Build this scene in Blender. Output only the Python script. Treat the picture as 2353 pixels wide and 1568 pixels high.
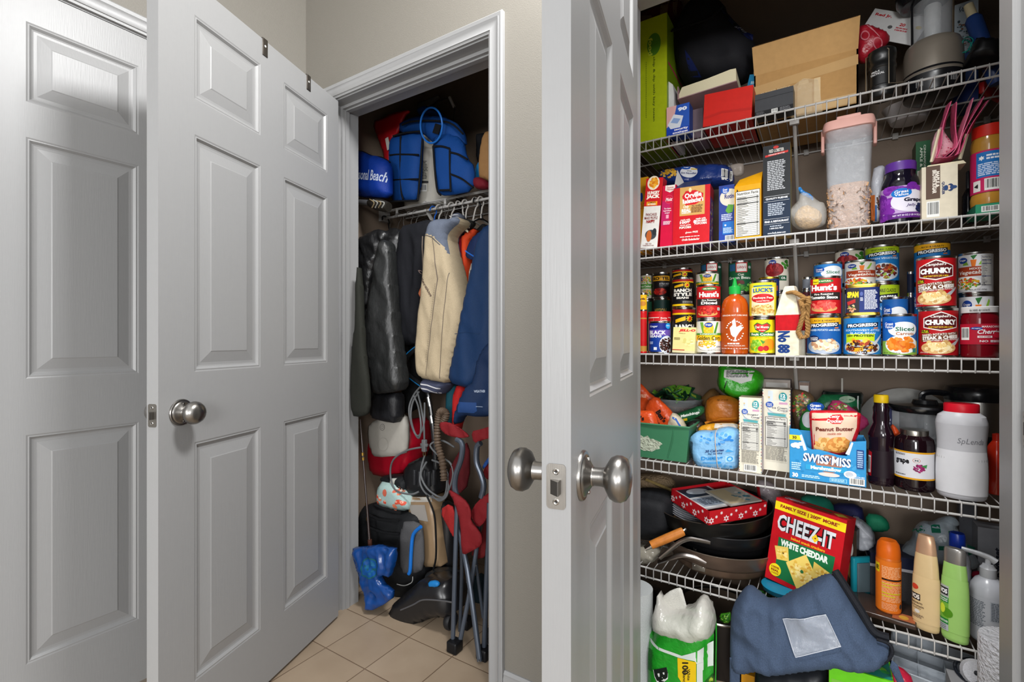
import bpy, bmesh, math, random
from math import sin, cos, pi, radians, sqrt, atan2, degrees
from mathutils import Vector, Matrix, noise
from mathutils.bvhtree import BVHTree
for _o in list(bpy.data.objects): bpy.data.objects.remove(_o)
SC = bpy.context.scene
C = SC.collection
# ---------------------------------------------------------------- camera
FP, CX, CY, CH, YAW = 1113.0, 1176.5, 784.0, 1.10, radians(32.7)
cam = bpy.data.cameras.new('camera'); cam.sensor_width = 36.0; cam.lens = FP / 2353 * 36
cam.clip_start = 0.02; cam.clip_end = 50
camo = bpy.data.objects.new('camera', cam); C.objects.link(camo)
camo.location = (0, 0, CH); camo.rotation_euler = (radians(90), 0, YAW)
SC.camera = camo
# ---------------------------------------------------------------- light and exposure
SC.view_settings.view_transform = 'Standard'; SC.view_settings.look = 'None'
SC.view_settings.gamma = 1; SC.view_settings.use_curve_mapping = False
SC.view_settings.exposure = 0.5
wd = bpy.data.worlds.new('world'); SC.world = wd; wd.use_nodes = True
_n, _l = wd.node_tree.nodes, wd.node_tree.links; _tc = _n.new('ShaderNodeTexCoord'); _sx = _n.new('ShaderNodeSeparateXYZ'); _cr = _n.new('ShaderNodeValToRGB')
_l.new(_tc.outputs['Generated'], _sx.inputs[0]); _mr = _n.new('ShaderNodeMapRange'); _mr.inputs['From Min'].default_value = -1; _l.new(_sx.outputs['Z'], _mr.inputs['Value']); _l.new(_mr.outputs[0], _cr.inputs[0])
for _i, (_p, _v) in enumerate(((.30, .30), (.50, .55), (.62, 1.0))):
    _e = _cr.color_ramp.elements[_i] if _i < 2 else _cr.color_ramp.elements.new(_p)
    _e.position = _p; _e.color = (_v * .965, _v * .985, _v, 1)
_l.new(_cr.outputs[0], _n['Background'].inputs[0]); _n['Background'].inputs[1].default_value = 0.95
def area(name, loc, target, size, energy, col=(1, 1, 1), sy=None):
    l = bpy.data.lights.new(name, 'AREA'); l.size = size; l.energy = energy; l.color = col
    if sy: l.shape = 'RECTANGLE'; l.size_y = sy
    o = bpy.data.objects.new(name, l); C.objects.link(o); o.location = loc
    o.rotation_euler = (Vector(target) - Vector(loc)).to_track_quat('-Z', 'Y').to_euler()
    return o
area('hall_ceiling_lamp', (-0.22, 0.75, 2.72), (-1.2, 0.8, 0.9), 0.35, 50)
area('fill_right', (2.4, -3.0, 1.75), (-0.9, 1.6, 1.7), 1.1, 75)  # added fill from the right to brighten the closet, not a hall fixture
area('fill_left', (-0.8, -4.2, 2.4), (-0.6, 1.5, 0.9), 1.2, 25)  # added far fill from behind the camera, no such lamp in the hall
area('fill_low', (0.4, -4.4, 1.3), (0.0, 1.8, 1.3), 1.0, 76)  # added low fill that reaches under the header into the pantry, no real lamp

# ---------------------------------------------------------------- geometry helpers
ca, sa = cos(YAW), sin(YAW)
def ray(px):
    u = (px - CX) / FP
    return ca * u - sa, sa * u + ca
def W(px, py, Y):                       # world point on the depth plane Y seen at a photo pixel
    dx, dy = ray(px); t = Y / dy
    return Vector((dx * t, Y, CH - (py - CY) * t / FP))
def XW(px, Y): return W(px, CY, Y).x
CR = {'1': (1460, 0, 4.126), '2': (1880, 0, 4.127), '3': (1460, 340, 5.226), '4': (1880, 220, 3.7336),
      '5': (1460, 560, 5.226), '6': (1850, 550, 4.678), '7': (1460, 830, 4.9), '8': (1800, 850, 4.239),
      '9': (1460, 1080, 4.525), 'a': (1900, 1150, 3.75), 'b': (1460, 1300, 3.922), 'c': (740, 160, 3.92),
      'd': (780, 480, 3.135), 'e': (780, 900, 2.3475), '0': (0, 0, 1.0)}
def K(c, x, y=0):
    ox, oy, s = CR[c]; return ox + x / s, oy + y / s
def KP(c, pts): return [K(c, x, y) for x, y in pts]

def lin(h):
    r = []
    for i in (0, 2, 4):
        v = int(h[i:i+2], 16) / 255
        r.append(v / 12.92 if v <= .04045 else ((v + .055) / 1.055) ** 2.4)
    return r
_M = {}
def M(hexc, r=.45, m=0.0, k='', a=1.0, bs=60, bst=.15):
    """procedural material; k picks a surface character"""
    key = (hexc, r, m, k, a, bs, bst)
    if key in _M: return _M[key]
    mt = bpy.data.materials.new('mat_' + hexc + k); mt.use_nodes = True
    nt = mt.node_tree; N = nt.nodes; L = nt.links; b = N['Principled BSDF']
    c = lin(hexc)
    tc = N.new('ShaderNodeTexCoord'); nz = N.new('ShaderNodeTexNoise')
    L.new(tc.outputs['Object'], nz.inputs['Vector'])
    nz.inputs['Scale'].default_value = 420 if k in ('cloth', 'denim') and bs == 60 else bs; nz.inputs['Detail'].default_value = 3
    mx = N.new('ShaderNodeMix'); mx.data_type = 'RGBA'
    var = {'': .06, 'cloth': .3, 'denim': .45, 'leather': .25, 'card': .12, 'wood': .35, 'tin': .05, 'fluff': .35, 'paint': .02, 'wall': .03, 'glitter': .9}.get(k, .06)
    mx.inputs['A'].default_value = (*[v * (1 - var) for v in c], 1)
    mx.inputs['B'].default_value = (*[min(1, v * (1 + var)) for v in c], 1)
    L.new(nz.outputs['Fac'], mx.inputs['Factor']); L.new(mx.outputs['Result'], b.inputs['Base Color'])
    b.inputs['Roughness'].default_value = r; b.inputs['Metallic'].default_value = m
    if a < 1: b.inputs['Alpha'].default_value = a
    if m == 0 and k in ('', 'card', 'cloth', 'denim', 'fluff', 'wood') and r > .34: b.inputs['Specular IOR Level'].default_value = .22
    if k in ('cloth', 'denim', 'leather', 'wall', 'paint', 'card', 'fluff', 'wood', 'film', 'glitter', 'brush'):
        bp = N.new('ShaderNodeBump'); n2 = N.new('ShaderNodeTexNoise'); mp = N.new('ShaderNodeMapping')
        L.new(tc.outputs['Object'], mp.inputs[0]); L.new(mp.outputs[0], n2.inputs['Vector'])
        sc, st, ds = {'cloth': ((1, 1, 1), .35, .004), 'denim': ((1, 1, .25), .5, .004), 'leather': ((1, 1, .5), .35, .01),
                      'wall': ((1, 1, 1), .25, .003), 'paint': ((1, 1, .05), .16, .0012), 'card': ((1, 1, 1), .1, .002),
                      'fluff': ((1, 1, 1), .8, .01), 'wood': ((1, 1, .1), .3, .002), 'film': ((1, 1, 1), .6, .012), 'glitter': ((1, 1, 1), .5, .002),
                      'brush': ((1, 1, .08), .1, .001)}[k]
        mp.inputs['Scale'].default_value = sc
        n2.inputs['Scale'].default_value = {'cloth': 500, 'denim': 700, 'leather': 60, 'wall': 260, 'paint': 420, 'card': 150, 'fluff': 120, 'wood': 120, 'film': 28, 'glitter': 600, 'brush': 500}[k]
        if k in ('leather', 'film'): n2.inputs['Detail'].default_value = 5
        bp.inputs['Strength'].default_value = st; bp.inputs['Distance'].default_value = ds
        L.new(n2.outputs['Fac'], bp.inputs['Height']); L.new(bp.outputs[0], b.inputs['Normal'])
    _M[key] = mt; return mt
def steel(h='a5a29c', r=.28): return M(h, r, 1.0, 'brush')
def plastic(h, r=.3): return M(h, r, 0)
def film(h='e8ecf0', a=.22, r=.12): return M(h, r, 0, 'film', a)
WHITE_P = M('909090', .40, 0, 'paint')
WIRE = M('b3b1ae', .35)
BLACK = M('141416', .4)

class MB:
    """collects shapes; build() links them as one mesh object"""
    def __init__(s): s.v = []; s.f = []; s.m = []; s.mats = []; s.sm = []
    def mi(s, mat):
        if mat not in s.mats: s.mats.append(mat)
        return s.mats.index(mat)
    def add(s, vs, fs, mat, smooth=True):
        o = len(s.v); s.v += [Vector(p) for p in vs]; i = s.mi(mat)
        for f in fs: s.f.append([o + k for k in f]); s.m.append(i); s.sm.append(smooth)
        return s
    def box(s, x0, x1, y0, y1, z0, z1, mat, bev=0, mx=None):
        bm = bmesh.new(); bmesh.ops.create_cube(bm, size=1)
        for v in bm.verts: v.co = Vector((x0 + (v.co.x + .5) * (x1 - x0), y0 + (v.co.y + .5) * (y1 - y0), z0 + (v.co.z + .5) * (z1 - z0)))
        if bev: bmesh.ops.bevel(bm, geom=bm.edges[:], offset=bev, segments=3, affect='EDGES', profile=.5)
        if mx is not None: bmesh.ops.transform(bm, matrix=mx, verts=bm.verts[:])
        s.bm(bm, mat); return s
    def bm(s, bm, mat, smooth=True):
        bm.verts.index_update()
        s.add([v.co.copy() for v in bm.verts], [[v.index for v in f.verts] for f in bm.faces], mat, smooth); bm.free()
    def lathe(s, prof, mat, n=36, c=(0, 0, 0), sx=1, sy=1, mats=None, axis=None):
        """prof: list of (r, z); mats: optional material per segment; axis: matrix"""
        base = len(s.v); vs = []
        for r, z in prof:
            for i in range(n):
                a = 2 * pi * i / n
                p = Vector((r * cos(a) * sx, r * sin(a) * sy, z))
                if axis is not None: p = axis @ p
                vs.append(p + Vector(c))
        s.v += vs
        for j in range(len(prof) - 1):
            mi = s.mi(mats[j] if mats else mat)
            for i in range(n):
                k = (i + 1) % n
                s.f.append([base + j * n + i, base + j * n + k, base + (j + 1) * n + k, base + (j + 1) * n + i]); s.m.append(mi); s.sm.append(True)
        for j, flip in ((0, True), (len(prof) - 1, False)):
            if prof[j][0] > 1e-5:
                idx = [base + j * n + i for i in range(n)]
                s.f.append(idx[::-1] if flip else idx); s.m.append(s.mi((mats[0] if j == 0 else mats[-1]) if mats else mat)); s.sm.append(False)
        return s
    def tube(s, pts, r, mat, n=8, smooth=2, closed=False, flat=1.0):
        P = [Vector(p) for p in pts]
        if smooth and len(P) > 2:
            Q = []
            m = len(P); rng = range(m if closed else m - 1)
            for i in rng:
                p0 = P[(i - 1) % m] if closed or i > 0 else P[0]; p1 = P[i]; p2 = P[(i + 1) % m]
                p3 = P[(i + 2) % m] if closed or i + 2 < m else P[-1]
                for q in range(smooth * 2):
                    t = q / (smooth * 2)
                    Q.append(.5 * ((2 * p1) + (-p0 + p2) * t + (2 * p0 - 5 * p1 + 4 * p2 - p3) * t * t + (-p0 + 3 * p1 - 3 * p2 + p3) * t ** 3))
            if not closed: Q.append(P[-1])
            P = Q
        base = len(s.v); m = len(P); up = None
        rr = r if callable(r) else (lambda t: r)
        for i, p in enumerate(P):
            if closed: d = P[(i + 1) % m] - P[i - 1]
            else: d = P[min(i + 1, m - 1)] - P[max(i - 1, 0)]
            if d.length < 1e-9: d = Vector((0, 0, 1))
            d.normalize()
            if up is None: up = d.orthogonal().normalized()
            up = (up - d * up.dot(d)); up = up.normalized() if up.length > 1e-6 else d.orthogonal().normalized()
            w = d.cross(up); R = rr(i / max(1, m - 1))
            for k in range(n):
                a = 2 * pi * k / n; s.v.append(p + up * (R * cos(a)) + w * (R * sin(a) * flat))
        mi = s.mi(mat)
        for i in range(m if closed else m - 1):
            for k in range(n):
                q = (k + 1) % n; i2 = (i + 1) % m
                s.f.append([base + i * n + k, base + i * n + q, base + i2 * n + q, base + i2 * n + k]); s.m.append(mi); s.sm.append(True)
        if not closed:
            s.f.append([base + k for k in range(n)][::-1]); s.m.append(mi); s.sm.append(False)
            s.f.append([base + (m - 1) * n + k for k in range(n)]); s.m.append(mi); s.sm.append(False)
        return s
    def prism(s, poly, y0, y1, mat, ax='y', bev=0):
        """extrude a polygon of (a, b) pairs: ax='y' -> (a, y, b); 'z' -> (a, b, z); 'x' -> (x, a, b)"""
        bm = bmesh.new()
        def pt(a, b, h): return {'y': (a, h, b), 'z': (a, b, h), 'x': (h, a, b)}[ax]
        f = bm.faces.new([bm.verts.new(pt(a, b, y0)) for a, b in poly])
        ex = bmesh.ops.extrude_face_region(bm, geom=[f])
        d = {'y': (0, y1 - y0, 0), 'z': (0, 0, y1 - y0), 'x': (y1 - y0, 0, 0)}[ax]
        bmesh.ops.translate(bm, vec=d, verts=[g for g in ex['geom'] if isinstance(g, bmesh.types.BMVert)])
        bmesh.ops.recalc_face_normals(bm, faces=bm.faces[:])
        if bev: bmesh.ops.bevel(bm, geom=bm.edges[:], offset=bev, segments=2, affect='EDGES')
        s.bm(bm, mat); return s
    def build(s, name, parent=None, world=False, ang=35, xf=None):
        me = bpy.data.meshes.new(name)
        vs = s.v
        if xf is not None: vs = [xf @ p for p in vs]
        if world and parent is not None:
            off = parent.matrix_basis.inverted(); vs = [off @ p for p in vs]
        me.from_pydata([tuple(p) for p in vs], [], s.f)
        for m in s.mats: me.materials.append(m)
        me.polygons.foreach_set('material_index', s.m); me.polygons.foreach_set('use_smooth', s.sm)
        me.update(); me.validate()
        try: me.set_sharp_from_angle(angle=radians(ang))
        except Exception: pass
        o = bpy.data.objects.new(name, me); C.objects.link(o)
        if parent is not None: o.parent = parent
        return o
    def top(s, name, label, cat, loc=(0, 0, 0), rot=(0, 0, 0), group=None, world=False):
        """a thing that is one mesh"""
        if world:
            zs = min(p.z for p in s.v); xs = [p.x for p in s.v]; ys = [p.y for p in s.v]
            loc = Vector(((min(xs) + max(xs)) / 2, (min(ys) + max(ys)) / 2, zs)); s.v = [p - loc for p in s.v]
        o = s.build(name); o.location = loc; o.rotation_euler = rot
        return tag(o, label, cat, group)
def tag(o, label, cat, group=None, kind=None):
    o['label'] = label; o['category'] = cat
    if group: o['group'] = group
    if kind: o['kind'] = kind
    return o
def T(name, label, cat, loc=(0, 0, 0), rz=0, group=None):
    o = bpy.data.objects.new(name, None); o.empty_display_size = .03; C.objects.link(o)
    o.location = loc; o.rotation_euler = (0, 0, rz)
    return tag(o, label, cat, group)
def struct(mb, name, loc=(0, 0, 0), rz=0, parent=None):
    o = mb.build(name, parent); o.location = loc; o.rotation_euler = (0, 0, rz); o['kind'] = 'structure'; return o

# ---------------------------------------------------------------- printed matter: flat shapes bent onto a surface
_G = {}
def glyphs(text, bold, shear):
    k = (text, bold, shear)
    if k in _G: return _G[k]
    cu = bpy.data.curves.new('t', 'FONT'); cu.body = text; cu.size = 1; cu.shear = shear; cu.offset = bold; cu.resolution_u = 2
    o = bpy.data.objects.new('t', cu); me = bpy.data.meshes.new_from_object(o)
    V = [(v.co.x, v.co.y) for v in me.vertices]; Fs = [list(p.vertices) for p in me.polygons]
    bpy.data.objects.remove(o); bpy.data.curves.remove(cu); bpy.data.meshes.remove(me)
    if not V: V = [(0, 0), (1, 0), (1, 1)]; Fs = []
    x0 = min(v[0] for v in V); x1 = max(v[0] for v in V); y0 = min(v[1] for v in V); y1 = max(v[1] for v in V)
    V = [((x - x0) / max(1e-6, x1 - x0) - .5, (y - y0) / max(1e-6, y1 - y0) - .5) for x, y in V]
    _G[k] = (V, Fs); return _G[k]
def inkmat(c): return M(c, .5, 0, '', 1.0, 40)
def print_on(mb, items, w, h, surf, cut=None, e0=.00015, de=.00005):
    """items in percent of a w x h face (origin lower left); surf(s,t,e)->Vector with s in 0..w, t in 0..h"""
    bm = bmesh.new(); names = []; lay = [e0]
    asp = w / h
    def mat(c):
        if c not in names: names.append(c)
        return names.index(c)
    def poly(pts, c):
        try:
            f = bm.faces.new([bm.verts.new((x * w / 100, y * h / 100, lay[0])) for x, y in pts]); f.material_index = mat(c)
        except Exception: pass
    def text(cx, cy, tw, th, s, c, rot=0, shear=0, bold=.02):
        V, Fs = glyphs(s, bold, shear); vs = []
        a = radians(rot)
        for x, y in V:
            X, Y = x * tw * w / 100, y * th * h / 100
            if abs(rot) >= 45: X, Y = x * tw * h / 100, y * th * w / 100
            vs.append(bm.verts.new((cx * w / 100 + X * cos(a) - Y * sin(a), cy * h / 100 + X * sin(a) + Y * cos(a), lay[0])))
        for f in Fs:
            try: q = bm.faces.new([vs[i] for i in f]); q.material_index = mat(c)
            except Exception: pass
    for it in items:
        lay[0] += de; k = it[0]
        if k == 'R': _, x0, y0, x1, y1, c = it; poly([(x0, y0), (x1, y0), (x1, y1), (x0, y1)], c)
        elif k == 'P': poly(it[1], it[2])
        elif k == 'E':
            _, cx, cy, rx, ry, c = it; poly([(cx + rx * cos(i * pi / 14), cy + ry * sin(i * pi / 14)) for i in range(28)], c)
        elif k == 'S':
            _, cx, cy, r, n, c = it
            poly([(cx + r * (1 if i % 2 else .55) * cos(i * pi / n), cy + r * asp * (1 if i % 2 else .55) * sin(i * pi / n)) for i in range(2 * n)], c)
        elif k == 'T':
            _, cx, cy, tw, th, s, c = it[:7]; o = it[7] if len(it) > 7 else {}
            if 'o' in o: text(cx, cy, tw, th, s, o['o'], o.get('r', 0), o.get('s', 0), .10); lay[0] += de
            text(cx, cy, tw, th, s, c, o.get('r', 0), o.get('s', 0), o.get('b', .02))
        elif k == 'L':
            _, x0, y0, x1, y1, n, c = it; rg = random.Random(int(x0 * 7 + y0 * 13 + n))
            for i in range(n):
                y = y1 - (i + .5) * (y1 - y0) / n; th = (y1 - y0) / n * .3; x = x0; end = x1 - rg.random() * (x1 - x0) * .2
                while x < end:
                    q = min(end, x + (x1 - x0) * rg.uniform(.08, .25)); poly([(x, y - th), (q, y - th), (q, y + th), (x, y + th)], c); x = q + (x1 - x0) * .03
        elif k == 'N':
            x0, y0, x1, y1 = it[1:5]; cc = it[5] if len(it) > 5 else '1a1a1a'; H = y1 - y0; Wd = x1 - x0
            poly([(x0, y0), (x1, y0), (x1, y1), (x0, y1)], cc); lay[0] += de
            bx = Wd * .02; poly([(x0 + bx, y0 + bx * asp), (x1 - bx, y0 + bx * asp), (x1 - bx, y1 - bx * asp), (x0 + bx, y1 - bx * asp)], 'd8d6ce'); lay[0] += de
            text((x0 + x1) / 2, y1 - H * .06, Wd * .86, H * .06, 'Nutrition Facts', cc)
            rg = random.Random(5)
            for i in range(22):
                y = y1 - H * (.13 + i * .039); th = H * (.010 if i in (1, 4, 15) else .003)
                poly([(x0 + Wd * .05, y - th), (x1 - Wd * .05, y - th), (x1 - Wd * .05, y + th), (x0 + Wd * .05, y + th)], cc)
                q = rg.uniform(.25, .55); poly([(x0 + Wd * .07, y - H * .024), (x0 + Wd * q, y - H * .024), (x0 + Wd * q, y - H * .013), (x0 + Wd * .07, y - H * .013)], '3c3c3c')
                poly([(x1 - Wd * .14, y - H * .024), (x1 - Wd * .07, y - H * .024), (x1 - Wd * .07, y - H * .012), (x1 - Wd * .14, y - H * .012)], '3c3c3c')
        elif k == 'C':
            _, x0, y0, x1, y1 = it; poly([(x0, y0), (x1, y0), (x1, y1), (x0, y1)], 'e6e6e2'); lay[0] += de; rg = random.Random(3)
            x = x0 + (x1 - x0) * .06
            while x < x1 - (x1 - x0) * .08:
                q = (x1 - x0) * rg.choice((.012, .02, .035)); poly([(x, y0 + (y1 - y0) * .18), (x + q, y0 + (y1 - y0) * .18), (x + q, y1 - (y1 - y0) * .08), (x, y1 - (y1 - y0) * .08)], '222222'); x += q + (x1 - x0) * rg.choice((.015, .025, .035))
        elif k == 'F':
            _, cx, cy, rx, ry, n, sz, cols = it[:8]; rg = random.Random(it[8] if len(it) > 8 else 1)
            for i in range(n):
                lay[0] += de * .15
                a = rg.random() * 2 * pi; q = sqrt(rg.random()) * .9; px = cx + rx * q * cos(a); py = cy + ry * q * sin(a)
                s1 = sz * rg.uniform(.7, 1.25); s2 = s1 * asp * rg.uniform(.6, 1.0); b = rg.random() * pi
                poly([(px + s1 * cos(j * pi / 4) * cos(b) - s1 * .7 * sin(j * pi / 4) * sin(b), py + s2 * cos(j * pi / 4) * sin(b) + s2 * .7 * sin(j * pi / 4) * cos(b)) for j in range(8)], rg.choice(cols))
    for axis, step, ext in ((0, cut[0] if cut else 0, w), (1, cut[1] if cut else 0, h)):
        if step:
            no = (1, 0, 0) if axis == 0 else (0, 1, 0)
            n = int(ext / step)
            for i in range(1, n + 1):
                p = i * ext / (n + 1)
                bmesh.ops.bisect_plane(bm, geom=bm.verts[:] + bm.edges[:] + bm.faces[:], plane_co=(p, 0, 0) if axis == 0 else (0, p, 0), plane_no=no, dist=1e-7)
    bm.verts.index_update()
    by = {}
    for f in bm.faces: by.setdefault(f.material_index, []).append(f)
    vs = [surf(v.co.x, v.co.y, v.co.z) for v in bm.verts]
    o = len(mb.v); mb.v += vs
    for mi, fs in by.items():
        k = mb.mi(inkmat(names[mi]))
        for f in fs: mb.f.append([o + v.index for v in f.verts]); mb.m.append(k); mb.sm.append(False)
    bm.free()

# ---------------------------------------------------------------- generic things
def face_dir(loc):                      # rotation that turns a thing's front towards where the room looks from
    return atan2(loc[0], loc[1]) * -1
def can(c, x0, x1, yt, z0, Y, label, bg, items, yaw=0, name='food_can', cat='can', group='cans on the third shelf', top=None, bands=None, n=1, h=None, label2=None, cx=None):
    """a tin with its paper label; returns the height of its top"""
    p0, p1 = K(c, x0, yt), K(c, x1, yt)
    xa, xb = XW(p0[0], Y), XW(p1[0], Y); X = (xa + xb) / 2; phi = atan2(X, Y)
    r = (xb - xa) / 2 * cos(phi)
    if cx is not None: X = cx
    if h is None: h = W((p0[0] + p1[0]) / 2, p0[1], Y).z - z0
    loc = (X, Y, z0); rz = -phi + radians(yaw)
    t = T(name, label, cat, loc, rz, group)
    b = MB(); s = top or steel('b5b3ae', .22)
    lip = r * .05
    b.lathe([(r * .9, .003), (r * .97, .0), (r * 1.0, .002), (r * 1.0, .0045), (r * .975, .006), (r * .975, h - .007), (r * 1.0, h - .005), (r, h - .001), (r * .97, h), (r * .93, h - .001), (r * .92, h - .005), (r * .6, h - .004), (r * .58, h - .0055), (0, h - .0055)], s)
    b.build('can_body', t)
    l = MB(); R = r * .985; z1, z2 = .006, h - .007
    if bands:                           # list of (fraction from, colour)
        pr = []; ms = []
        bb = bands + [(1.0, None)]
        for i, (q, col) in enumerate(bands):
            pr += [(R, z1 + (z2 - z1) * q), (R, z1 + (z2 - z1) * bb[i + 1][0])]; ms += [inkmat(col), inkmat(col)]
        l.lathe(pr, None, mats=ms[:len(pr) - 1])
    else: l.lathe([(R, z1), (R, z2)], inkmat(bg))
    l.f = [f for f in l.f if len(f) == 4]; l.m = l.m[:len(l.f)]; l.sm = l.sm[:len(l.f)]
    A = radians(72); Wd = 2 * A * R
    if items:
        print_on(l, items, Wd, z2 - z1, lambda s_, t_, e: Vector(((R + e) * sin((s_ - Wd / 2) / R), -(R + e) * cos((s_ - Wd / 2) / R), z1 + t_)), cut=(R * .22, 0))
    l.build('paper_label', t)
    return z0 + h
def cartonize(mb, w, d, h, fc, sc, tc, bev=.0008):
    mb.add([(0, 0, 0), (w, 0, 0), (w, 0, h), (0, 0, h)], [[0, 1, 2, 3]], fc, False)
    mb.add([(w, 0, 0), (w, d, 0), (w, d, h), (w, 0, h)], [[0, 1, 2, 3]], sc, False)
    mb.add([(0, 0, 0), (0, d, 0), (0, d, h), (0, 0, h)], [[3, 2, 1, 0]], sc, False)
    mb.add([(0, d, 0), (w, d, 0), (w, d, h), (0, d, h)], [[3, 2, 1, 0]], fc, False)
    if tc: mb.add([(0, 0, h), (w, 0, h), (w, d, h), (0, d, h)], [[0, 1, 2, 3]], tc, False)
    mb.add([(0, 0, 0), (w, 0, 0), (w, d, 0), (0, d, 0)], [[3, 2, 1, 0]], sc, False)
def carton(c, x0, x1, yt, z0, Yf, d, label, cols, items=(), side=(), topi=(), yaw=0, roll=0, lean=0, name='food_box', cat='box', group=None, h=None, w=None, extra=None):
    """a printed cardboard box standing on its bottom; front face printed"""
    p0, p1 = K(c, x0, yt), K(c, x1, yt)
    A = W(p0[0], CY, Yf); a = radians(yaw); dx, dy = ray(p1[0])
    if w is None:                       # meet the sight line with the yawed front
        # A + s*(cos a, sin a) = t*(dx, dy)
        det = cos(a) * (-dy) + dx * sin(a); w = (A.x * dy - A.y * dx) * -1 / (cos(a) * dy - sin(a) * dx)
    if h is None: h = W(p0[0], p0[1], Yf).z - z0
    mb = MB(); f, s, t = (M(q, .4, 0, 'card') for q in cols)
    cartonize(mb, w, d, h, f, s, t)
    if items: print_on(mb, items, w, h, lambda x, y, e: Vector((x, -e, y)))
    if side: print_on(mb, side, d, h, lambda x, y, e: Vector((w + e, x, y)))
    if topi: print_on(mb, topi, w, d, lambda x, y, e: Vector((x, y, h + e)))
    if extra: extra(mb, w, d, h)
    zoff = 0
    R = Matrix.Rotation(a, 4, 'Z') @ Matrix.Rotation(radians(lean), 4, 'X') @ Matrix.Rotation(radians(roll), 4, 'Y')
    low = min((R @ Vector(q)).z for q in ((0, 0, 0), (w, 0, 0), (w, d, 0), (0, d, 0)))
    o = mb.top(name, label, cat, (A.x, A.y, z0 - low), R.to_euler(), group)
    return z0 + h

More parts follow.
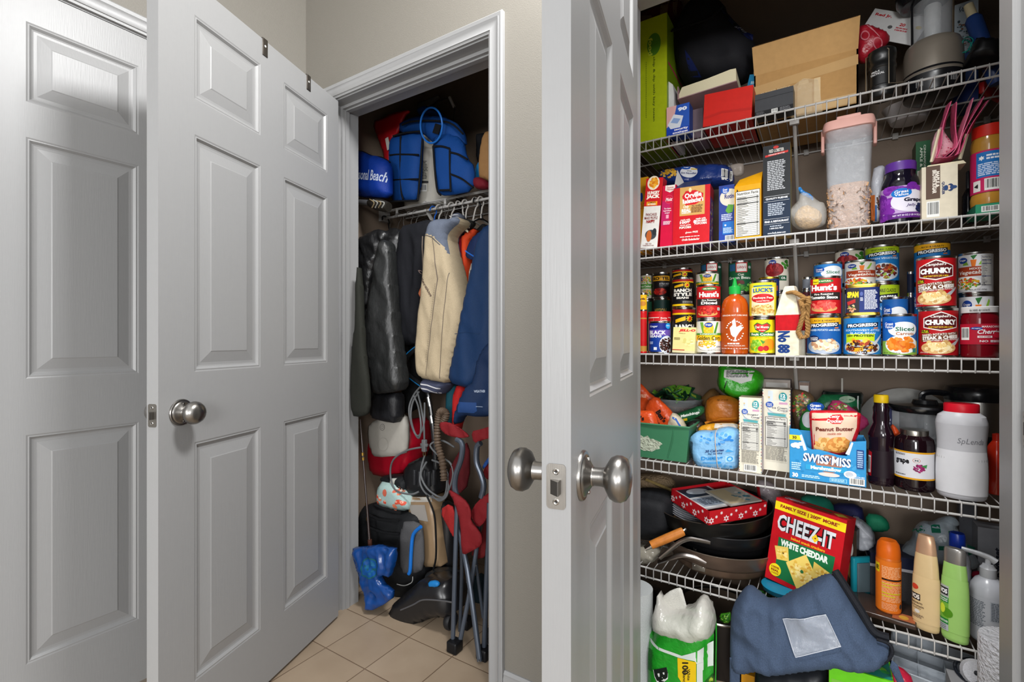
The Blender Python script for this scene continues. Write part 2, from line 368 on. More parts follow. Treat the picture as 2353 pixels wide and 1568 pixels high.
def chaikin(P, n):
    for _ in range(n):
        Q = []
        for i in range(len(P)):
            a, b = P[i], P[(i + 1) % len(P)]
            Q += [(a[0] * .75 + b[0] * .25, a[1] * .75 + b[1] * .25), (a[0] * .25 + b[0] * .75, a[1] * .25 + b[1] * .75)]
        P = Q
    return P
class Pillow:
    """a soft closed body: silhouette polygon in photo pixels stood at depth Y, with its own real thickness"""
    def __init__(s, c, poly, Y, thick, k=None, amp=.004, fr=(14, 8), smooth=1, tilt=0, edge=.25, turn=0, seed=0, g=None, warp=None, ridge=.5):
        s.Y = Y; s.th = thick; s.amp = amp; s.fr = fr; s.tilt = tilt; s.turn = turn; s.seed = seed; s.warp = warp; s.ridge = ridge; s.Yt = Y - thick * .08
        P = [W(*p, s.Yt) for p in KP(c, poly)]
        s.P = chaikin([(p.x, p.z) for p in P], smooth)
        s.x0 = min(p[0] for p in s.P); s.x1 = max(p[0] for p in s.P); s.z0 = min(p[1] for p in s.P); s.z1 = max(p[1] for p in s.P)
        s.k = k or min(s.x1 - s.x0, s.z1 - s.z0) * .22; s.edge = edge
        s.g = g or max(.006, min(.02, min(s.x1 - s.x0, s.z1 - s.z0) / 9))
    def dist(s, x, z):
        d = 9; P = s.P; n = len(P)
        for i in range(n):
            ax, az = P[i]; bx, bz = P[(i + 1) % n]; ex, ez = bx - ax, bz - az
            L = ex * ex + ez * ez; t = 0 if L < 1e-12 else max(0, min(1, ((x - ax) * ex + (z - az) * ez) / L))
            q = (x - ax - t * ex) ** 2 + (z - az - t * ez) ** 2
            if q < d: d = q
        return sqrt(d)
    def prof(s, x, z):
        q = min(1, s.dist(x, z) / s.k); q = sqrt(max(0, 1 - (1 - q) ** 2))
        nz = noise.noise(Vector((x * s.fr[0], s.seed * 3.7, z * s.fr[1]))) + .5 * noise.noise(Vector((x * s.fr[0] * 2.3, s.seed * 1.7 + 5, z * s.fr[1] * 2.3)))
        if s.ridge: nz += s.ridge * (.35 - 1.6 * abs(noise.noise(Vector((x * s.fr[0] * 1.4 + 3, s.seed * 2.1 + 9, z * s.fr[1] * 1.2)))) - .8 * abs(noise.noise(Vector((x * s.fr[0] * 3.1, s.seed * 1.3 + 2, z * s.fr[1] * 2.8)))))
        return max(.0005, s.th / 2 * (s.edge + (1 - s.edge) * q) + s.amp * nz * min(1, q * 1.5))
    def mid(s, x, z):
        y = s.Y + s.tilt * (z - s.z0) + s.turn * (x - s.x0)
        if s.warp: y += s.warp(x, z)
        return y
    def front(s, x, z, e=0):
        if getattr(s, 'bvh', None):
            h = s.bvh.ray_cast(Vector((x, s.Y - 1, z)), Vector((0, 1, 0)))
            if h[0] is not None: return Vector((x, h[0].y - e, z))
        return Vector((x, s.mid(x, z) - s.prof(x, z) - e, z))
    def mesh(s, mb, mat, matfn=None):
        bm = bmesh.new(); f = bm.faces.new([bm.verts.new((x, 0, z)) for x, z in s.P])
        for ax, a0, a1 in ((0, s.x0, s.x1), (2, s.z0, s.z1)):
            n = int((a1 - a0) / s.g)
            for i in range(1, n + 1):
                co = [0, 0, 0]; no = [0, 0, 0]; co[ax] = a0 + (a1 - a0) * i / (n + 1); no[ax] = 1
                bmesh.ops.bisect_plane(bm, geom=bm.verts[:] + bm.edges[:] + bm.faces[:], plane_co=co, plane_no=no, dist=1e-6)
        bmesh.ops.triangulate(bm, faces=bm.faces[:])
        bm.verts.index_update(); bm.normal_update()
        V = [v.co.copy() for v in bm.verts]; F = [[v.index for v in f.verts] for f in bm.faces]
        bnd = {v.index for e in bm.edges if len(e.link_faces) == 1 for v in e.verts}
        bm_edges = [(e.verts[0].index, e.verts[1].index) for e in bm.edges if len(e.link_faces) == 1]
        bm.free()
        fr, bk = [], []
        hs = [s.th / 2 * s.edge if i in bnd else s.prof(p.x, p.z) for i, p in enumerate(V)]; nb = [set() for _ in V]
        for q in F:
            for a in q: nb[a].update(q)
        for _ in range(1): hs = [hs[i] if i in bnd else .4 * hs[i] + .6 * sum(hs[j] for j in nb[i]) / len(nb[i]) for i in range(len(V))]
        for i, p in enumerate(V):
            h = hs[i]; m = s.mid(p.x, p.z)
            fr.append(Vector((p.x, m - h, p.z))); bk.append(Vector((p.x, m + h, p.z)))
        n = len(V); o = len(mb.v); mb.v += fr + bk; s.bvh = BVHTree.FromPolygons(fr, F)
        A = V[F[0][1]] - V[F[0][0]]; B = V[F[0][2]] - V[F[0][0]]; ny = A.cross(B).y
        for q in F:
            cx = sum(V[i].x for i in q) / 3; cz = sum(V[i].z for i in q) / 3
            mt = matfn(cx, cz) if matfn else mat; k = mb.mi(mt)
            a = q if ny < 0 else q[::-1]
            mb.f.append([o + i for i in a]); mb.m.append(k); mb.sm.append(True)
            mb.f.append([o + n + i for i in a[::-1]]); mb.m.append(k); mb.sm.append(True)
        k = mb.mi(mat)
        for a, b in bm_edges: mb.f.append([o + a, o + b, o + n + b, o + n + a]); mb.m.append(k); mb.sm.append(True)
        return s
    def ink(s, mb, c, box, items, cut=None):
        """print inside a photo-pixel box (x0, ytop, x1, ybottom) on the front"""
        a = K(c, box[0], box[1]); b = K(c, box[2], box[3])
        A = W(a[0], b[1], s.Yt); B = W(b[0], b[1], s.Yt); Cc = W(a[0], a[1], s.Yt); D = W(b[0], a[1], s.Yt)
        w = B.x - A.x; h = ((Cc.z - A.z) + (D.z - B.z)) / 2
        def sf(x, y, e):
            fx = x / w; z = (A.z + (B.z - A.z) * fx) * (1 - y / h) + (Cc.z + (D.z - Cc.z) * fx) * (y / h)
            return s.front(A.x + x, z, e + .0008)
        print_on(mb, items, w, h, sf, cut=cut or (max(s.g * .6, w / 60), max(s.g * .6, h / 60)), de=.00014)
def soften(o):
    me = o.data
    if me.attributes.get('sharp_edge'): me.attributes.remove(me.attributes['sharp_edge'])
def inside(P, x, z):
    r = False
    for i in range(len(P)):
        (ax, az), (bx, bz) = P[i - 1], P[i]
        if (az > z) != (bz > z) and x < (bx - ax) * (z - az) / (bz - az) + ax: r = not r
    return r
def soft(c, poly, Y, thick, mat, name, label, cat, group=None, ink=None, dy=0, patch=None, **kw):
    p = Pillow(c, poly, Y, thick, **kw); mb = MB(); mf = None
    if patch:
        Q = [(q.x, q.z) for q in (W(*k, p.Yt) for k in KP(c, patch[0]))]; mf = lambda x, z: patch[1] if inside(Q, x, z) else mat
    p.mesh(mb, mat, mf)
    for box, items in (ink or []): p.ink(mb, c, box, items)
    if dy: mb.v = [v + Vector((0, 0, dy)) for v in mb.v]
    o = mb.top(name, label, cat, group=group, world=True); soften(o); return o, p
# ================================================================ SETTING
WALL = M('77736b', .6, 0, 'wall'); TAN = M('766657', .7, 0, 'wall')
XL, YW, YB = -1.836, 1.25, 1.37
JC = (-1.662, -.889); JP = (-.453, .315); HEAD = 2.06
def floor_mat():
    mt = bpy.data.materials.new('floor_tile'); mt.use_nodes = True; nt = mt.node_tree; N = nt.nodes; L = nt.links; b = N['Principled BSDF']
    tc = N.new('ShaderNodeTexCoord'); mp = N.new('ShaderNodeMapping'); L.new(tc.outputs['Object'], mp.inputs[0])
    mp.inputs['Location'].default_value = (1.293, -1.306, 0)
    br = N.new('ShaderNodeTexBrick'); L.new(mp.outputs[0], br.inputs['Vector']); br.offset = 0; br.squash = 1
    br.inputs['Scale'].default_value = 1; br.inputs['Brick Width'].default_value = .206; br.inputs['Row Height'].default_value = .206
    br.inputs['Mortar Size'].default_value = .0022; br.inputs['Mortar Smooth'].default_value = .3
    br.inputs['Color1'].default_value = (*lin('a08e79'), 1); br.inputs['Color2'].default_value = (*lin('988671'), 1); br.inputs['Mortar'].default_value = (*lin('6e5a48'), 1)
    nz = N.new('ShaderNodeTexNoise'); nz.inputs['Scale'].default_value = 9; nz.inputs['Detail'].default_value = 6; L.new(tc.outputs['Object'], nz.inputs['Vector'])
    mx = N.new('ShaderNodeMix'); mx.data_type = 'RGBA'; mx.blend_type = 'MULTIPLY'; mx.inputs['Factor'].default_value = .35
    rp = N.new('ShaderNodeValToRGB'); rp.color_ramp.elements[0].color = (.7, .66, .62, 1); rp.color_ramp.elements[0].position = .3; rp.color_ramp.elements[1].position = .65
    L.new(nz.outputs['Fac'], rp.inputs[0]); L.new(br.outputs['Color'], mx.inputs['A']); L.new(rp.outputs[0], mx.inputs['B']); L.new(mx.outputs['Result'], b.inputs['Base Color'])
    b.inputs['Roughness'].default_value = .45
    bp = N.new('ShaderNodeBump'); bp.inputs['Strength'].default_value = .4; bp.inputs['Distance'].default_value = .003; bp.invert = True
    L.new(br.outputs['Fac'], bp.inputs['Height']); L.new(bp.outputs[0], b.inputs['Normal'])
    return mt
struct(MB().box(-2.6, 2.2, -1.8, 2.4, -.05, 0, floor_mat()), 'floor')
struct(MB().box(XL - .12, 2.2, .0, 2.4, 2.75, 2.8, M('cfccc6', .7, 0, 'wall')), 'ceiling')
w = MB()
w.box(XL - .12, JC[0] - .02, YW, YB, 0, 2.75, WALL).box(JC[0] - .02, JC[1] + .02, YW, YB, HEAD + .02, 2.75, WALL)
w.box(JC[1] + .02, JP[0] - .02, YW, YB, 0, 2.75, WALL).box(JP[0] - .02, JP[1] + .02, YW, YB, HEAD + .02, 2.75, WALL).box(JP[1] + .02, 1.3, YW, YB, 0, 2.75, WALL)
struct(w, 'wall_back')
D1 = (-.04, .745); H1 = 2.075
w = MB()
w.box(XL - .1, XL, -.9, D1[0] - .02, 0, 2.75, WALL).box(XL - .1, XL, D1[0] - .02, D1[1] + .02, H1 + .02, 2.75, WALL).box(XL - .1, XL, D1[1] + .02, YW, 0, 2.75, WALL)
struct(w, 'wall_left')
struct(MB().box(XL - .06, XL - .004, YB, 2.1, 0, 2.6, TAN), 'wall_closet_left')
struct(MB().box(XL - .06, -.74, 1.98, 2.04, 0, 2.6, TAN), 'wall_closet_back')
struct(MB().box(-.80, -.72, YB, 2.03, 0, 2.6, TAN), 'wall_closet_right')
struct(MB().box(-.74, .64, 2.03, 2.09, 0, 2.6, TAN), 'wall_pantry_back')
struct(MB().box(.56, .62, YB, 2.03, 0, 2.6, TAN), 'wall_pantry_right')
struct(MB().box(XL - .06, .62, YB, 2.09, 2.6, 2.66, TAN), 'ceiling_closet')

CAS = [(.005, 0), (.005, .009), (.012, .011), (.013, .014), (.024, .0105), (.038, .0125), (.045, .017), (.046, .014), (.056, .017), (.060, .014), (.060, 0)]
def casing(x0, x1, z1, place, name):
    mb = MB(); vs = []
    for o, t in CAS: vs += [place(x0 - o, t, 0), place(x0 - o, t, z1 + o), place(x1 + o, t, z1 + o), place(x1 + o, t, 0)]
    fs = []
    for i in range(len(CAS) - 1):
        for k in range(3): fs.append([i * 4 + k, i * 4 + k + 1, i * 4 + k + 5, i * 4 + k + 4])
    mb.add(vs, fs, WHITE_P); 
    return struct(mb, name)
def jamb(x0, x1, z1, place, name, d0=0.0, d1=.12, stop=(.04, .12)):
    mb = MB()
    def bx(a0, a1, t0, t1, c0, c1):
        P = [place(a, -t, c) for a in (a0, a1) for t in (t0, t1) for c in (c0, c1)]
        mb.add(P, [[0, 1, 3, 2], [4, 6, 7, 5], [0, 4, 5, 1], [2, 3, 7, 6], [0, 2, 6, 4], [1, 5, 7, 3]], WHITE_P, False)
    bx(x0 - .019, x0, d0, d1, 0, z1 + .019); bx(x1, x1 + .019, d0, d1, 0, z1 + .019); bx(x0, x1, d0, d1, z1, z1 + .019)
    bx(x0, x0 + .012, stop[0], stop[1], 0, z1); bx(x1 - .012, x1, stop[0], stop[1], 0, z1); bx(x0 + .0121, x1 - .0121, stop[0], stop[1], z1 - .012, z1)
    bx(x0 + .0121, x0 + .018, stop[0] + .012, stop[0] + .03, 0, z1 - .0121); bx(x0 + .0181, x1 - .0121, stop[0] + .0121, stop[0] + .0299, z1 - .018, z1 - .0121)
    return struct(mb, name)
pb = lambda a, t, c: Vector((a, YW - t, c))
pl = lambda a, t, c: Vector((XL + t, a, c))
casing(JC[0], JC[1], HEAD, pb, 'trim_1'); jamb(JC[0], JC[1], HEAD, pb, 'trim_2')
casing(JP[0], JP[1], HEAD, pb, 'trim_3'); JPO = jamb(JP[0], JP[1], HEAD, pb, 'trim_4')
casing(D1[0], D1[1], H1, pl, 'trim_5'); jamb(D1[0], D1[1], H1, pl, 'trim_6', 0, .1, (.04, .06))
b = MB()
for x0, x1 in ((JC[1] + .061, JP[0] - .061), (JP[1] + .061, 1.3)):
    b.prism([(YW, 0), (YW - .012, 0), (YW - .012, .06), (YW - .009, .068), (YW - .010, .074), (YW - .004, .083), (YW, .083)], x0, x1, WHITE_P, 'x')
struct(b, 'baseboard_back')
b = MB(); b.prism([(XL + .012, 0), (XL, 0), (XL, .083), (XL + .004, .083), (XL + .012, .06)], D1[1] + .061, YW, WHITE_P, 'y'); 
struct(b, 'baseboard_left')

# six-panel doors: local x from the hinge, seen face at y = 0, thickness towards -y
def six_panel(w, h, th, cols, rows):
    mb = MB()
    xs = sorted([0, w] + [q for c in cols for q in c]); zs = sorted([0, h] + [q for r in rows for q in r])
    LV = [(0, 0), (.004, .0015), (.007, .001), (.013, .007), (.017, .008), (.024, .008), (.052, .0025), (.055, .0012)]
    for side in (0, 1):
        def P(x, z, d): return Vector((x, -d if side == 0 else -th + d, z))
        for i in range(len(xs) - 1):
            for j in range(len(zs) - 1):
                x0, x1, z0, z1 = xs[i], xs[i + 1], zs[j], zs[j + 1]
                if (x0, x1) in cols and (z0, z1) in rows:
                    prev = None
                    for ins, d in LV:
                        cur = [P(x0 + ins, z0 + ins, d), P(x1 - ins, z0 + ins, d), P(x1 - ins, z1 - ins, d), P(x0 + ins, z1 - ins, d)]
                        if prev:
                            for k in range(4):
                                q = [prev[k], prev[(k + 1) % 4], cur[(k + 1) % 4], cur[k]]
                                mb.add(q, [[3, 2, 1, 0] if side == 0 else [0, 1, 2, 3]], WHITE_P, False)
                        prev = cur
                    mb.add(prev, [[3, 2, 1, 0] if side == 0 else [0, 1, 2, 3]], WHITE_P, False)
                else:
                    mb.add([P(x0, z0, 0), P(x1, z0, 0), P(x1, z1, 0), P(x0, z1, 0)], [[3, 2, 1, 0] if side == 0 else [0, 1, 2, 3]], WHITE_P, False)
    mb.add([(0, 0, 0), (0, -th, 0), (0, -th, h), (0, 0, h)], [[0, 1, 2, 3]], WHITE_P, False)
    mb.add([(w, 0, 0), (w, -th, 0), (w, -th, h), (w, 0, h)], [[3, 2, 1, 0]], WHITE_P, False)
    mb.add([(0, 0, h), (w, 0, h), (w, -th, h), (0, -th, h)], [[0, 1, 2, 3]], WHITE_P, False)
    mb.add([(0, 0, 0), (w, 0, 0), (w, -th, 0), (0, -th, 0)], [[3, 2, 1, 0]], WHITE_P, False)
    return mb
KN = steel('8e8b87', .3)
KNOB_A = [(0, .062), (.009, .062), (.0105, .0615), (.018, .0595), (.024, .055), (.0285, .047), (.0292, .040), (.0265, .032), (.021, .026), (.014, .0225), (.0115, .020), (.0115, .009)]
KNOB_B = [(0, .066), (.010, .066), (.0115, .0655), (.020, .064), (.027, .060), (.0305, .053), (.0305, .046), (.027, .039), (.019, .034), (.0135, .031), (.0125, .027), (.0122, .012)]
ROSE = [(.0105, .016), (.013, .016), (.0135, .0145), (.017, .012), (.024, .008), (.0275, .0065), (.0285, .005), (.0325, .0045), (.034, .002), (.034, 0)]
def doorknob(parent, x, z, y, sgn, prof, yb=0):
    ax = Matrix.Rotation(radians(-90) * sgn, 4, 'X')      # lathe z -> +-y
    k = MB(); k.lathe([(a, b_) for a, b_ in ROSE][::-1], KN, 48, (x, y, z), axis=ax); k.lathe(prof[::-1], KN, 48, (x, y, z), axis=ax)
    kk = k.build('door_knob', parent); kk['label'] = 'brushed nickel round knob on a stepped round rose'
    sc = MB()
    for dz in (.022, -.022):
        sc.lathe([(0, .0105), (.0028, .0105), (.0032, .0095), (.0032, .006)][::-1], steel('8a8782', .3), 14, (x, y, z + dz), axis=ax)
    sc.build('screw', kk)
def latch(parent, w, z, th, big=1):
    k = MB(); c = steel('908c86', .38)
    pts = []
    for cx_, cz, a0 in ((.0075, .0235, 0), (-.0075, .0235, 90), (-.0075, -.0235, 180), (.0075, -.0235, 270)):
        for q in range(5):
            a = radians(a0 + q * 22.5); pts.append((cx_ + .005 * cos(a), cz + .005 * sin(a)))
    k.prism([(-th / 2 + a, z + b_) for a, b_ in pts], w - .0005, w + .0012, c, 'x')
    lp = k.build('latch_plate', parent); lp['label'] = 'scratched steel latch plate with rounded corners'
    q = MB(); q.prism([(w, -.0115), (w + .004, -.0115), (w + .0125, -.0005), (w + .0125, .0008), (w, .0008)], -.009, .009, steel('6b6864', .3), 'z')
    q.v = [Vector((p.x, p.y - th / 2 + .005, p.z + z)) for p in q.v]; q.build('latch_bolt', lp)
    for dz in (.019, -.019):
        s_ = MB(); s_.lathe([(.0042, .0002), (.0042, .0014), (.003, .002), (0, .0012)], steel('a09c96', .3), 18, (w + .0005, -th / 2, z + dz), axis=Matrix.Rotation(radians(90), 4, 'Y'))
        s_.box(w + .0018, w + .0024, -th / 2 - .0024, -th / 2 + .0024, z + dz - .0005, z + dz + .0005, BLACK); s_.box(w + .0018, w + .0024, -th / 2 - .0005, -th / 2 + .0005, z + dz - .0024, z + dz + .0024, BLACK)
        s_.build('screw', lp)
ROWS = [(.185, .82), (1.006, 1.636), (1.73, 1.953)]
def door(nm, hinge, ang, w, h, th, cols, rows, knob, kz):
    mb = six_panel(w, h - .012, th, cols, rows); o = struct(mb, nm, (hinge[0], hinge[1], .012), radians(ang))
    doorknob(o, w - .062, kz, 0, 1, knob); doorknob(o, w - .062, kz, -th, -1, knob); latch(o, w, kz, th)
    for z in (.22, 1.05, 1.83):
        hg = MB(); hg.lathe([(.006, 0), (.006, .088)], steel('9a968f', .35), 14, (-.003, -th - .004, z)); hg.build('hinge', o)
    return o
d2 = door('door_2', (-1.616, 1.243), -70.7, .757, 2.05, .035, [(.072, .312), (.418, .655)], ROWS, KNOB_A, .905)
d3 = door('door_3', (-.408, 1.243), -78.3, .711, 2.05, .038, [(.09, .30), (.40, .60)], ROWS, KNOB_B, .905)
mb = six_panel(D1[1] - D1[0] - .006, H1 - .014, .035, [(.085, .345), (.44, .70)], [(.20, .83), (.985, 1.648), (1.745, 1.965)])
o = struct(mb, 'door_1', (XL - .001, D1[1] - .003, .012), radians(-90))
# steel strike plate on the pantry jamb
k = MB(); P0 = W(2344, 986, 1.262); zc = P0.z
k.prism([(1.253, zc - .031), (1.276, zc - .031), (1.276, zc + .031), (1.253, zc + .031)], JP[1] - .0015, JP[1] - .0002, steel('a5a29c', .35), 'x')
k.box(JP[1] - .002, JP[1] - .0012, 1.259, 1.270, zc - .012, zc + .012, M('3a3836', .5))
for dz in (.022, -.022): k.lathe([(.004, 0), (.003, .001), (0, .0012)], steel('77746e', .3), 12, (JP[1] - .0015, 1.2645, zc + dz), axis=Matrix.Rotation(radians(-90), 4, 'Y'))
sp = k.build('strike_plate', JPO)
# over-door hook plates on the open door
def over_hook(s_, label):
    t = T('over_door_hook', label, 'hook', (0, 0, 0), 0, 'metal hook plates over the open door')
    dv = Vector((cos(radians(-70.7)), sin(radians(-70.7)), 0)); t.location = Vector((-1.616, 1.243, 2.052)) + dv * s_; t.rotation_euler = (0, 0, radians(-70.7))
    k = MB(); m_ = steel('6a645e', .35)
    k.box(-.011, .011, .0003, .0025, -.052, .0025, m_, .0008); k.box(-.011, .011, -.0375, .0025, 0.0003, .0025, m_, .0006); k.box(-.011, .011, -.0375, -.0353, -.03, .0025, m_, .0006)
    k.build('hook_plate', t)
    q = MB(); q.lathe([(.0034, 0), (.0034, .0008), (0, .0008)], M('d8d6d2', .4), 16, (0, .0022, -.021), sx=1, axis=Matrix.Rotation(radians(-90), 4, 'X')); q.build('hole', t)
over_hook(.400, 'grey metal over-door hook plate nearer the latch edge of the open door')
over_hook(.185, 'grey metal over-door hook plate nearer the hinges of the open door')

# ================================================================ WIRE SHELVES OF THE PANTRY
SY0, SY1 = 1.625, 2.028
SX0, SX1 = -.72, .56
ZS = [1.777, 1.414, 1.058, .699, .336]
def wire_shelf(z, label, brace=True):
    t = T('wire_shelf', label, 'shelf', (0, SY0, z), 0, 'white wire shelves of the pantry')
    g = MB(); d = SY1 - SY0
    x = SX0 + .012
    while x < SX1 - .004:
        g.tube([(x, .004, -.0022), (x, d - .004, -.0022)], .0014, WIRE, 5, 0); x += .0256
    for y, zz in ((d - .006, -.006), (d * .52, -.006)): g.tube([(SX0, y, zz), (SX1, y, zz)], .0028, WIRE, 6, 0)
    g.build('deck_wires', t)
    l = MB()
    l.tube([(SX0, 0, -.0028), (SX1, 0, -.0028)], .0031, WIRE, 8, 0); l.tube([(SX0, -.001, -.034), (SX1, -.001, -.034)], .0031, WIRE, 8, 0)
    x = SX0 + .012
    while x < SX1 - .004:
        l.tube([(x, .004, -.0012), (x, -.003, -.001), (x, -.0045, -.004), (x, -.0045, -.034), (x, -.003, -.0375)], .0017, WIRE, 5, 0); x += .0256
    l.build('front_lip', t)
    if brace:
        b = MB(); bx = XW(1822, SY0)
        b.tube([(bx, d * .22, -.010), (bx, d - .004, -.24)], .0055, M('a8a5a1', .4), 8, 0)
        b.box(bx - .013, bx + .013, d * .2 - .006, d * .2 + .008, -.018, -.004, M('a8a5a1', .4), .002)
        b.build('support_brace', t)
    for x in (-.55, -.30, -.05, .20, .42):
        c_ = MB(); c_.box(x - .008, x + .008, d - .012, d - .001, -.014, +.006, M('a8a5a1', .4), .002); c_.build('wall_clip', t)
    return t
for z, nm in zip(ZS, ('topmost white wire shelf of the pantry, carrying the cardboard box', 'white wire shelf with the cereal container, second from the top', 'white wire shelf at eye height carrying the tins', 'white wire shelf below the tins, carrying rice and cocoa', 'lowest white wire shelf of the pantry, under the frying pans')):
    wire_shelf(z, nm, z > 1)
# ================================================================ THIRD SHELF: TINS
G3 = 'tins and jars on the eye-height shelf'
Y1, Y2, Y3 = 1.672, 1.765, 1.86
GV = [('E', 24, 78, 17, 12, '0f4fae'), ('T', 24, 81, 24, 8, 'Great', 'f2f2f2'), ('T', 24, 73, 24, 7, 'Value', 'f2f2f2')]
def kro(x, y, s=1): return [('E', x, y, 13 * s, 8 * s, '1b3f94'), ('T', x, y, 20 * s, 7 * s, 'Kroger', 'f2f2f2', {'s': .3})]
def steam(c): return [('F', 50, 20, 40, 16, 60, 5, c)]
BEANC = ['2a1410', '3b1c16', '1c0d0b', '51281f']; CORN = ['f0b41c', 'f6c83a', 'e0a010']
CARR = ['e8761a', 'f08a2a', 'd9640f', 'f59b3c']; PEAC = ['d8b46a', 'e7c987', 'c79c50', 'b9863c']
TOM = ['b3201a', 'c93226', '8f1612', 'e04a35']; POT = ['f0d9a0', 'e4c27a', 'f7e8bd', 'c79a5c']
FRU = ['7db32c', 'c21d24', 'f08c1e', 'f4c430', '5f9e22']
def RANCH():
    return [('R', 0, 92, 100, 100, 'b01c1e'), ('R', 0, 88, 100, 92, 'f2c410'), ('R', 0, 0, 100, 7, 'f2c410'), ('S', 66, 78, 14, 9, 'f7d21a'), ('E', 66, 78, 7, 5, 'd9361e'), ('P', [(15, 68), (52, 74), (52, 84), (15, 76)], 'e8b51a'),
            ('T', 50, 58, 74, 13, 'RANCH', 'eeeae0', {'b': .06}), ('T', 50, 43, 78, 13, 'STYLE', 'eeeae0', {'b': .06}), ('T', 50, 30, 48, 8, 'BEANS', 'eeeae0', {'b': .05}), ('R', 50, 10, 92, 18, '9c9890'), ('L', 52, 11, 90, 17, 2, '2a2a2a')]
RB = [(0, 'f0c312'), (.06, '151417'), (.88, 'f0c312'), (.92, 'a9191b')]
CORNL = [('P', [(20, 97), (30, 60), (38, 60), (32, 97)], '6ea63a'), ('P', [(78, 97), (66, 60), (74, 60), (86, 97)], '4c8a2c'), ('E', 50, 75, 17, 24, 'f0b820'), ('F', 50, 75, 16, 22, 70, 2.6, CORN + ['fbdc6a'])] + kro(50, 88) + \
        [('R', 0, 55, 100, 62, '4f8f33'), ('T', 50, 58.5, 60, 4.5, 'SUPERSWEET', 'eef0e4'), ('R', 0, 36, 100, 55, 'f2b90f'), ('T', 50, 46, 84, 13, 'Golden Corn', '26331a'), ('T', 50, 38.6, 50, 3, 'WHOLE KERNEL', '6b5210'), ('E', 44, 30, 38, 24, 'f4f2ea'), ('R', 0, 36, 100, 55, 'f2b90f'), ('T', 50, 46, 84, 13, 'Golden Corn', '26331a'),
         ('F', 44, 26, 33, 13, 90, 3, CORN), ('T', 86, 18, 18, 5, 'USA', '3a3a3a'), ('T', 70, 7, 46, 3, 'NET WT 15.25 OZ (432g)', '4a4a4a')]
def HUNT(a, b, wa=56):
    return [('E', 50, 92, 26, 6, '2f6f36'), ('T', 50, 92, 40, 4.5, '100% NATURAL', 'f2e9c4'), ('T', 50, 74, 74, 18, "Hunt's", 'f4f1ea', {'b': .05}), ('R', 0, 38, 100, 60, '2a2422'), ('T', 50, 55, 50, 5.5, 'Fire Roasted', 'f0ede4'), ('T', 50, 46, wa, 9, a, 'f4f1ea', {'b': .04}), ('E', 44, 12, 36, 9, 'cf9554'), ('F', 44, 20, 34, 12, 70, 5, TOM), ('R', 78, 22, 90, 31, 'dfe9e2'), ('L', 79, 23, 89, 30, 2, '2f7f5a')]
def PROG(lines, body, top=None, c='1466a8'):
    it = []
    if top: it += [('R', 0, 82, 100, 100, top[0]), ('T', 52, 92, 60, 5, top[1], '2a2a1a')]
    it += [('P', [(12, 72), (88, 76), (90, 88), (14, 84)], '141a2c'), ('T', 51, 80, 68, 9, 'PROGRESSO', 'eef0f2', {'r': 3, 'b': .045}), ('P', [(76, 70), (88, 71), (88, 74), (76, 73)], 'e2762a')]
    y = 66
    for t in lines: it.append(('T', 52, y, min(84, 5.6 * len(t)), 5.5, t, 'cfe3f2')); y -= 8
    return it + body
bowl = lambda col, cols, n=70, s=4: [('E', 52, 20, 43, 22, 'c9d0d8'), ('E', 52, 23, 39, 18, cols[0]), ('F', 52, 23, 39, 19, n, s, cols)]
GVS = lambda: GV + [('E', 60, 66, 38, 20, 'eef3f6'), ('E', 24, 78, 17, 12, '0f4fae'), ('T', 24, 81, 24, 8, 'Great', 'f2f2f2'), ('T', 24, 73, 24, 7, 'Value', 'f2f2f2'), ('T', 64, 67, 46, 11, 'Sliced', '1f6b4a'), ('T', 64, 55, 44, 8, 'Carrots', 'b5651d'),
                    ('R', 0, 0, 100, 34, '8fb84a'), ('E', 56, 26, 42, 24, 'eef0ee'), ('F', 56, 27, 38, 20, 80, 7, CARR), ('R', 82, 6, 93, 17, '2b7d78'), ('T', 30, 4, 44, 3, 'NET WT 14.5 OZ (411g)', '29401a')]
CHUN = [('P', [(12, 62), (12, 84), (50, 98), (88, 84), (88, 62), (50, 54)], 'ece8e2'), ('P', [(14.5, 63.5), (14.5, 83), (50, 95.6), (85.5, 83), (85.5, 63.5), (50, 56.4)], '5c1216'), ('T', 50, 87, 42, 7.5, "Campbell's", 'f4f0ea', {'s': .35}), ('T', 50, 74, 68, 12, 'CHUNKY', 'f6f4f0', {'b': .07, 'o': '1c1414'}), ('T', 50, 63, 52, 3.6, 'SOUP THAT EATS LIKE A MEAL', 'f3c81e'),
        ('R', 6, 49, 26, 57, '1c1c14'), ('T', 16, 54.6, 16, 3.6, '15g', 'e3dc1a'), ('T', 16, 51, 18, 2.6, 'PROTEIN', 'e3dc1a'), ('P', [(6, 30), (6, 45), (92, 53), (92, 38)], '6b3a1e'), ('T', 46, 46.5, 72, 5.4, 'BAKED POTATO WITH', 'f2ece2', {'r': 4}), ('T', 50, 39.6, 80, 7.5, 'STEAK & CHEESE', 'f6f2ea', {'r': 4, 'b': .05}), ('T', 50, 33.6, 76, 3.4, 'MADE WITH FRESH & BAKED POTATOES', 'f2ece2', {'r': 4}),
        ('P', [(70, 24), (96, 40), (98, 37), (76, 18)], 'b9bcc0'), ('E', 44, 16, 38, 14, 'dcae74'), ('F', 46, 19, 32, 13, 60, 7, POT), ('T', 14, 5, 20, 3, 'NET WT 18.8 OZ', 'e7c9c4')]
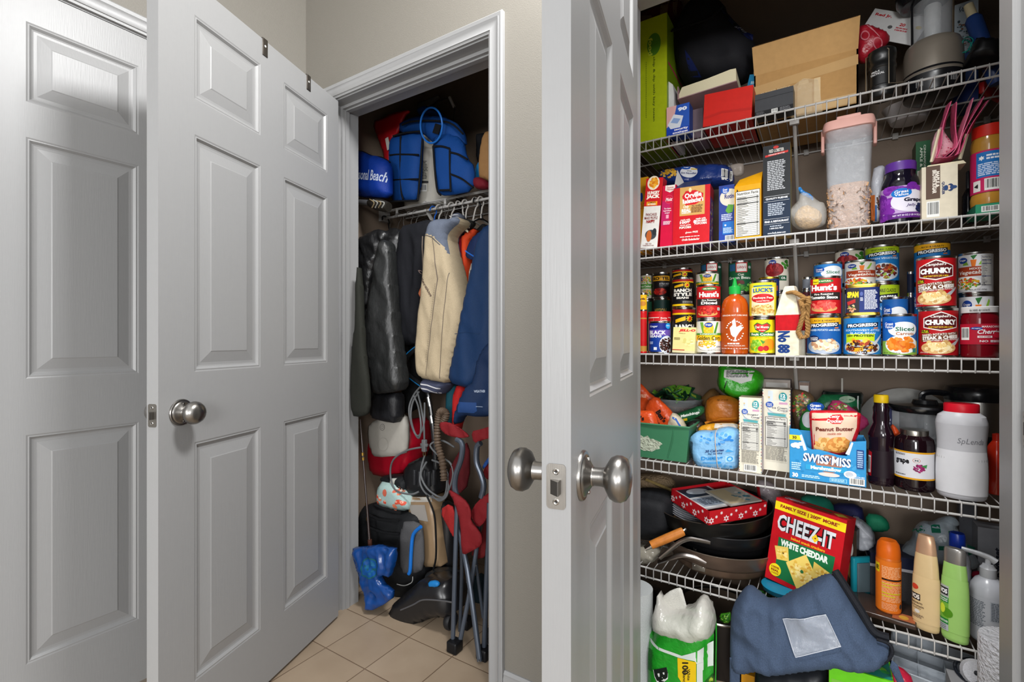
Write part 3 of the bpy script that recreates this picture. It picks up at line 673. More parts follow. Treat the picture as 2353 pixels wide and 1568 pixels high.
MIX = [('P', [(28, 72), (34, 92), (44, 72)], '7fae3c'), ('P', [(66, 72), (80, 96), (84, 92), (74, 72)], '8fbf3f'), ('P', [(48, 97), (55, 86), (64, 99)], '2f7034'), ('P', [(48, 86), (62, 86), (59, 68), (51, 68)], 'e87a22')] + kro(28, 86) + \
      [('R', 8, 42, 100, 68, 'a83e1e'), ('T', 62, 62, 32, 5.5, 'MIXED', 'f0e6da'), ('T', 55, 51, 76, 13, 'Vegetables', 'f4eee6', {'s': .15}), ('E', 36, 22, 40, 20, 'f4f4f0'), ('F', 36, 22, 35, 16, 80, 4, ['7db32c', 'f0b41c', 'e8761a', 'c5402a', '4c8a2c']), ('T', 74, 20, 20, 7, '3.5', '3a3a3a'), ('T', 60, 5, 50, 4, 'NET WT 15 OZ (425g)', '3a3a3a')]
z3 = ZS[2]
# left end
zt = can('5', 38, 140, 815, z3, Y1, 'peanut butter jar with red lid at the left end of the tin shelf', 'c3881f', [('R', 0, 25, 100, 85, 'c31a1c')], name='peanut_butter_jar', cat='jar', group=G3, top=plastic('c9151a'), bands=[(0, 'b98438'), (.14, 'c01518'), (.72, 'b98438'), (.88, 'c9151a')])
can('5', 40, 140, 595, zt, Y1, 'small yellow jar stacked on the peanut butter jar', 'e8b41c', [('T', 40, 72, 70, 14, 'arib', '5a2a10', {'b': .05}), ('E', 50, 40, 34, 16, 'c98430')], name='food_jar', cat='jar', group=G3)
zt = can('5', 60, 205, 680, z3, Y3, 'dark green tin hidden under the fruit cocktail tin at far left', '1e4a33', [], group=G3)
can('5', 58, 205, 368, zt, Y3, 'pale fruit cocktail tin on the far left of the back row', 'cfc9b8', kro(22, 84) + [('F', 50, 78, 40, 16, 40, 6, FRU), ('R', 0, 42, 100, 62, '4f8f3a'), ('T', 45, 52, 76, 9, 'Fruit Cocktail', 'eef0e0'), ('F', 55, 22, 38, 14, 40, 6, FRU)], group=G3)
zt = can('5', 217, 425, 662, z3, Y3 - .01, 'dark green tin with gold lettering under the black and yellow tin', '1d3b35', [('R', 0, 0, 100, 12, '3b7f8c'), ('T', 40, 78, 62, 11, 'MISSION', 'bfa14a'), ('T', 42, 66, 50, 11, 'PRIDE', 'bfa14a')], group=G3)
can('5', 207, 417, 355, zt, Y3 - .01, 'black and yellow tin of extra hot tomatoes at left of the back row', '1b1718', [('R', 0, 70, 100, 92, 'e8a91c'), ('T', 50, 81, 88, 15, 'RO*TEL', '1c1414', {'b': .05}), ('T', 66, 56, 52, 9, 'XTRA HOT', 'c9c9cc'), ('T', 66, 47, 50, 4, 'DICED TOMATOES', '9a9a9c'), ('E', 42, 22, 34, 16, '7a1512'), ('F', 42, 22, 32, 13, 50, 6, TOM)], group=G3)
zt = can('5', 160, 428, 935, z3, Y1, 'blue and purple tin of black beans, front row at left', '1b3f9c', [('R', 0, 56, 100, 76, '6b50a8'), ('T', 26, 88, 34, 9, 'Kroger', 'e8ecf4', {'s': .2}), ('E', 84, 90, 12, 10, '2f9fe0'), ('T', 84, 91, 16, 4, 'Fat Free', 'eef6fc'), ('T', 40, 67, 66, 14, 'BLACK', 'f2f2f4', {'b': .04}), ('T', 33, 54, 48, 9, 'BEANS', 'f2f2f4', {'b': .03}), ('E', 78, 24, 30, 32, 'd8dce4'), ('F', 78, 24, 27, 28, 90, 5, BEANC), ('L', 8, 26, 26, 36, 3, 'b9c9ea'), ('R', 28, 6, 40, 16, 'dfe4ea')], group=G3, bands=[(0, '153a8f'), (.5, '27409e'), (.78, '14247e')])
can('5', 150, 432, 822, z3, Y2 - .005, 'white frosting tub with a red lid behind the black beans', 'e6ddd0', [('R', 0, 80, 100, 88, 'c4181d'), ('E', 66, 84, 20, 10, 'c4181d'), ('T', 66, 87, 24, 5, 'Betty', 'f2e8e0'), ('T', 66, 81, 26, 5, 'Crocker', 'f2e8e0')], name='frosting_tub', cat='tub', group=G3, top=plastic('c9141c'), bands=[(0, 'd9d0c2'), (.9, 'c9141c')])
zt = can('5', 442, 724, 775, z3, Y2 - .01, 'black ranch beans tin, lower of the stack behind the pudding box', '151417', RANCH(), group=G3, bands=RB, yaw=6)
can('5', 440, 700, 418, zt, Y2 - .01, 'black ranch beans tin, upper of the stack behind the pudding box', '151417', RANCH(), group=G3, bands=RB)
z_ = can('5', 450, 690, 600, z3, Y3 + .01, 'black ranch beans tin, lower of the pair at the very back', '151417', RANCH(), group=G3, bands=RB, yaw=-10)
can('5', 440, 688, 305, z_, Y3 + .01, 'black ranch beans tin whose yellow sunburst peeks over the tin in front', '151417', RANCH(), group=G3, bands=RB, yaw=-10)
carton('5', 442, 712, 1018, z3, 1.632, .028, 'cream vanilla pudding box leaning in front of the ranch beans', ('dcd08c', 'd8cfa0', 'e8e0b8'),
       [('T', 62, 87, 74, 12, 'JELL-O', 'd01226', {'b': .06, 's': .2}), ('T', 40, 76, 30, 4, 'VANILLA', '7a6a30'), ('F', 70, 42, 26, 14, 24, 9, ['e6dc96', 'cfc274', 'efe8b4', 'd9cd84']), ('L', 6, 50, 34, 60, 3, '6a5a28'), ('R', 0, 10, 55, 13, 'b01c24'), ('R', 0, 0, 100, 8, 'cfc69c')], roll=2, lean=-4, name='pudding_box', group=G3)
zt = can('5', 732, 1030, 912, z3, Y1, 'golden corn tin at the front between pudding box and chili sauce', 'e3dfd2', CORNL, group=G3)
can('5', 732, 1026, 500, zt, Y1, 'red tin of fire roasted diced tomatoes standing on the corn tin', 'b81a1e', HUNT('Diced', ''), group=G3, yaw=4)
z_ = can('5', 728, 1004, 640, z3, Y2 + .012, 'golden corn tin, lower one behind the diced tomatoes', 'e3dfd2', CORNL, group=G3)
can('5', 726, 1006, 350, z_, Y2 + .012, 'golden corn tin showing its top above the diced tomatoes', 'e3dfd2', CORNL, group=G3)
LIB = lambda t: [('R', 36, 66, 78, 100, 'c01a22'), ('R', 39, 69, 75, 97, 'e4e0da'), ('T', 57, 83, 32, 13, "Libby's", 'a8141c', {'s': .35}), ('E', 90, 84, 8, 5, 'a9b9bb'), ('R', 8, 72, 34, 96, '2a5d86')] + t
GB = [('T', 54, 58, 22, 7, 'Cut', 'e4ead8'), ('T', 50, 47, 90, 10, 'Green Beans', 'e9efe0'), ('P', [(36, 24), (36, 32), (44, 37), (60, 37), (66, 32), (66, 24)], '5f2a24'), ('F', 70, 12, 34, 12, 40, 7, ['3f8f2f', '5cae3c', '2c6f24', '7cc04e'])]
z_ = can('5', 782, 1040, 540, z3, Y3, 'dark green tin under the tin with the red and white badge', '1d4a32', [], group=G3)
can('5', 782, 1040, 232, z_, Y3, 'dark green tin with a red and white badge at the back behind the corn', '173f2c', LIB([]), group=G3, yaw=-6)
z_ = can('5', 1118, 1395, 600, z3, Y3, 'tin under the cut green beans, behind the chili sauce bottle', 'd3d0c6', [('R', 20, 60, 80, 90, 'c9c4bc'), ('T', 50, 75, 20, 12, 'R', 'b01c22')], group=G3)
can('5', 1116, 1394, 222, z_, Y3, 'green tin of cut green beans behind the chili sauce bottle', '1d5a38', LIB(GB), group=G3)
zt = can('5', 1368, 1680, 893, z3, Y1, 'yellow fruit cocktail tin to the right of the chili sauce', 'e9d81c', [('P', [(22, 84), (34, 92), (50, 86), (66, 92), (78, 84), (72, 70), (50, 58), (28, 70)], '1f6b33'), ('P', [(25, 83), (36, 89), (50, 83.5), (64, 89), (75, 83), (68, 71), (50, 61), (32, 71)], 'c51c22'), ('T', 50, 78, 44, 8, 'Del Monte', 'f4eedc'), ('T', 50, 68, 20, 4, 'Quality', 'f4eedc'), ('R', 0, 50, 100, 62, '2d7a2f'), ('T', 52, 56, 80, 8, 'Fruit Cocktail', 'f4f2e2', {'b': .04}), ('T', 50, 46, 44, 3.5, 'IN 100% JUICE', 'b5501c'), ('F', 26, 22, 22, 17, 28, 7, ['8cc63a', 'a8d455', '6fae28']), ('E', 72, 26, 22, 17, 'f0941e'), ('E', 46, 13, 9, 8, 'c5202a'), ('E', 62, 14, 9, 8, 'b5121c'), ('P', [(44, 40), (60, 34), (52, 26)], '3f8a2c')], group=G3)
can('5', 1367, 1697, 455, zt, Y1, 'yellow blackeye peas tin standing on the fruit cocktail', 'e8d92c', [('R', 12, 0, 88, 86, 'eee4b4'), ('P', [(20, 82), (18, 68), (82, 68), (80, 82), (50, 90)], 'f0e23a'), ('R', 20, 88, 80, 92, '2f6f8f'), ('T', 50, 77, 62, 13, "LUCK'S", '14549c', {'b': .05}), ('E', 50, 52, 37, 14, 'c01f22'), ('T', 50, 53, 62, 8, 'Blackeye Peas', 'f6eee2'), ('T', 50, 44, 40, 3.5, 'Seasoned With Pork', 'f6eee2'), ('F', 50, 18, 42, 16, 110, 4.4, PEAC)], group=G3)
z_ = can('5', 1440, 1722, 660, z3, Y2 + .012, 'dark blue tin, lower one behind the blackeye peas', '1d2f66', [], group=G3)
can('5', 1480, 1730, 410, z_, Y2 + .012, 'blue tin with a gold lid edging past the blackeye peas tin', '1f3070', [('R', 60, 30, 90, 60, 'b5502c')], group=G3, top=M('c9a93c', .3, 1.0))
z_ = can('5', 1550, 1848, 590, z3, Y3 - .01, 'pale tin under the tomato sauce tin behind the buoy', 'd6d0c2', [('T', 60, 60, 30, 9, 'USA', '5a5a52')], group=G3)
TS = kro(36, 90) + [('E', 40, 66, 34, 22, '8a1c22'), ('F', 40, 66, 26, 14, 16, 9, ['a32a2c', '7a1218', 'b5383a']), ('F', 80, 82, 14, 12, 8, 9, ['4f9a3a', '3a7f2c']), ('R', 55, 30, 86, 46, '1e5a3a'), ('T', 74, 38, 18, 8, 'ce.', 'eef0ea')]
can('5', 1548, 1846, 178, z_, Y3 - .01, 'pale tin picturing a bowl of tomato sauce in front of the shelf brace', 'ddd6c6', TS, group=G3)
z_ = can('5', 2000, 2120, 560, z3, Y2 + .02, 'dark maroon tin behind the rope of the buoy', '4a1a22', [], group=G3)
can('5', 2004, 2122, 405, z_, Y2 + .02, 'grey tin just left of the tomato sauce tin', '6c7078', [], group=G3)
# right group
zt = can('6', 18, 392, 825, z3, Y1, 'blue and yellow loaded potato soup tin right of the buoy rope', '14559c', PROG(['LOADED POTATO with BACON'], [('E', 50, 20, 44, 20, 'aab4c4'), ('F', 54, 24, 36, 17, 80, 6, ['e8dcc0', 'd9c4a0', 'f2e8d2', 'b98a68']), ('E', 26, 42, 13, 9, '14204a'), ('T', 26, 44, 20, 4, 'BACON', 'f0f0f0'), ('T', 26, 39, 20, 4, 'CHEESE', 'f0f0f0')], ('e6a81c', '- RICH & HEARTY -')), group=G3, bands=[(0, '14559c'), (.82, 'e6a81c')])
can('6', 52, 392, 408, zt, Y1, 'red tin of fire roasted tomato sauce standing on the potato soup', 'b8161c', HUNT('Tomato Sauce', '', 80)[:6] + [('E', 50, 14, 38, 10, 'c9935a'), ('F', 50, 22, 34, 12, 60, 6, ['d9534a', 'c43c34', 'e87062']), ('R', 20, 84, 38, 99, 'e8cf1c'), ('T', 29, 91, 15, 5, 'New!', '3a3014'), ('C', 2, 44, 10, 84)], group=G3, yaw=-8)
z_ = can('6', 88, 402, 560, z3, Y2 + .008, 'blue and white tin, lower one behind the tomato sauce', '1b62b4', [], group=G3)
can('6', 88, 402, 258, z_, Y2 + .008, 'blue and white sliced vegetable tin behind the tomato sauce tin', '2b7cc4', [('E', 66, 66, 36, 26, 'e6edf2')] + GV + [('T', 66, 66, 40, 13, 'Sliced', '1f6b4a')], group=G3)
z_ = can('6', 318, 640, 500, z3, Y3 + .008, 'pale tin hidden under the tomato tin behind the mixed vegetables', 'd6d0c2', [], group=G3)
can('6', 318, 640, 120, z_, Y3 + .008, 'pale tomato tin at the back between sliced and mixed vegetables', 'ddd6c6', TS, group=G3)
SOUTH = PROG(['SOUTHWEST-STYLE', 'BLACK BEAN'], [('R', 12, 24, 78, 56, 'bcd61c'), ('T', 45, 50, 60, 8, '20g PROTEIN', '1f2a14', {'b': .04}), ('E', 50, 19, 44, 20, 'b9c2ca'), ('F', 50, 18, 40, 16, 110, 4.5, BEANC + ['8f3f1c', 'e0a01e']), ('P', [(72, 30), (98, 56), (99, 52), (78, 24)], 'bcc4cc'), ('E', 48, 30, 27, 10, 'aab2ba'), ('F', 48, 32, 25, 11, 50, 5, ['3b1c16', 'e8a020', 'a03a1c', 'f0c040']), ('T', 45, 5, 50, 3.5, 'NET WT 18.5 OZ', 'd8e0e8')])
zt = can('6', 408, 820, 825, z3, Y1 - .004, 'bright blue southwest-style black bean soup tin under the luncheon meat', '1b74b8', SOUTH, group=G3)
t = T('luncheon_meat_tin', 'rounded dark blue luncheon meat tin with a gold rim on the bean soup', 'can', (0, 0, 0), 0, G3)
pX = W(K('6', 617, 0)[0], 0, Y1 + .0).x; t.location = (pX, Y1, zt); t.rotation_euler = (0, 0, -atan2(pX, Y1))
hS = W(K('6', 617, 0)[0], K('6', 0, 488)[1], Y1).z - zt; rS = (XW(K('6', 815, 0)[0], Y1) - XW(K('6', 418, 0)[0], Y1)) / 2 * .93
def sq(mb, prof, mats, sx, sy, pw=.55):
    n = 48; base = len(mb.v)
    for r, z in prof:
        for i in range(n):
            a = 2 * pi * i / n; cx_, cy = cos(a), sin(a)
            mb.v.append(Vector((r * sx * math.copysign(abs(cx_) ** pw, cx_), r * sy * math.copysign(abs(cy) ** pw, cy), z)))
    for j in range(len(prof) - 1):
        for i in range(n):
            k = (i + 1) % n; mb.f.append([base + j * n + i, base + j * n + k, base + (j + 1) * n + k, base + (j + 1) * n + i]); mb.m.append(mb.mi(mats[min(j, len(mats) - 1)])); mb.sm.append(True)
    for j, fl in ((0, 1), (len(prof) - 1, 0)):
        idx = [base + j * n + i for i in range(n)]; mb.f.append(idx[::-1] if fl else idx); mb.m.append(mb.mi(mats[0 if fl else -1])); mb.sm.append(False)
gold = M('c8ad4a', .3, 1.0)
k = MB(); sq(k, [(.95, 0), (1.03, .002), (1.03, .006), (.99, .009), (.99, hS - .010), (1.04, hS - .006), (1.04, hS - .001), (.98, hS), (.97, hS - .004)], [gold, gold, gold, inkmat('1d2f6e'), gold, gold], rS, rS * .62); k.build('can_body', t)
l = MB(); print_on(l, [('R', 0, 0, 40, 100, '201c24'), ('T', 20, 74, 36, 26, 'SPAM', 'f0c61c', {'b': .07, 'o': '15120c'}), ('P', [(2, 44), (28, 56), (28, 40), (4, 30)], 'a51c1c'), ('F', 16, 16, 13, 16, 30, 4, ['c98a6a', '8f5a2c', '5f8f3a', 'd9b48a']), ('L', 56, 10, 96, 92, 14, 'd8dcec'), ('E', 47, 76, 5, 9, '5060a0'), ('L', 43, 46, 53, 62, 3, 'd8dcec')], rS * 1.86, hS - .022, lambda x, y, e: Vector((x - rS * .93, -rS * .62 * (1 - .10 * abs((x - rS * .93) / rS) ** 6) - e - .0004, y + .010)), cut=(rS * .15, 0)); l.build('paper_label', t)
z_ = can('6', 425, 762, 560, z3, Y2 + .008, 'white tin under the mixed vegetables tin, behind the luncheon meat', 'dcd9d2', [('T', 50, 50, 60, 10, 'Corn', '6a5a20')], group=G3)
can('6', 422, 762, 235, z_, Y2 + .008, 'white mixed vegetables tin with a rust band above the luncheon meat', 'dfdcd4', MIX, group=G3)
GARD = PROG(['GARDEN VEGETABLE'], [('E', 54, 26, 42, 26, 'c2cad2'), ('F', 54, 27, 38, 22, 90, 5, ['5a1c14', '7a2a1c', '3f1410', 'b5501e', '8fae3c'])], ('a9c41e', 'VEGETABLE CLASSICS'))
z_ = can('6', 645, 1018, 480, z3, Y2 + .045, 'lime-topped vegetable soup tin, lower one behind the carrots', '1b74b8', GARD, group=G3, bands=[(0, '1b74b8'), (.82, 'a9c41e')], yaw=5)
can('6', 642, 1015, 78, z_, Y2 + .045, 'lime-topped vegetable soup tin, upper one at the back', '1b74b8', GARD, group=G3, bands=[(0, '1b74b8'), (.82, 'a9c41e')])
zt = can('6', 827, 1205, 808, z3, Y1, 'sliced carrots tin in the front row beside the red soup tins', '1f63b0', GVS(), group=G3, bands=[(0, '9aa85a'), (.36, '1f63b0')])
can('6', 822, 1112, 625, z3, Y2 + .008, 'sliced carrots tin behind the front carrots tin', '1f63b0', GVS(), group=G3)
z_ = can('6', 1094, 1180, 600, z3, Y2 + .03, 'dark navy tin in the gap left of the red soup tins, lower', '18203c', [], group=G3)
can('6', 1094, 1180, 350, z_, Y2 + .03, 'dark navy tin in the gap left of the red soup tins, upper', '18203c', [], group=G3)
zt = can('6', 1212, 1652, 748, z3, Y1 + .006, 'large red chunky soup tin, lower of the two at the front', 'b0121a', CHUN, group=G3, yaw=9)
can('6', 1188, 1632, 198, zt, Y1 + .006, 'large red chunky soup tin, upper of the two at the front', 'b8141c', CHUN, group=G3, yaw=0)
z_ = can('6', 1165, 1565, 480, z3, Y2 + .03, 'blue tin hidden behind the red soup tins', '1b74b8', GV, group=G3, yaw=-20)
can('6', 1165, 1565, 42, z_, Y2 + .03, 'yellow-topped hearty soup tin showing above the red soup tins', '1b74b8', PROG([], [], ('e6a81c', '- RICH & HEARTY -')), group=G3, bands=[(0, '1b74b8'), (.82, 'e6a81c')])
MIXR = [(a if a[0] != 'x' else a) for a in MIX] + [('N', 72, 18, 99, 96, '1a3068')]
z_ = can('6', 1648, 2035, 597, z3, Y1 + .085, 'white mixed vegetables tin behind the cherry jar', 'dfe0e2', MIX, group=G3)
can('6', 1640, 2030, 150, z_, Y1 + .085, 'white mixed vegetables tin turned to its facts panel at far right', 'dfe0e2', MIXR, group=G3, yaw=-14)
# jar of cherries
def jar(c, x0, x1, yt, z0, Y, label, body, items, prof, lidm, lab=(.15, .6), bg='eeeeee', name='jar', group=None, liquid=None, cat='jar', yaw=0, sy=1, lidt=(), parts=('jar_body', 'lid', 'paper_label')):
    """prof: list of (r fraction, z fraction) for the vessel; lid: list after a None"""
    p0, p1 = K(c, x0, yt), K(c, x1, yt); xa, xb = XW(p0[0], Y), XW(p1[0], Y); X = (xa + xb) / 2; phi = atan2(X, Y); r = (xb - xa) / 2 * cos(phi)
    h = W((p0[0] + p1[0]) / 2, p0[1], Y).z - z0; t = T(name, label, cat, (X, Y, z0), -phi + radians(yaw), group)
    i = prof.index(None); b = MB(); b.lathe([(a * r, q * h) for a, q in prof[:i]], body, 44, sy=sy); o = b.build(parts[0], t)
    l = MB(); l.lathe([(a * r, q * h) for a, q in prof[i + 1:]], lidm, 44, sy=sy)
    if lidt: print_on(l, lidt, r * 1.5, h * .06, lambda x, y, e: Vector((r * sin((x - r * .75) / r), -(r * 1.0 + e) * cos((x - r * .75) / r), prof[i + 1][1] * h + .002 + y)), cut=(r * .2, 0))
    l.build(parts[1], t)
    if items is not None:
        R = r * 1.0; A = radians(75); Wd = 2 * A * R; l = MB()
        pr = [(a * r + .0010, q * h) for a, q in prof[:i]]
        def rad(z):
            for (a, za), (b_, zb) in zip(pr, pr[1:]):
                if za <= z <= zb and zb > za: return a + (b_ - a) * (z - za) / (zb - za)
            return R
        z1, z2 = lab[0] * h, lab[1] * h
        n = 8; l.lathe([(rad(z1 + (z2 - z1) * k / n), z1 + (z2 - z1) * k / n) for k in range(n + 1)], inkmat(bg), 44, sy=sy); l.f = [f for f in l.f if len(f) == 4]; l.m = l.m[:len(l.f)]; l.sm = l.sm[:len(l.f)]
        print_on(l, items, Wd, z2 - z1, lambda s_, t_, e: Vector(((rad(z1 + t_) + e) * sin((s_ - Wd / 2) / R), -sy * (rad(z1 + t_) + e) * cos((s_ - Wd / 2) / R) - (e if sy != 1 else 0), z1 + t_)), cut=(R * .18, (z2 - z1) / 6))
        l.build(parts[2], t)
    if liquid:
        q = MB(); q.lathe([(a * r * .96, z_ * h) for a, z_ in liquid[1]], liquid[0], 40, sy=sy); q.build(liquid[2], t)
    return z0 + h
LIDC = lambda z, r=.86: [(r, z), (r, 1 - .012), (r * .96, 1.0), (0, 1.0)]
jar('6', 1665, 2095, 728, z3, Y1 + .004, 'glass jar of maraschino cherries with white lid at the right end', M('6e0a16', .12), [('R', 0, 0, 100, 100, 'b01830'), ('C', 8, 22, 30, 84)] + kro(44, 78, .9) + [('T', 74, 86, 40, 10, 'MARASCHINO', 'f0dadc'), ('T', 72, 62, 52, 22, 'Cherries', 'f4eef0', {'s': .3}), ('R', 46, 32, 74, 42, 'eadfe0'), ('T', 60, 37, 22, 6, 'NO STEMS', 'a01830'), ('E', 86, 46, 10, 14, 'd0203a'), ('T', 58, 16, 16, 10, 'NO', 'f4eef0'), ('L', 70, 10, 98, 22, 2, 'f4eef0')],
    [(.9, 0), (.98, .02), (1, .06), (1, .74), (.97, .8), (.9, .86), (.9, .88), None] + LIDC(.88, .97), M('d4d2d0', .35), lab=(.26, .66), bg='b01830', name='cherry_jar', group=G3, lidt=[('T', 50, 50, 70, 60, 'REAL CHERRIES - MAY CONTAIN PITS', '444444')])
# chili sauce bottle
jar('5', 1032, 1360, 600, z3, Y1 + .006, 'orange chili sauce squeeze bottle with green nozzle cap', M('b04a12', .14), [('T', 50, 92, 80, 4, 'SRIRACHA HOT CHILI SAUCE', 'ece4da'), ('P', [(40, 40), (36, 58), (44, 66), (42, 76), (50, 84), (52, 74), (54, 60), (66, 66), (72, 56), (62, 46), (54, 34), (46, 34)], 'ece4da'), ('P', [(50, 34), (48, 22), (52, 22), (54, 34)], 'ece4da')] + [('R', 50 + 24 * cos(radians(a)) - 2, 50 + 26 * sin(radians(a)) - 1.6, 50 + 24 * cos(radians(a)) + 2, 50 + 26 * sin(radians(a)) + 1.6, 'ece4da') for a in list(range(200, 345, 16)) + list(range(20, 165, 14))] + [('L', 30, 13, 70, 19, 1, 'ece4da'), ('T', 50, 10, 60, 3.4, 'HUY FONG FOODS, INC.', 'ece4da'), ('T', 50, 2.5, 84, 3.6, 'Net Wt. 28 oz. (1 lb. 12 oz.)(793g)', 'ece4da')],
    [(.93, 0), (1, .02), (1, .74), (.96, .82), (.82, .90), (.6, .945), (.42, .965), (.42, .99), None, (.44, .985), (.44, 1.10), (.40, 1.115), (.22, 1.125), (.18, 1.15), (.10, 1.24), (.05, 1.26), (0, 1.26)], M('1c9a3e', .35), lab=(.08, .68), bg='ad4812', name='chili_sauce_bottle', group=G3, cat='bottle', parts=('bottle_body', 'nozzle_cap', 'printing'))
# wooden buoy with rope
t = T('wooden_buoy', 'white and red weathered wooden buoy painted No 88', 'buoy', (0, 0, 0), 0, G3)
a0 = XW(K('5', 1683, 0)[0], 1.635); a1 = XW(K('5', 1975, 0)[0], 1.635); bw = a1 - a0; t.location = (a0, 1.636, z3); t.rotation_euler = (0, 0, radians(-14))
hb = W(K('5', 1830, 0)[0], K('5', 0, 508)[1], 1.64).z - z3; b = MB(); wd_ = M('d8d0b8', .7, 0, 'wood'); rd = M('b8121c', .6, 0, 'wood')
def ring(f, z): 
    c0 = bw / 2; q = bw / 2 * f; return [(c0 - q, c0 - q, z), (c0 + q, c0 - q, z), (c0 + q, c0 + q, z), (c0 - q, c0 + q, z)]
lv = [(1, 0), (1, hb * .355), (1, hb * .58), (.62, hb * .86), (.42, hb * .985), (.36, hb)]
for (f0, q0), (f1, q1), m_ in zip(lv, lv[1:], (wd_, rd, wd_, wd_, wd_)):
    R0, R1 = ring(f0, q0), ring(f1, q1); b.add(R0 + R1, [[0, 1, 5, 4], [1, 2, 6, 5], [2, 3, 7, 6], [3, 0, 4, 7]], m_, False)
b.add(ring(lv[-1][0], hb), [[0, 1, 2, 3]], wd_, False)
print_on(b, [('T', 36, 50, 94, 54, 'No 88', '1b3a78', {'r': -90, 'b': .06})], bw, hb * .34, lambda x, y, e: Vector((x, -e, y + .004)))
b.build('buoy_body', t)
rp = MB(); rm = M('9a7444', .8, 0, 'cloth', bs=300)
cpt = lambda x, y, dy=0: Vector(W(*K('5', x, y), 1.632 + dy))
P = [cpt(1830, 590, .008), cpt(1900, 580, -.008), cpt(1965, 610, -.014), cpt(2040, 660, -.014), cpt(2075, 740, -.02), cpt(2060, 900, -.016), cpt(2075, 1020, -.012), cpt(2060, 1120, -.012), cpt(1990, 1130, -.012), cpt(1955, 1060, -.012), cpt(1985, 960, -.018), cpt(2020, 840, -.024), cpt(2000, 740, -.024), cpt(1985, 680, -.02), cpt(2070, 650, -.03), cpt(2085, 720, -.028), cpt(2000, 760, -.034)]
for ph in (0, 2.1, 4.2):
    def tw(P_, ph):
        Q = []; n = 0
        for i in range(len(P_) - 1):
            for q in range(8):
                p = P_[i].lerp(P_[i + 1], q / 8); a = ph + n * .75; n += 1; Q.append(p + Vector((.0033 * cos(a), .0033 * sin(a), .0016 * sin(a + 1))))
        return Q
    SM = []
    rp.tube(tw(P, ph), .0042, rm, 6, 0)
rp.v = [t.matrix_basis.inverted() @ v for v in rp.v]
r_ = rp.build('rope', t); r_['label'] = 'knotted tan rope loop'
# ================================================================ SECOND SHELF
G2 = 'packets and jars on the second shelf'; z2 = ZS[1]; YF = 1.636
carton('3', 20, 152, 368, z2, 1.70, .05, 'yellow-orange box at the far left behind the pancake mix', ('e0a01e', 'd08f1a', 'e0a01e'), [('T', 62, 62, 70, 8, 'CHEERY', 'c8601a'), ('E', 40, 74, 14, 6, '1b3f94')], group=G2)
carton('3', 62, 262, 372, z2, YF, .045, 'tall red and white pancake mix box leaning at the left', ('d9d6d0', 'b8161c', 'b8161c'),
       [('R', 0, 60, 100, 100, 'c4161c'), ('E', 45, 93, 36, 10, 'efe2c8'), ('F', 45, 93, 24, 7, 20, 12, ['e8961c', 'f2b43a', 'd97f14']), ('T', 50, 79, 72, 5, 'HUNGRY', 'f2ece0', {'b': .05}), ('T', 50, 73, 80, 6.5, 'JACK', 'f2ece0', {'b': .07}), ('R', 14, 61, 78, 66.5, 'e89a1c'), ('T', 46, 65, 44, 2.4, 'COMPLETE', '2a2016'), ('T', 46, 62.6, 48, 2.4, 'BUTTERMILK', 'f2ece0'), ('T', 48, 48, 66, 4, 'PANCAKES', '7a2a24'), ('T', 48, 43, 78, 4, 'MAKE PEOPLE', '7a2a24'), ('T', 48, 38, 52, 4.5, 'HAPPY', '8f1a1c', {'b': .06}), ('E', 55, 19, 34, 7, '3c4248'), ('E', 45, 17, 16, 8, 'b8602a'), ('E', 76, 23, 12, 5, '2a2e32'), ('T', 46, 6, 36, 2, 'GO TO', '7a2a24'), ('T', 46, 3.6, 66, 2, 'hungryjack.com', '7a2a24')], roll=5, group=G2, h=.235)
carton('3', 292, 452, 472, z2, YF + .004, .06, 'pink-red cake mix box between pancake mix and popcorn', ('c8143c', 'a81232', 'c8143c'),
       [('R', 0, 35, 60, 75, 'b81a5a'), ('P', [(20, 100), (92, 100), (92, 92), (56, 88), (20, 92)], 'ece4dc'), ('T', 56, 96.5, 50, 3.4, 'Duncan', 'a81a22'), ('T', 56, 93, 50, 3.4, 'Hines', 'a81a22'), ('E', 52, 77, 32, 7, 'd8405c'), ('E', 52, 77, 29, 6.2, 'c8143c'), ('T', 52, 77, 50, 6, 'Moist', 'f0e4e4', {'s': .3}), ('T', 44, 62, 52, 3, 'Try these', 'f0e4e4'), ('T', 44, 58.5, 60, 3, 'ingredient', 'f0e4e4'), ('T', 44, 55, 36, 3, 'swaps!', 'f0e4e4'), ('L', 18, 36, 76, 42, 3, 'f0dce0'), ('R', 36, 46, 56, 52, 'e4a0b0')], roll=3, group=G2)
def flap(mb, w, d, h):
    mb.add([(0, 0, h), (w, 0, h), (w, -.0, h), (w * .96, d * .9, h + .04), (w * .16, d * .9, h + .04)], [[0, 1, 3, 4]], M('1c2a5c', .4, 0, 'card'), False)
    mb.add([(0, .002, h), (w * .16, d * .9, h + .04), (w * .02, d * .5, h + .075)], [[0, 1, 2]], M('dcd9d2', .5, 0, 'card'), False)
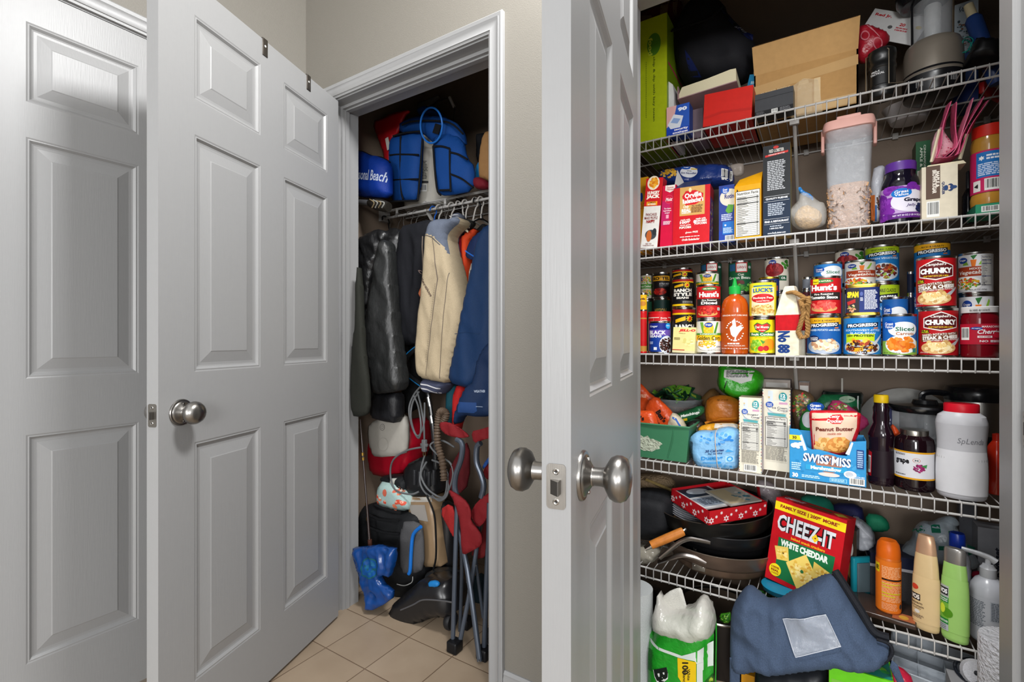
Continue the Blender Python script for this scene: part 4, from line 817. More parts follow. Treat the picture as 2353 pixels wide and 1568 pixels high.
ORV = [('R', 18, 50, 86, 100, 'c79a54'), ('P', [(24, 84), (34, 93), (60, 93), (82, 86), (80, 74), (60, 68), (34, 68)], 'c8141c'), ('T', 54, 85, 46, 9, 'Orville', 'f4efe6', {'r': 4, 'b': .04}), ('T', 54, 76, 56, 9, "Redenbacher's", 'f4efe6', {'r': 4, 'b': .04}), ('E', 46, 94, 4, 4, 'e8d2a0'), ('T', 36, 65, 16, 6, 'Only', 'f4efe6', {'s': .3}), ('T', 36, 59, 25, 6, 'REAL', 'f4efe6', {'b': .05}), ('T', 36, 54.5, 25, 2.4, 'INGREDIENTS', 'f4efe6'), ('T', 66, 66, 30, 3, 'No Artificial', '3a2a1c', {'s': .2}), ('L', 50, 54, 82, 64, 5, '6a3a1c'),
       ('T', 34, 43, 26, 3, 'made with', 'f4efe6'), ('T', 34, 38.5, 30, 5, '100%', 'f4efe6', {'b': .05}), ('T', 34, 33.5, 30, 3, 'whole grain', 'f4efe6'), ('T', 34, 29.5, 32, 4, 'POPCORN', 'f4efe6', {'b': .04}), ('T', 76, 43, 26, 3, 'made with', 'f4efe6'), ('T', 76, 39, 32, 4, 'NON-GMO', 'f4efe6', {'b': .04}), ('T', 76, 34.5, 32, 4, 'POPCORN', 'f4efe6', {'b': .04}), ('E', 60, 38, 3.5, 3, 'f4efe6'), ('T', 52, 20, 34, 4, 'gluten FREE', 'f4efe6'), ('L', 20, 12, 80, 14, 1, 'f4efe6'), ('T', 50, 8, 48, 4, 'Orville Redenbacher', 'f4efe6', {'s': .4})]
carton('3', 448, 888, 500, z2, YF - .004, .085, 'wide red popcorn box with its dark blue lid flap raised', ('c0101c', '5a3a78', 'c0101c'), ORV, [('F', 50, 40, 40, 36, 60, 8, ['8a4a9c', '4a5aa8', 'c0a83a', 'a03a5a', 'b8b0c8']), ('R', 0, 80, 100, 100, 'a01a2a')], yaw=3, roll=1, group=G2, extra=flap)
soft('3', [(262, 282), (420, 235), (700, 195), (900, 190), (1130, 195), (1180, 330), (1170, 440), (1000, 470), (600, 500), (340, 490), (262, 380)], 1.80, .13, M('1c3474', .25, 0, 'film'), 'noodle_bag', 'blue bag of wide egg noodles lying behind the popcorn box', 'bag', G2, [((300, 260, 560, 420), [('F', 50, 50, 45, 40, 40, 7, ['d9a83a', 'c08f24', 'e8c05a'])]), ((570, 250, 780, 400), [('E', 50, 48, 49, 46, 'd8dade'), ('E', 30, 86, 26, 16, '0f4fae'), ('T', 30, 90, 26, 12, 'Great', 'f2f2f2'), ('T', 50, 58, 26, 12, 'Wide', '3a3a44'), ('T', 50, 36, 84, 20, 'Egg Noodles', '2a2f6a', {'b': .03}), ('P', [(60, 70), (96, 66), (96, 74), (60, 80)], 'dcb83a')]), ((1060, 290, 1170, 420), [('C', 0, 0, 100, 100)])], tilt=.25, amp=.008, fr=(22, 22))
soft('3', [(1125, 200), (1290, 175), (1308, 235), (1300, 330), (1180, 345), (1160, 270)], 1.80, .02, film('b8aca0', .55), 'bag_end', 'clear crimped end of a noodle bag sticking out behind the yellow carton', 'packaging', None, amp=.006, fr=(30, 30))
carton('3', 1003, 1190, 462, z2, 1.665, .06, 'blue box of rotini pasta behind the yellow carton', ('1d3f9a', '18347c', '1d3f9a'), [('R', 0, 20, 100, 100, '2b3f8a'), ('E', 68, 78, 62, 15, 'd9d2c0'), ('E', 40, 91, 26, 6, '0f4fae'), ('T', 40, 92.5, 30, 4, 'Great', 'f2f2f2'), ('T', 40, 88.5, 30, 4, 'Value', 'f2f2f2'), ('T', 70, 80, 66, 8, 'Rotini', '2a2f7a', {'b': .03}), ('P', [(42, 55), (60, 66), (96, 64), (88, 52), (60, 50)], '5a9a3a'), ('L', 16, 38, 90, 50, 4, 'c9cfe8'), ('R', 24, 14, 96, 36, '1f6ab8'), ('S', 42, 30, 8, 8, 'f2f2f4'), ('L', 28, 16, 92, 26, 5, 'b9d0ea'), ('C', 40, 2, 96, 12)], group=G2)
def gable(mb, w, d, h):
    mt = M('d99a14', .35, 0, 'card'); mb.add([(0, 0, h), (w, 0, h), (w, d, h), (0, d, h), (w * .12, d * .6, h + .03), (w, d * .5, h + .042)], [[0, 1, 5, 4], [1, 2, 5], [2, 3, 4, 5], [3, 0, 4]], mt, False)
    print_on(mb, [('E', 50, 55, 15, 30, '2a2a24'), ('E', 50, 55, 12, 24, 'e4dcc8'), ('T', 50, 55, 14, 20, 'rc', '2a2a24')], w, .045, lambda x, y, e: Vector((x, y * .8 - e, h + .001 + y * .75)))
carton('3', 1190, 1510, 470, z2, YF, .06, 'yellow paper carton with a large facts panel and folded gable top', ('d99a14', 'c98d10', 'd99a14'), [('P', [(7, 80), (9, 95), (14, 92), (16, 80)], '2a2a24'), ('N', 4, 4, 96, 90)], group=G2, extra=gable, yaw=-2)
RL = [('T', 50, 93.5, 54, 3.6, 'RED LOBSTER', 'd8d4cc'), ('E', 48, 97, 10, 1.6, 'b8322c'), ('P', [(8, 89.6), (92, 91.6), (92, 89.4), (8, 87.4)], 'c0302c'), ('T', 50, 89.5, 60, 1.3, 'CHEDDAR BAY BISCUIT MIX', 'e8d8d4'), ('L', 16, 50, 84, 83, 17, 'b4b6ba'), ('R', 4, 43.5, 96, 43.8, 'c8cace'), ('R', 4, 37.8, 96, 38.1, 'c8cace'), ('T', 50, 40.8, 80, 2.2, 'QUALITY PLEDGE', 'e4e6ea', {'b': .04}), ('L', 18, 22, 82, 36, 7, 'a8b0bc'), ('R', 4, 18.4, 96, 18.7, 'c8cace'), ('R', 4, 12.8, 96, 13.1, 'c8cace'), ('T', 50, 15.7, 88, 2.2, 'FIND A RESTAURANT', 'e4e6ea', {'b': .04}), ('T', 50, 8, 50, 1.8, '1-800-562-7837', 'dcdfe4'), ('L', 26, 9.6, 74, 11.4, 1, 'a8b0bc'), ('T', 50, 3, 66, 2, 'www.RedLobster.com', 'dcdfe4')]
carton('3', 1533, 1862, -12, z2, YF, .065, 'tall charcoal biscuit mix box, the tallest box on its shelf', ('1d2023', 'a8842a', '1d2023'), [('R', 0, 0, 100, 40, '0f2238')] + RL, [('R', 0, 0, 100, 60, '8f8a6a')], group=G2)
# zip bag
t, _ = soft('3', [(1975, 560), (2020, 540), (2120, 590), (2195, 660), (2290, 690), (2300, 900), (2230, 960), (2100, 990), (1960, 1000), (1870, 920), (1825, 800), (1890, 720), (1960, 650)], 1.665, .07, film('e4e2dc', .30), 'zip_bag', 'clear zip bag with a lump of brown batter crumbs beside the biscuit mix box', 'bag', G2, amp=.010, fr=(30, 30), dy=.004)
q = Pillow('3', [(1930, 760), (2040, 680), (2150, 720), (2240, 780), (2240, 900), (2140, 970), (1990, 970), (1900, 880)], 1.668, .045, amp=.008, fr=(60, 60)); mb = MB(); q.mesh(mb, M('b8935a', .8, 0, 'fluff')); mb.v = [t.matrix_basis.inverted() @ v for v in mb.v]; mb.build('crumbs', t)
q = Pillow('3', [(1950, 480), (1985, 465), (2010, 510), (2130, 570), (2140, 640), (2090, 600), (1985, 560)], 1.655, .012, amp=.001); mb = MB(); q.mesh(mb, plastic('1f6fb0')); mb.v = [t.matrix_basis.inverted() @ v for v in mb.v]; o = mb.build('zip_strip', t); o['label'] = 'bright blue zip strip'
# cereal keeper
t = T('cereal_container', 'tall clear cereal container with a pink lid, a third full of flakes', 'container', (0, 0, 0), 0, G2)
xa, xb = XW(1893, 1.69), XW(2008, 1.69); X = (xa + xb) / 2; t.location = (X, 1.69, z2); t.rotation_euler = (0, 0, -atan2(X, 1.69) * .6); r = (xb - xa) / 2 * .95; hC = W(1948, 298, 1.69).z - z2
b = MB(); sq(b, [(.80, .001), (.84, .006), (.93, hC * .55), (1.0, hC * .97), (1.03, hC)], [film('dfe4ea', .28, .1)], r, r * .95, .4); b.build('clear_body', t)
b = MB(); sq(b, [(.78, .003), (.80, hC * .1), (.86, hC * .40), (.80, hC * .44), (.4, hC * .455)], [M('a8805c', .9, 0, 'fluff', bs=200)], r, r * .95, .4)
rg = random.Random(4); fm = [M('b98f68', .8), M('96704a', .8), M('c9a27c', .8)]
for i in range(420):
    a = rg.random() * 2 * pi; zz = rg.uniform(.01, hC * .41); f_ = (.81 + .06 * zz / (hC * .4)); px = r * f_ * math.copysign(abs(cos(a)) ** .4, cos(a)); py = r * .95 * f_ * math.copysign(abs(sin(a)) ** .4, sin(a))
    q = Matrix.Rotation(rg.random() * 6, 3, 'X') @ Matrix.Rotation(rg.random() * 6, 3, 'Y'); s_ = rg.uniform(.003, .007)
    b.add([Vector((px, py, zz)) + q @ Vector(v) * s_ for v in ((-1, -.6, 0), (0, -1, .3), (1, -.4, 0), (.8, .7, .2), (-.5, .9, 0))], [[0, 1, 2, 3, 4]], rg.choice(fm))
o = b.build('cereal_flakes', t)
b = MB(); lm = M('d3a196', .35); sq(b, [(1.04, hC * .955), (1.10, hC * .96), (1.12, hC * 1.0), (1.06, hC + .014), (.9, hC + .016), (.88, hC + .012), (.5, hC + .013)], [lm], r, r * .95, .4)
b.box(-r * .5, r * .5, -r * 1.02, r * .2, hC + .012, hC + .022, lm, .003); b.box(r * 1.02, r * 1.17, -r * .3, r * .3, hC * .80, hC + .004, lm, .003); b.box(-r * 1.17, -r * 1.02, -r * .3, r * .3, hC * .80, hC + .004, lm, .003); b.build('lid', t)
soft('4', [(455, 640), (540, 590), (585, 620), (560, 720), (545, 900), (540, 1080), (450, 1085)], 1.72, .03, film('c9ccd4', .7), 'snack_bag', 'half-empty white snack bag standing behind the jelly jar', 'bag', G2, [((450, 860, 535, 1080), [('R', 0, 0, 40, 100, 'b5642c'), ('R', 40, 0, 60, 60, '2a5a8f'), ('F', 78, 70, 22, 30, 30, 12, ['3a2014', '6a3a1c'])])], amp=.006)
# jelly jars
def GR(one): return [('F', 22, 70, 26, 30, 12, 15, ['7a2c9c', '6a2490', '8a3cae'], 3), ('F', 16, 24, 18, 22, 9, 12, ['7a2c9c', '6a2490', '8a3cae'], 5), ('F', 60, 94, 30, 8, 10, 10, ['7a2c9c', '6a2490']), ('E', 72, 52, 40, 34, 'dcd8e4'), ('E', 52, 78, 19, 14, '0f6fc0'), ('T', 52, 82, 26, 9, 'Great', 'f2f2f2'), ('T', 52, 73, 26, 8, 'Value', 'f2f2f2'), ('T', 76, 54, 40, 15, 'Grape', '1c1830', {'b': .05}), ('T', 70, 38, 20, 10, 'Jelly', '5a4a7a', {'s': .3}), ('F', 88, 30, 9, 14, 26, 4.5, ['1c2458', '2a2f6a', '141a44']), ('R', 26, 0, 100, 16, '5a1f78'), ('T', 66, 8, 60, 7, 'NET WT 30 OZ (1 LB 14 OZ) 850g', 'e8e0f0')]
jar('4', 532, 885, 648, z2, 1.682, 'grape jelly jar with a purple lid and purple grape label', M('120e1c', .08), GR(0), [(.94, 0), (1, .02), (1, .64), (.97, .74), (.86, .84), (.76, .90), (.74, .98), None, (.78, .97), (.79, 1.10), (.76, 1.13), (0, 1.13)], M('5a2f8c', .3), lab=(.08, .66), bg='b79cc8', name='jelly_jar', group=G2)
zq = carton('4', 888, 1198, 618, z2, YF, .045, 'cream and brown oatmeal box standing on end beside the jelly jar', ('d2c8b2', 'c0b49c', 'd2c8b2'), [('R', 12, 38, 52, 100, '5a463a'), ('T', 36, 70, 44, 12, 'BROWN SUGAR', 'e8e0d4', {'r': -90, 'b': .04}), ('T', 45, 74, 30, 10, 'MAPLE &', 'e8e0d4', {'r': -90, 'b': .04}), ('C', 14, 4, 50, 34), ('T', 60, 56, 24, 9, 'QUAKER', '1f2f5c', {'r': -90, 'b': .04}), ('E', 80, 56, 9, 7, '1f3560'), ('E', 76, 56, 5, 4.5, 'dcc0a0'), ('E', 88, 56, 10, 3.2, '24406e'), ('E', 68, 56, 6, 5, '24406e')], group=G2, yaw=1)
# napkins in holder standing on the oatmeal box
t = T('napkin_holder', 'cream napkin holder of curling pink paper napkins on the oatmeal box', 'napkin holder', (XW(K('4', 1090, 0)[0], 1.665), 1.665, zq), 0, G2)
P4 = lambda x, y, Y=1.66: W(*K('4', x, y), Y)
b = MB(); cm = M('d8ceb0', .45)
b.prism([(P4(910, 0).x - t.location.x, 0), (P4(1265, 0).x - t.location.x, 0), (P4(1240, 0).x - t.location.x, .008), (P4(940, 0).x - t.location.x, .008)], -.012, .05, cm, 'y')
b.tube([P4(970, 570) - t.location, P4(1040, 290) - t.location], .0035, cm, 6, 0); b.tube([P4(1215, 545) - t.location, P4(1275, 330) - t.location], .004, cm, 6, 0)
b.build('holder_frame', t)
for nm, pts, w_ in (('napkin', [(1000, 550), (1040, 400), (1080, 240), (1115, 68)], .05), ('napkin', [(1060, 545), (1180, 440), (1175, 250), (1160, 75)], .05), ('napkin', [(1000, 550), (1100, 545), (1190, 470), (1230, 250), (1320, 40)], .06), ('napkin', [(1040, 555), (1180, 530), (1230, 360), (1300, 180), (1410, 30)], .065), ('napkin', [(1060, 555), (1200, 520), (1300, 280), (1430, 60)], .05)):
    n = MB(); Q = chaikin_open = [P4(*p) - t.location for p in pts]
    S_ = []
    for i in range(len(Q) - 1):
        for k in range(5): S_.append(Q[i].lerp(Q[i + 1], k / 5))
    S_.append(Q[-1])
    for _ in range(3): S_ = [S_[0]] + [(S_[i - 1] + S_[i] * 2 + S_[i + 1]) / 4 for i in range(1, len(S_) - 1)] + [S_[-1]]
    vs = []; m = len(S_)
    for i, p in enumerate(S_):
        for j in range(5): vs.append(p + Vector((.003 * sin(j * 1.5 + i * .5), -w_ * .25 + w_ * j / 4, .002 * sin(j * 2))))
    off = len(vs); vs += [v + Vector((.0022, 0, .0005)) for v in vs]
    fs = []
    for i in range(m - 1):
        for j in range(4):
            a_ = i * 5 + j; fs.append([a_, a_ + 1, a_ + 6, a_ + 5]); fs.append([off + a_, off + a_ + 5, off + a_ + 6, off + a_ + 1])
    for i in range(m - 1):
        for j in (0, 4): a_ = i * 5 + j; fs.append([a_, a_ + 5, off + a_ + 5, off + a_])
    n.add(vs, fs, M(random.Random(w_ * 1000 + len(pts)).choice(['d45a80', 'e07a98', 'd8688c']), .8, 0, 'cloth', bs=90)); n.build(nm, t)
n = Pillow('4', [(960, 560), (985, 350), (1060, 250), (1090, 330), (1180, 440), (1150, 480), (1000, 560)], 1.675, .03, amp=.004); mb = MB(); n.mesh(mb, M('d9a0ac', .8, 0, 'cloth'))
n.ink(mb, '4', (985, 340, 1150, 540), [('F', 50, 50, 48, 46, 16, 6, ['b81a4a', 'c83a64'])]); mb.v = [t.matrix_basis.inverted() @ v for v in mb.v]; o = mb.build('napkin', t); o['label'] = 'folded pale pink napkin with small red bees'
zb = carton('4', 830, 958, 590, z2, 1.84, .10, 'plain brown box at the back of the second shelf under the green box', ('6a5846', '5a4a3c', '6a5846'), group=G2, h=.155)
carton('4', 838, 962, 400, zb, 1.84, .07, 'green apple cinnamon bar box at the back behind the purple lid', ('1f5a34', '2a4a24', '3a6a30'), [('T', 38, 60, 50, 18, 'APPLE &', 'dce4d4', {'r': -90}), ('T', 62, 60, 60, 16, 'CINNAMON', 'dce4d4', {'r': -90}), ('R', 10, 0, 90, 26, 'b8b4ac')], group=G2)
# right end
zg = carton('4', 1350, 1560, 862, z2 + .0, 1.642, .09, 'green box with a barcode lying under the peanut butter jar', ('2f8a66', '27735a', '3c2a24'), [('C', 24, 24, 98, 80)], group=G2, h=.026)
jar('4', 1300, 1640, 345, zg, 1.69, 'large peanut butter jar with red lid and pink label at the right end', M('b07f30', .15), [('R', 0, 0, 100, 100, 'c0225a'), ('R', 28, 36, 100, 96, '1f6fb8'), ('S', 40, 82, 7, 6, 'f0f0f2'), ('L', 50, 76, 98, 90, 2, 'e8ecf4'), ('L', 32, 40, 98, 70, 7, 'c9daf0'), ('C', 46, 4, 98, 32), ('R', 20, 4, 38, 30, 'e4e0dc'), ('S', 29, 17, 7, 3, '2a2a2a')],
    [(.88, 0), (.97, .02), (1, .08), (1, .12), (.96, .16), (.96, .78), (1, .84), (.98, .90), (.9, .96), None, (.93, .96), (.94, 1.1), (.92, 1.12), (0, 1.12)], M('c8281c', .35), lab=(.18, .76), bg='c0225a', name='peanut_butter_jar', group=G2, yaw=-8)
jar('4', 1232, 1340, 800, z2, 1.76, 'small dark bottle in the shadow left of the peanut butter jar', M('14161c', .12), None, [(.9, 0), (1, .05), (1, .8), (.5, .95), (.35, 1.0), None, (.38, 1.0), (.38, 1.45), (.2, 1.5), (0, 1.5)], M('23262c', .3), name='sauce_bottle', group=G2, cat='bottle')

# ================================================================ TOP SHELF
G1 = 'things piled on the topmost shelf'; z1 = ZS[0]
FOOD = [('E', 52, 78, 26, 10, '4a7a1c'), ('T', 46, 77, 14, 11, 'food', 'a9b81c', {'r': -90, 'b': .03}), ('T', 62, 44, 60, 9, 'chip & dip with lazy susan', '3c4a10', {'r': -90}), ('L', 30, 20, 34, 66, 30, '4a5a14')]
carton('1', -20, 300, 232, z1, 1.64, .28, 'tall lime green boxed chip and dip set at the left end of the top shelf', ('a5b416', '6f8a14', '9aa814'), [('E', 62, 78, 20, 9, '4a7a1c'), ('T', 52, 77, 14, 12, 'food', 'b9c43a', {'r': -90, 'b': .03}), ('T', 62, 42, 52, 8, 'chip & dip with lazy susan', '3c4a10', {'r': -90}), ('L', 38, 20, 40, 66, 30, '4a5a14')], group=G1, yaw=0)
b = MB(); A = W(*K('1', 290, 1290), 1.655); b.box(0, .003, 0, .2, 0, W(*K('1', 290, 585), 1.655).z - z1, M('b8125c', .4)); b.top('folder', 'thin magenta folder standing against the lime green box', 'folder', (XW(K('1', 290, 0)[0], 1.655), 1.655, z1), (0, radians(1), 0), G1)
b = MB(); b.prism([(0, 0), (.022, 0), (.022, .15), (.018, .185), (.003, .20), (0, .19)], 0, .16, M('cdccca', .5, 0, 'card'), 'y'); b.top('paper_stack', 'white folded paper wedge between the magenta folder and the black tote', 'paper', (XW(K('1', 303, 0)[0], 1.66), 1.66, z1), (0, 0, 0), G1)
carton('1', 296, 512, 985, z1, 1.632, .05, 'blue and white box of security envelopes at the front of the top shelf', ('2a55b0', '1f3f8a', 'd8a8a0'), [('P', [(0, 100), (45, 100), (30, 50), (0, 30)], 'd9a8a4'), ('T', 70, 84, 40, 13, '90', 'e8ecf4', {'b': .06}), ('P', [(5, 40), (32, 72), (74, 60), (60, 24), (20, 22)], 'd6dae2'), ('P', [(18, 46), (32, 60), (62, 52), (48, 38)], '8aa4d0'), ('R', 0, 0, 100, 24, '1a3fa8'), ('T', 64, 18, 60, 9, 'security', 'eef0f4', {'b': .03}), ('T', 60, 8, 66, 9, 'envelopes', 'eef0f4', {'b': .03})], group=G1, h=.098)
# black tote
soft('1', [(700, -80), (840, 20), (845, 90), (1000, 260), (1150, 420), (1115, 560), (1090, 700), (960, 780), (700, 800), (470, 800), (380, 660), (345, 420), (325, 240), (400, 190), (450, 80), (560, -40)], 1.78, .22, M('16161a', .75, 0, 'cloth'), 'tote_bag', 'big slumped black and navy tote bag leaning in the top left of the pantry', 'bag', G1, [((800, 110, 1150, 440), [('P', [(0, 100), (8, 98), (94, 18), (80, 0), (40, 40)], '141c48'), ('T', 60, 36, 26, 14, 'SPO', 'c8ccd6', {'r': -10})]), ((500, 560, 660, 780), [('P', [(10, 90), (40, 60), (90, 0), (30, 0)], '162050')])], amp=.012, fr=(10, 8), ridge=1.2, tilt=.12, dy=.004)
s = MB(); s.tube([W(*K('1', 345, 290), 1.655), W(*K('1', 500, 240), 1.65), W(*K('1', 700, 170), 1.66), W(*K('1', 815, 70), 1.68)], .012, M('1e1f20', .7, 0, 'cloth'), 6, 3, flat=.3); o = bpy.data.objects['tote_bag']; s.v = [o.matrix_basis.inverted() @ v for v in s.v]; s.build('strap', o)
soft('1', [(-30, 170), (200, 60), (440, -30), (430, 150), (350, 260), (300, 520), (-30, 520)], 1.90, .08, M('5c1018', .6, 0, 'card'), 'gift_bag', 'dark red and tan patterned bag behind the lime green box', 'bag', G1, [((60, 0, 420, 260), [('P', [(56, 100), (80, 100), (72, 0), (56, 0)], '8a7458'), ('P', [(86, 100), (98, 100), (94, 20), (88, 40)], '8a7458'), ('R', 6, 0, 34, 26, '7a6450')])], k=.03, dy=.0)
# paperback
mb = MB(); pw = M('d2c8a8', .8, 0, 'card', bs=400); cv = M('9a7a7c', .5, 0, 'card')
w_ = XW(1692, 1.66) - XW(1560, 1.66)
mb.prism([(0, .0), (w_, .004), (w_, .05), (w_ * .9, .052), (w_ * .5, .045), (.01, .042), (0, .02)], 0, .14, pw, 'y'); mb.prism([(-.002, -.003), (w_ + .003, .0), (w_ + .003, .003), (-.002, 0)], -.01, .145, cv, 'y'); mb.box(-.003, 0, -.008, .145, -.002, .044, cv)
A = W(1562, 226, 1.675)
bk = mb.top('paperback_book', 'thick paperback lying open-edged on top of the red box', 'book', (A.x, 1.665, A.z - .01), (radians(-6), radians(-2), 0), G1)
mb = MB(); mb.box(0, .045, 0, .12, 0, 0.097, M('6a5a62', .5, 0, 'card'), .002)
mb.top('closed_box', 'mauve-grey box in the dark under the paperback', 'box', (XW(1583, 1.69), 1.69, z1), (0, 0, 0), G1)
carton('1', 640, 1100, 925, z1, 1.634, .20, 'bright red glossy box at the front of the top shelf', ('c01e14', 'a81810', 'd02a1c'), [('P', [(0, 30), (40, 40), (100, 34), (100, 26), (40, 32), (0, 22)], 'b01a12')], group=G1, yaw=0, roll=3)
carton('1', 960, 1100, 735, z1 + .003, 1.76, .02, 'light blue pamphlet box poking up behind the red box', ('2a8fc0', '1f78a4', '2a8fc0'), [('L', 20, 20, 80, 90, 9, 'b8dcec'), ('R', 20, 40, 60, 60, '7ac0e0')], group=G1, roll=12, h=.19)
b = MB(); b.prism([(0, 0), (.03, .0), (.045, .225), (.02, .19)], 0, .003, M('c4c6ca', .5), 'y'); b.top('paper_card', 'white pointed card edge beside the light blue pamphlet box', 'card', (XW(K('1', 1010, 0)[0], 1.80), 1.80, z1), (0, 0, 0), G1)
# cardboard box with raised front flap
t = T('cardboard_box', 'large taped brown cardboard box with its front flap raised', 'box', (XW(1733, 1.70), 1.70, z1), radians(0), G1)
cd = M('a98250', .75, 0, 'card'); cdd = M('b08a58', .75, 0, 'card'); w_ = XW(1972, 1.70) - XW(1733, 1.70); hB = W(1733, 175, 1.70).z - z1
b = MB(); b.box(0, w_, 0, .004, 0, hB, cd); b.box(0, w_, .25, .254, 0, hB, cd); b.box(0, .004, 0, .254, 0, hB, cd); b.box(w_ - .004, w_, 0, .254, 0, hB, cd); b.box(0, w_, 0, .254, 0, .004, cd)
print_on(b, [('T', 22, 63, 30, 5, 'printed notice', 'c8b088'), ('E', 50, 62, 5, 8, 'c4a678'), ('R', 44, 6, 58, 60, 'b8986a'), ('R', 60, 20, 66, 66, 'c8ae84'), ('R', 60, 4, 98, 22, 'ba9a6c'), ('P', [(0, 78), (100, 90), (100, 72), (0, 62)], 'b4905e')], w_, hB, lambda x, y, e: Vector((x, -e, y)))
b.build('carton_body', t)
b = MB(); hF = W(1733, 108, 1.68).z - z1 - hB; b.add([(0, 0, hB), (w_, 0, hB), (w_ + .004, -.02, hB + hF * 1.02), (-.004, -.02, hB + hF * 1.0), (0, .004, hB), (w_, .004, hB), (w_ + .004, -.016, hB + hF * 1.02), (-.004, -.016, hB + hF * 1.0)], [[0, 1, 2, 3], [7, 6, 5, 4], [3, 2, 6, 7], [0, 3, 7, 4], [1, 5, 6, 2]], cdd, False)
n = 60
for i in range(n):
    x0 = w_ * i / n; b.add([(x0, -.0205, hB + hF + .0005), (x0 + w_ / n * .5, -.0205, hB + hF + .0025), (x0 + w_ / n, -.0205, hB + hF + .0005), (x0 + w_ / n * .5, -.0155, hB + hF + .0025)], [[0, 1, 2], [1, 3, 2]], M('6a4c2c', .8), False)
b.build('front_flap', t)
tp = MB(); tp.add([(w_ * .38, -.002, 0), (w_ * .68, -.002, 0), (w_ * .64, -.003, hB * .62), (w_ * .5, -.004, hB * .70), (w_ * .36, -.003, hB * .58)], [[0, 1, 2, 3, 4]], film('dccaa8', .35, .1), False); tp.build('packing_tape', t)
carton('1', 1133, 1497, 905, z1, 1.632, .05, 'flat charcoal grey box in front of the cardboard box', ('3c3d40', '2e2f32', '454648'), [('R', 0, 0, 100, 22, '161618'), ('L', 4, 4, 26, 20, 4, '5a5a5e'), ('C', 44, 4, 60, 20), ('L', 66, 4, 96, 20, 4, '6a6a6e'), ('R', 0, 74, 100, 76, '242527')], group=G1, yaw=-2)
# camping lantern
X = XW(2026, 1.70); t = T('camping_lantern', 'collapsible black camping lantern with wire handles', 'lantern', (X, 1.70, z1), -atan2(X, 1.7), G1)
r = (XW(2066, 1.70) - XW(1988, 1.70)) / 2 * .88; h = W(2026, 118, 1.70).z - z1; bk_ = M('1a1a1a', .3)
b = MB(); b.lathe([(r * .9, 0), (r * .96, .004), (r * .96, h * .12), (r, h * .14), (r, h * .22), (r * .94, h * .24), (r * .94, h * .58), (r, h * .60), (r, h * .66), (r * .95, h * .68), (r * .95, h * .78), (r, h * .80), (r, h * .90), (r * .96, h * .97), (r * .8, h), (0, h)], bk_, 40)
print_on(b, [('T', 40, 70, 50, 30, 'PRO-4', 'cfcfcf', {'b': .05}), ('T', 50, 30, 84, 34, 'TACTICAL', 'cfcfcf', {'b': .05})], r * 1.3, h * .13, lambda x, y, e: Vector(((r * .94 + e) * sin((x - r * 1.0) / r), -(r * .94 + e) * cos((x - r * 1.0) / r), h * .42 + y)), cut=(r * .2, 0))
b.build('lantern_body', t)
for sx in (-1, .45):
    b = MB(); st = steel('b8a890', .3); q = r * 1.06
    b.tube([Vector((q * sx - .008 * sx, -q * .85 if sx > 0 else -.01, h * .93)), Vector((q * sx, -q * .88 if sx > 0 else -.014, h * .9)), Vector((q * sx, -q * .88 if sx > 0 else -.014, h * .2)), Vector((q * sx + .03 * (1 if sx > 0 else .2), -q * .6 if sx > 0 else .02, h * .18))], .0016, st, 6, 0); b.build('wire_handle', t)
# food processor
Yp = 1.765; X = XW(2143, Yp); t = T('food_processor', 'silver and black food processor with clear bowl', 'food processor', (X, Yp, z1), -atan2(X, Yp), G1)
r = (XW(2220, Yp) - XW(2068, Yp)) / 2 * .96; sv = M('8f867a', .3, .35); h = W(2143, 100, Yp).z - z1; bl = plastic('17171a', .25)
b = MB(); b.lathe([(r * .82, 0), (r * .95, .002), (r * .99, .018), (r * .99, h * .30), (r * 1.0, h * .31)], bl, 48)
b.lathe([(r * .995, h * .31), (r * 1.0, h * .33), (r * 1.0, h * .38), (r * .985, h * .39), (r * .98, h * .42), (r * .98, h * .43), (r * .96, h * .78), (r * .93, h * .88), (r * .87, h * .96), (r * .76, h), (0, h)], sv, 48, mats=[bl, sv, bl, bl, sv, sv, sv, sv, sv, sv])
for a in list(range(-30, -14, 4)) + list(range(34, 50, 4)): b.box(-.001, .001, -r * 1.0, -r * .96, h * .10, h * .24, M('8a8a8a', .3), 0, Matrix.Rotation(radians(a), 4, 'Z'))
b.build('motor_base', t)
g = film('c8ccd0', .30, .06); hb2 = .17
b = MB(); b.lathe([(r * .60, h), (r * .62, h + .01), (r * .66, h + hb2), (r * .65, h + hb2)], g, 44); b.f.pop(); b.m.pop(); b.sm.pop(); b.build('clear_bowl', t)
b = MB(); b.lathe([(r * .27, h + .004), (r * .28, h + .10), (r * .24, h + .105), (0, h + .105)], film('dadcdc', .55, .2), 30); b.build('feed_tube', t)
b = MB(); b.lathe([(r * .5, h + .13), (r * .80, h + .135), (r * .93, h + .15), (r * .97, h + .17), (r * .9, h + .185), (0, h + .19)], bl, 44, c=(-r * .25, 0, -.02)); b.tube([(r * .62, -r * .35, h), (r * .64, -r * .36, h + .18)], .0022, M('c0b098', .3, 1.0), 8, 0); b.tube([(-r * .64, -r * .35, h), (-r * .66, -r * .36, h + .16)], .003, bl, 8, 0); b.build('lid', t)
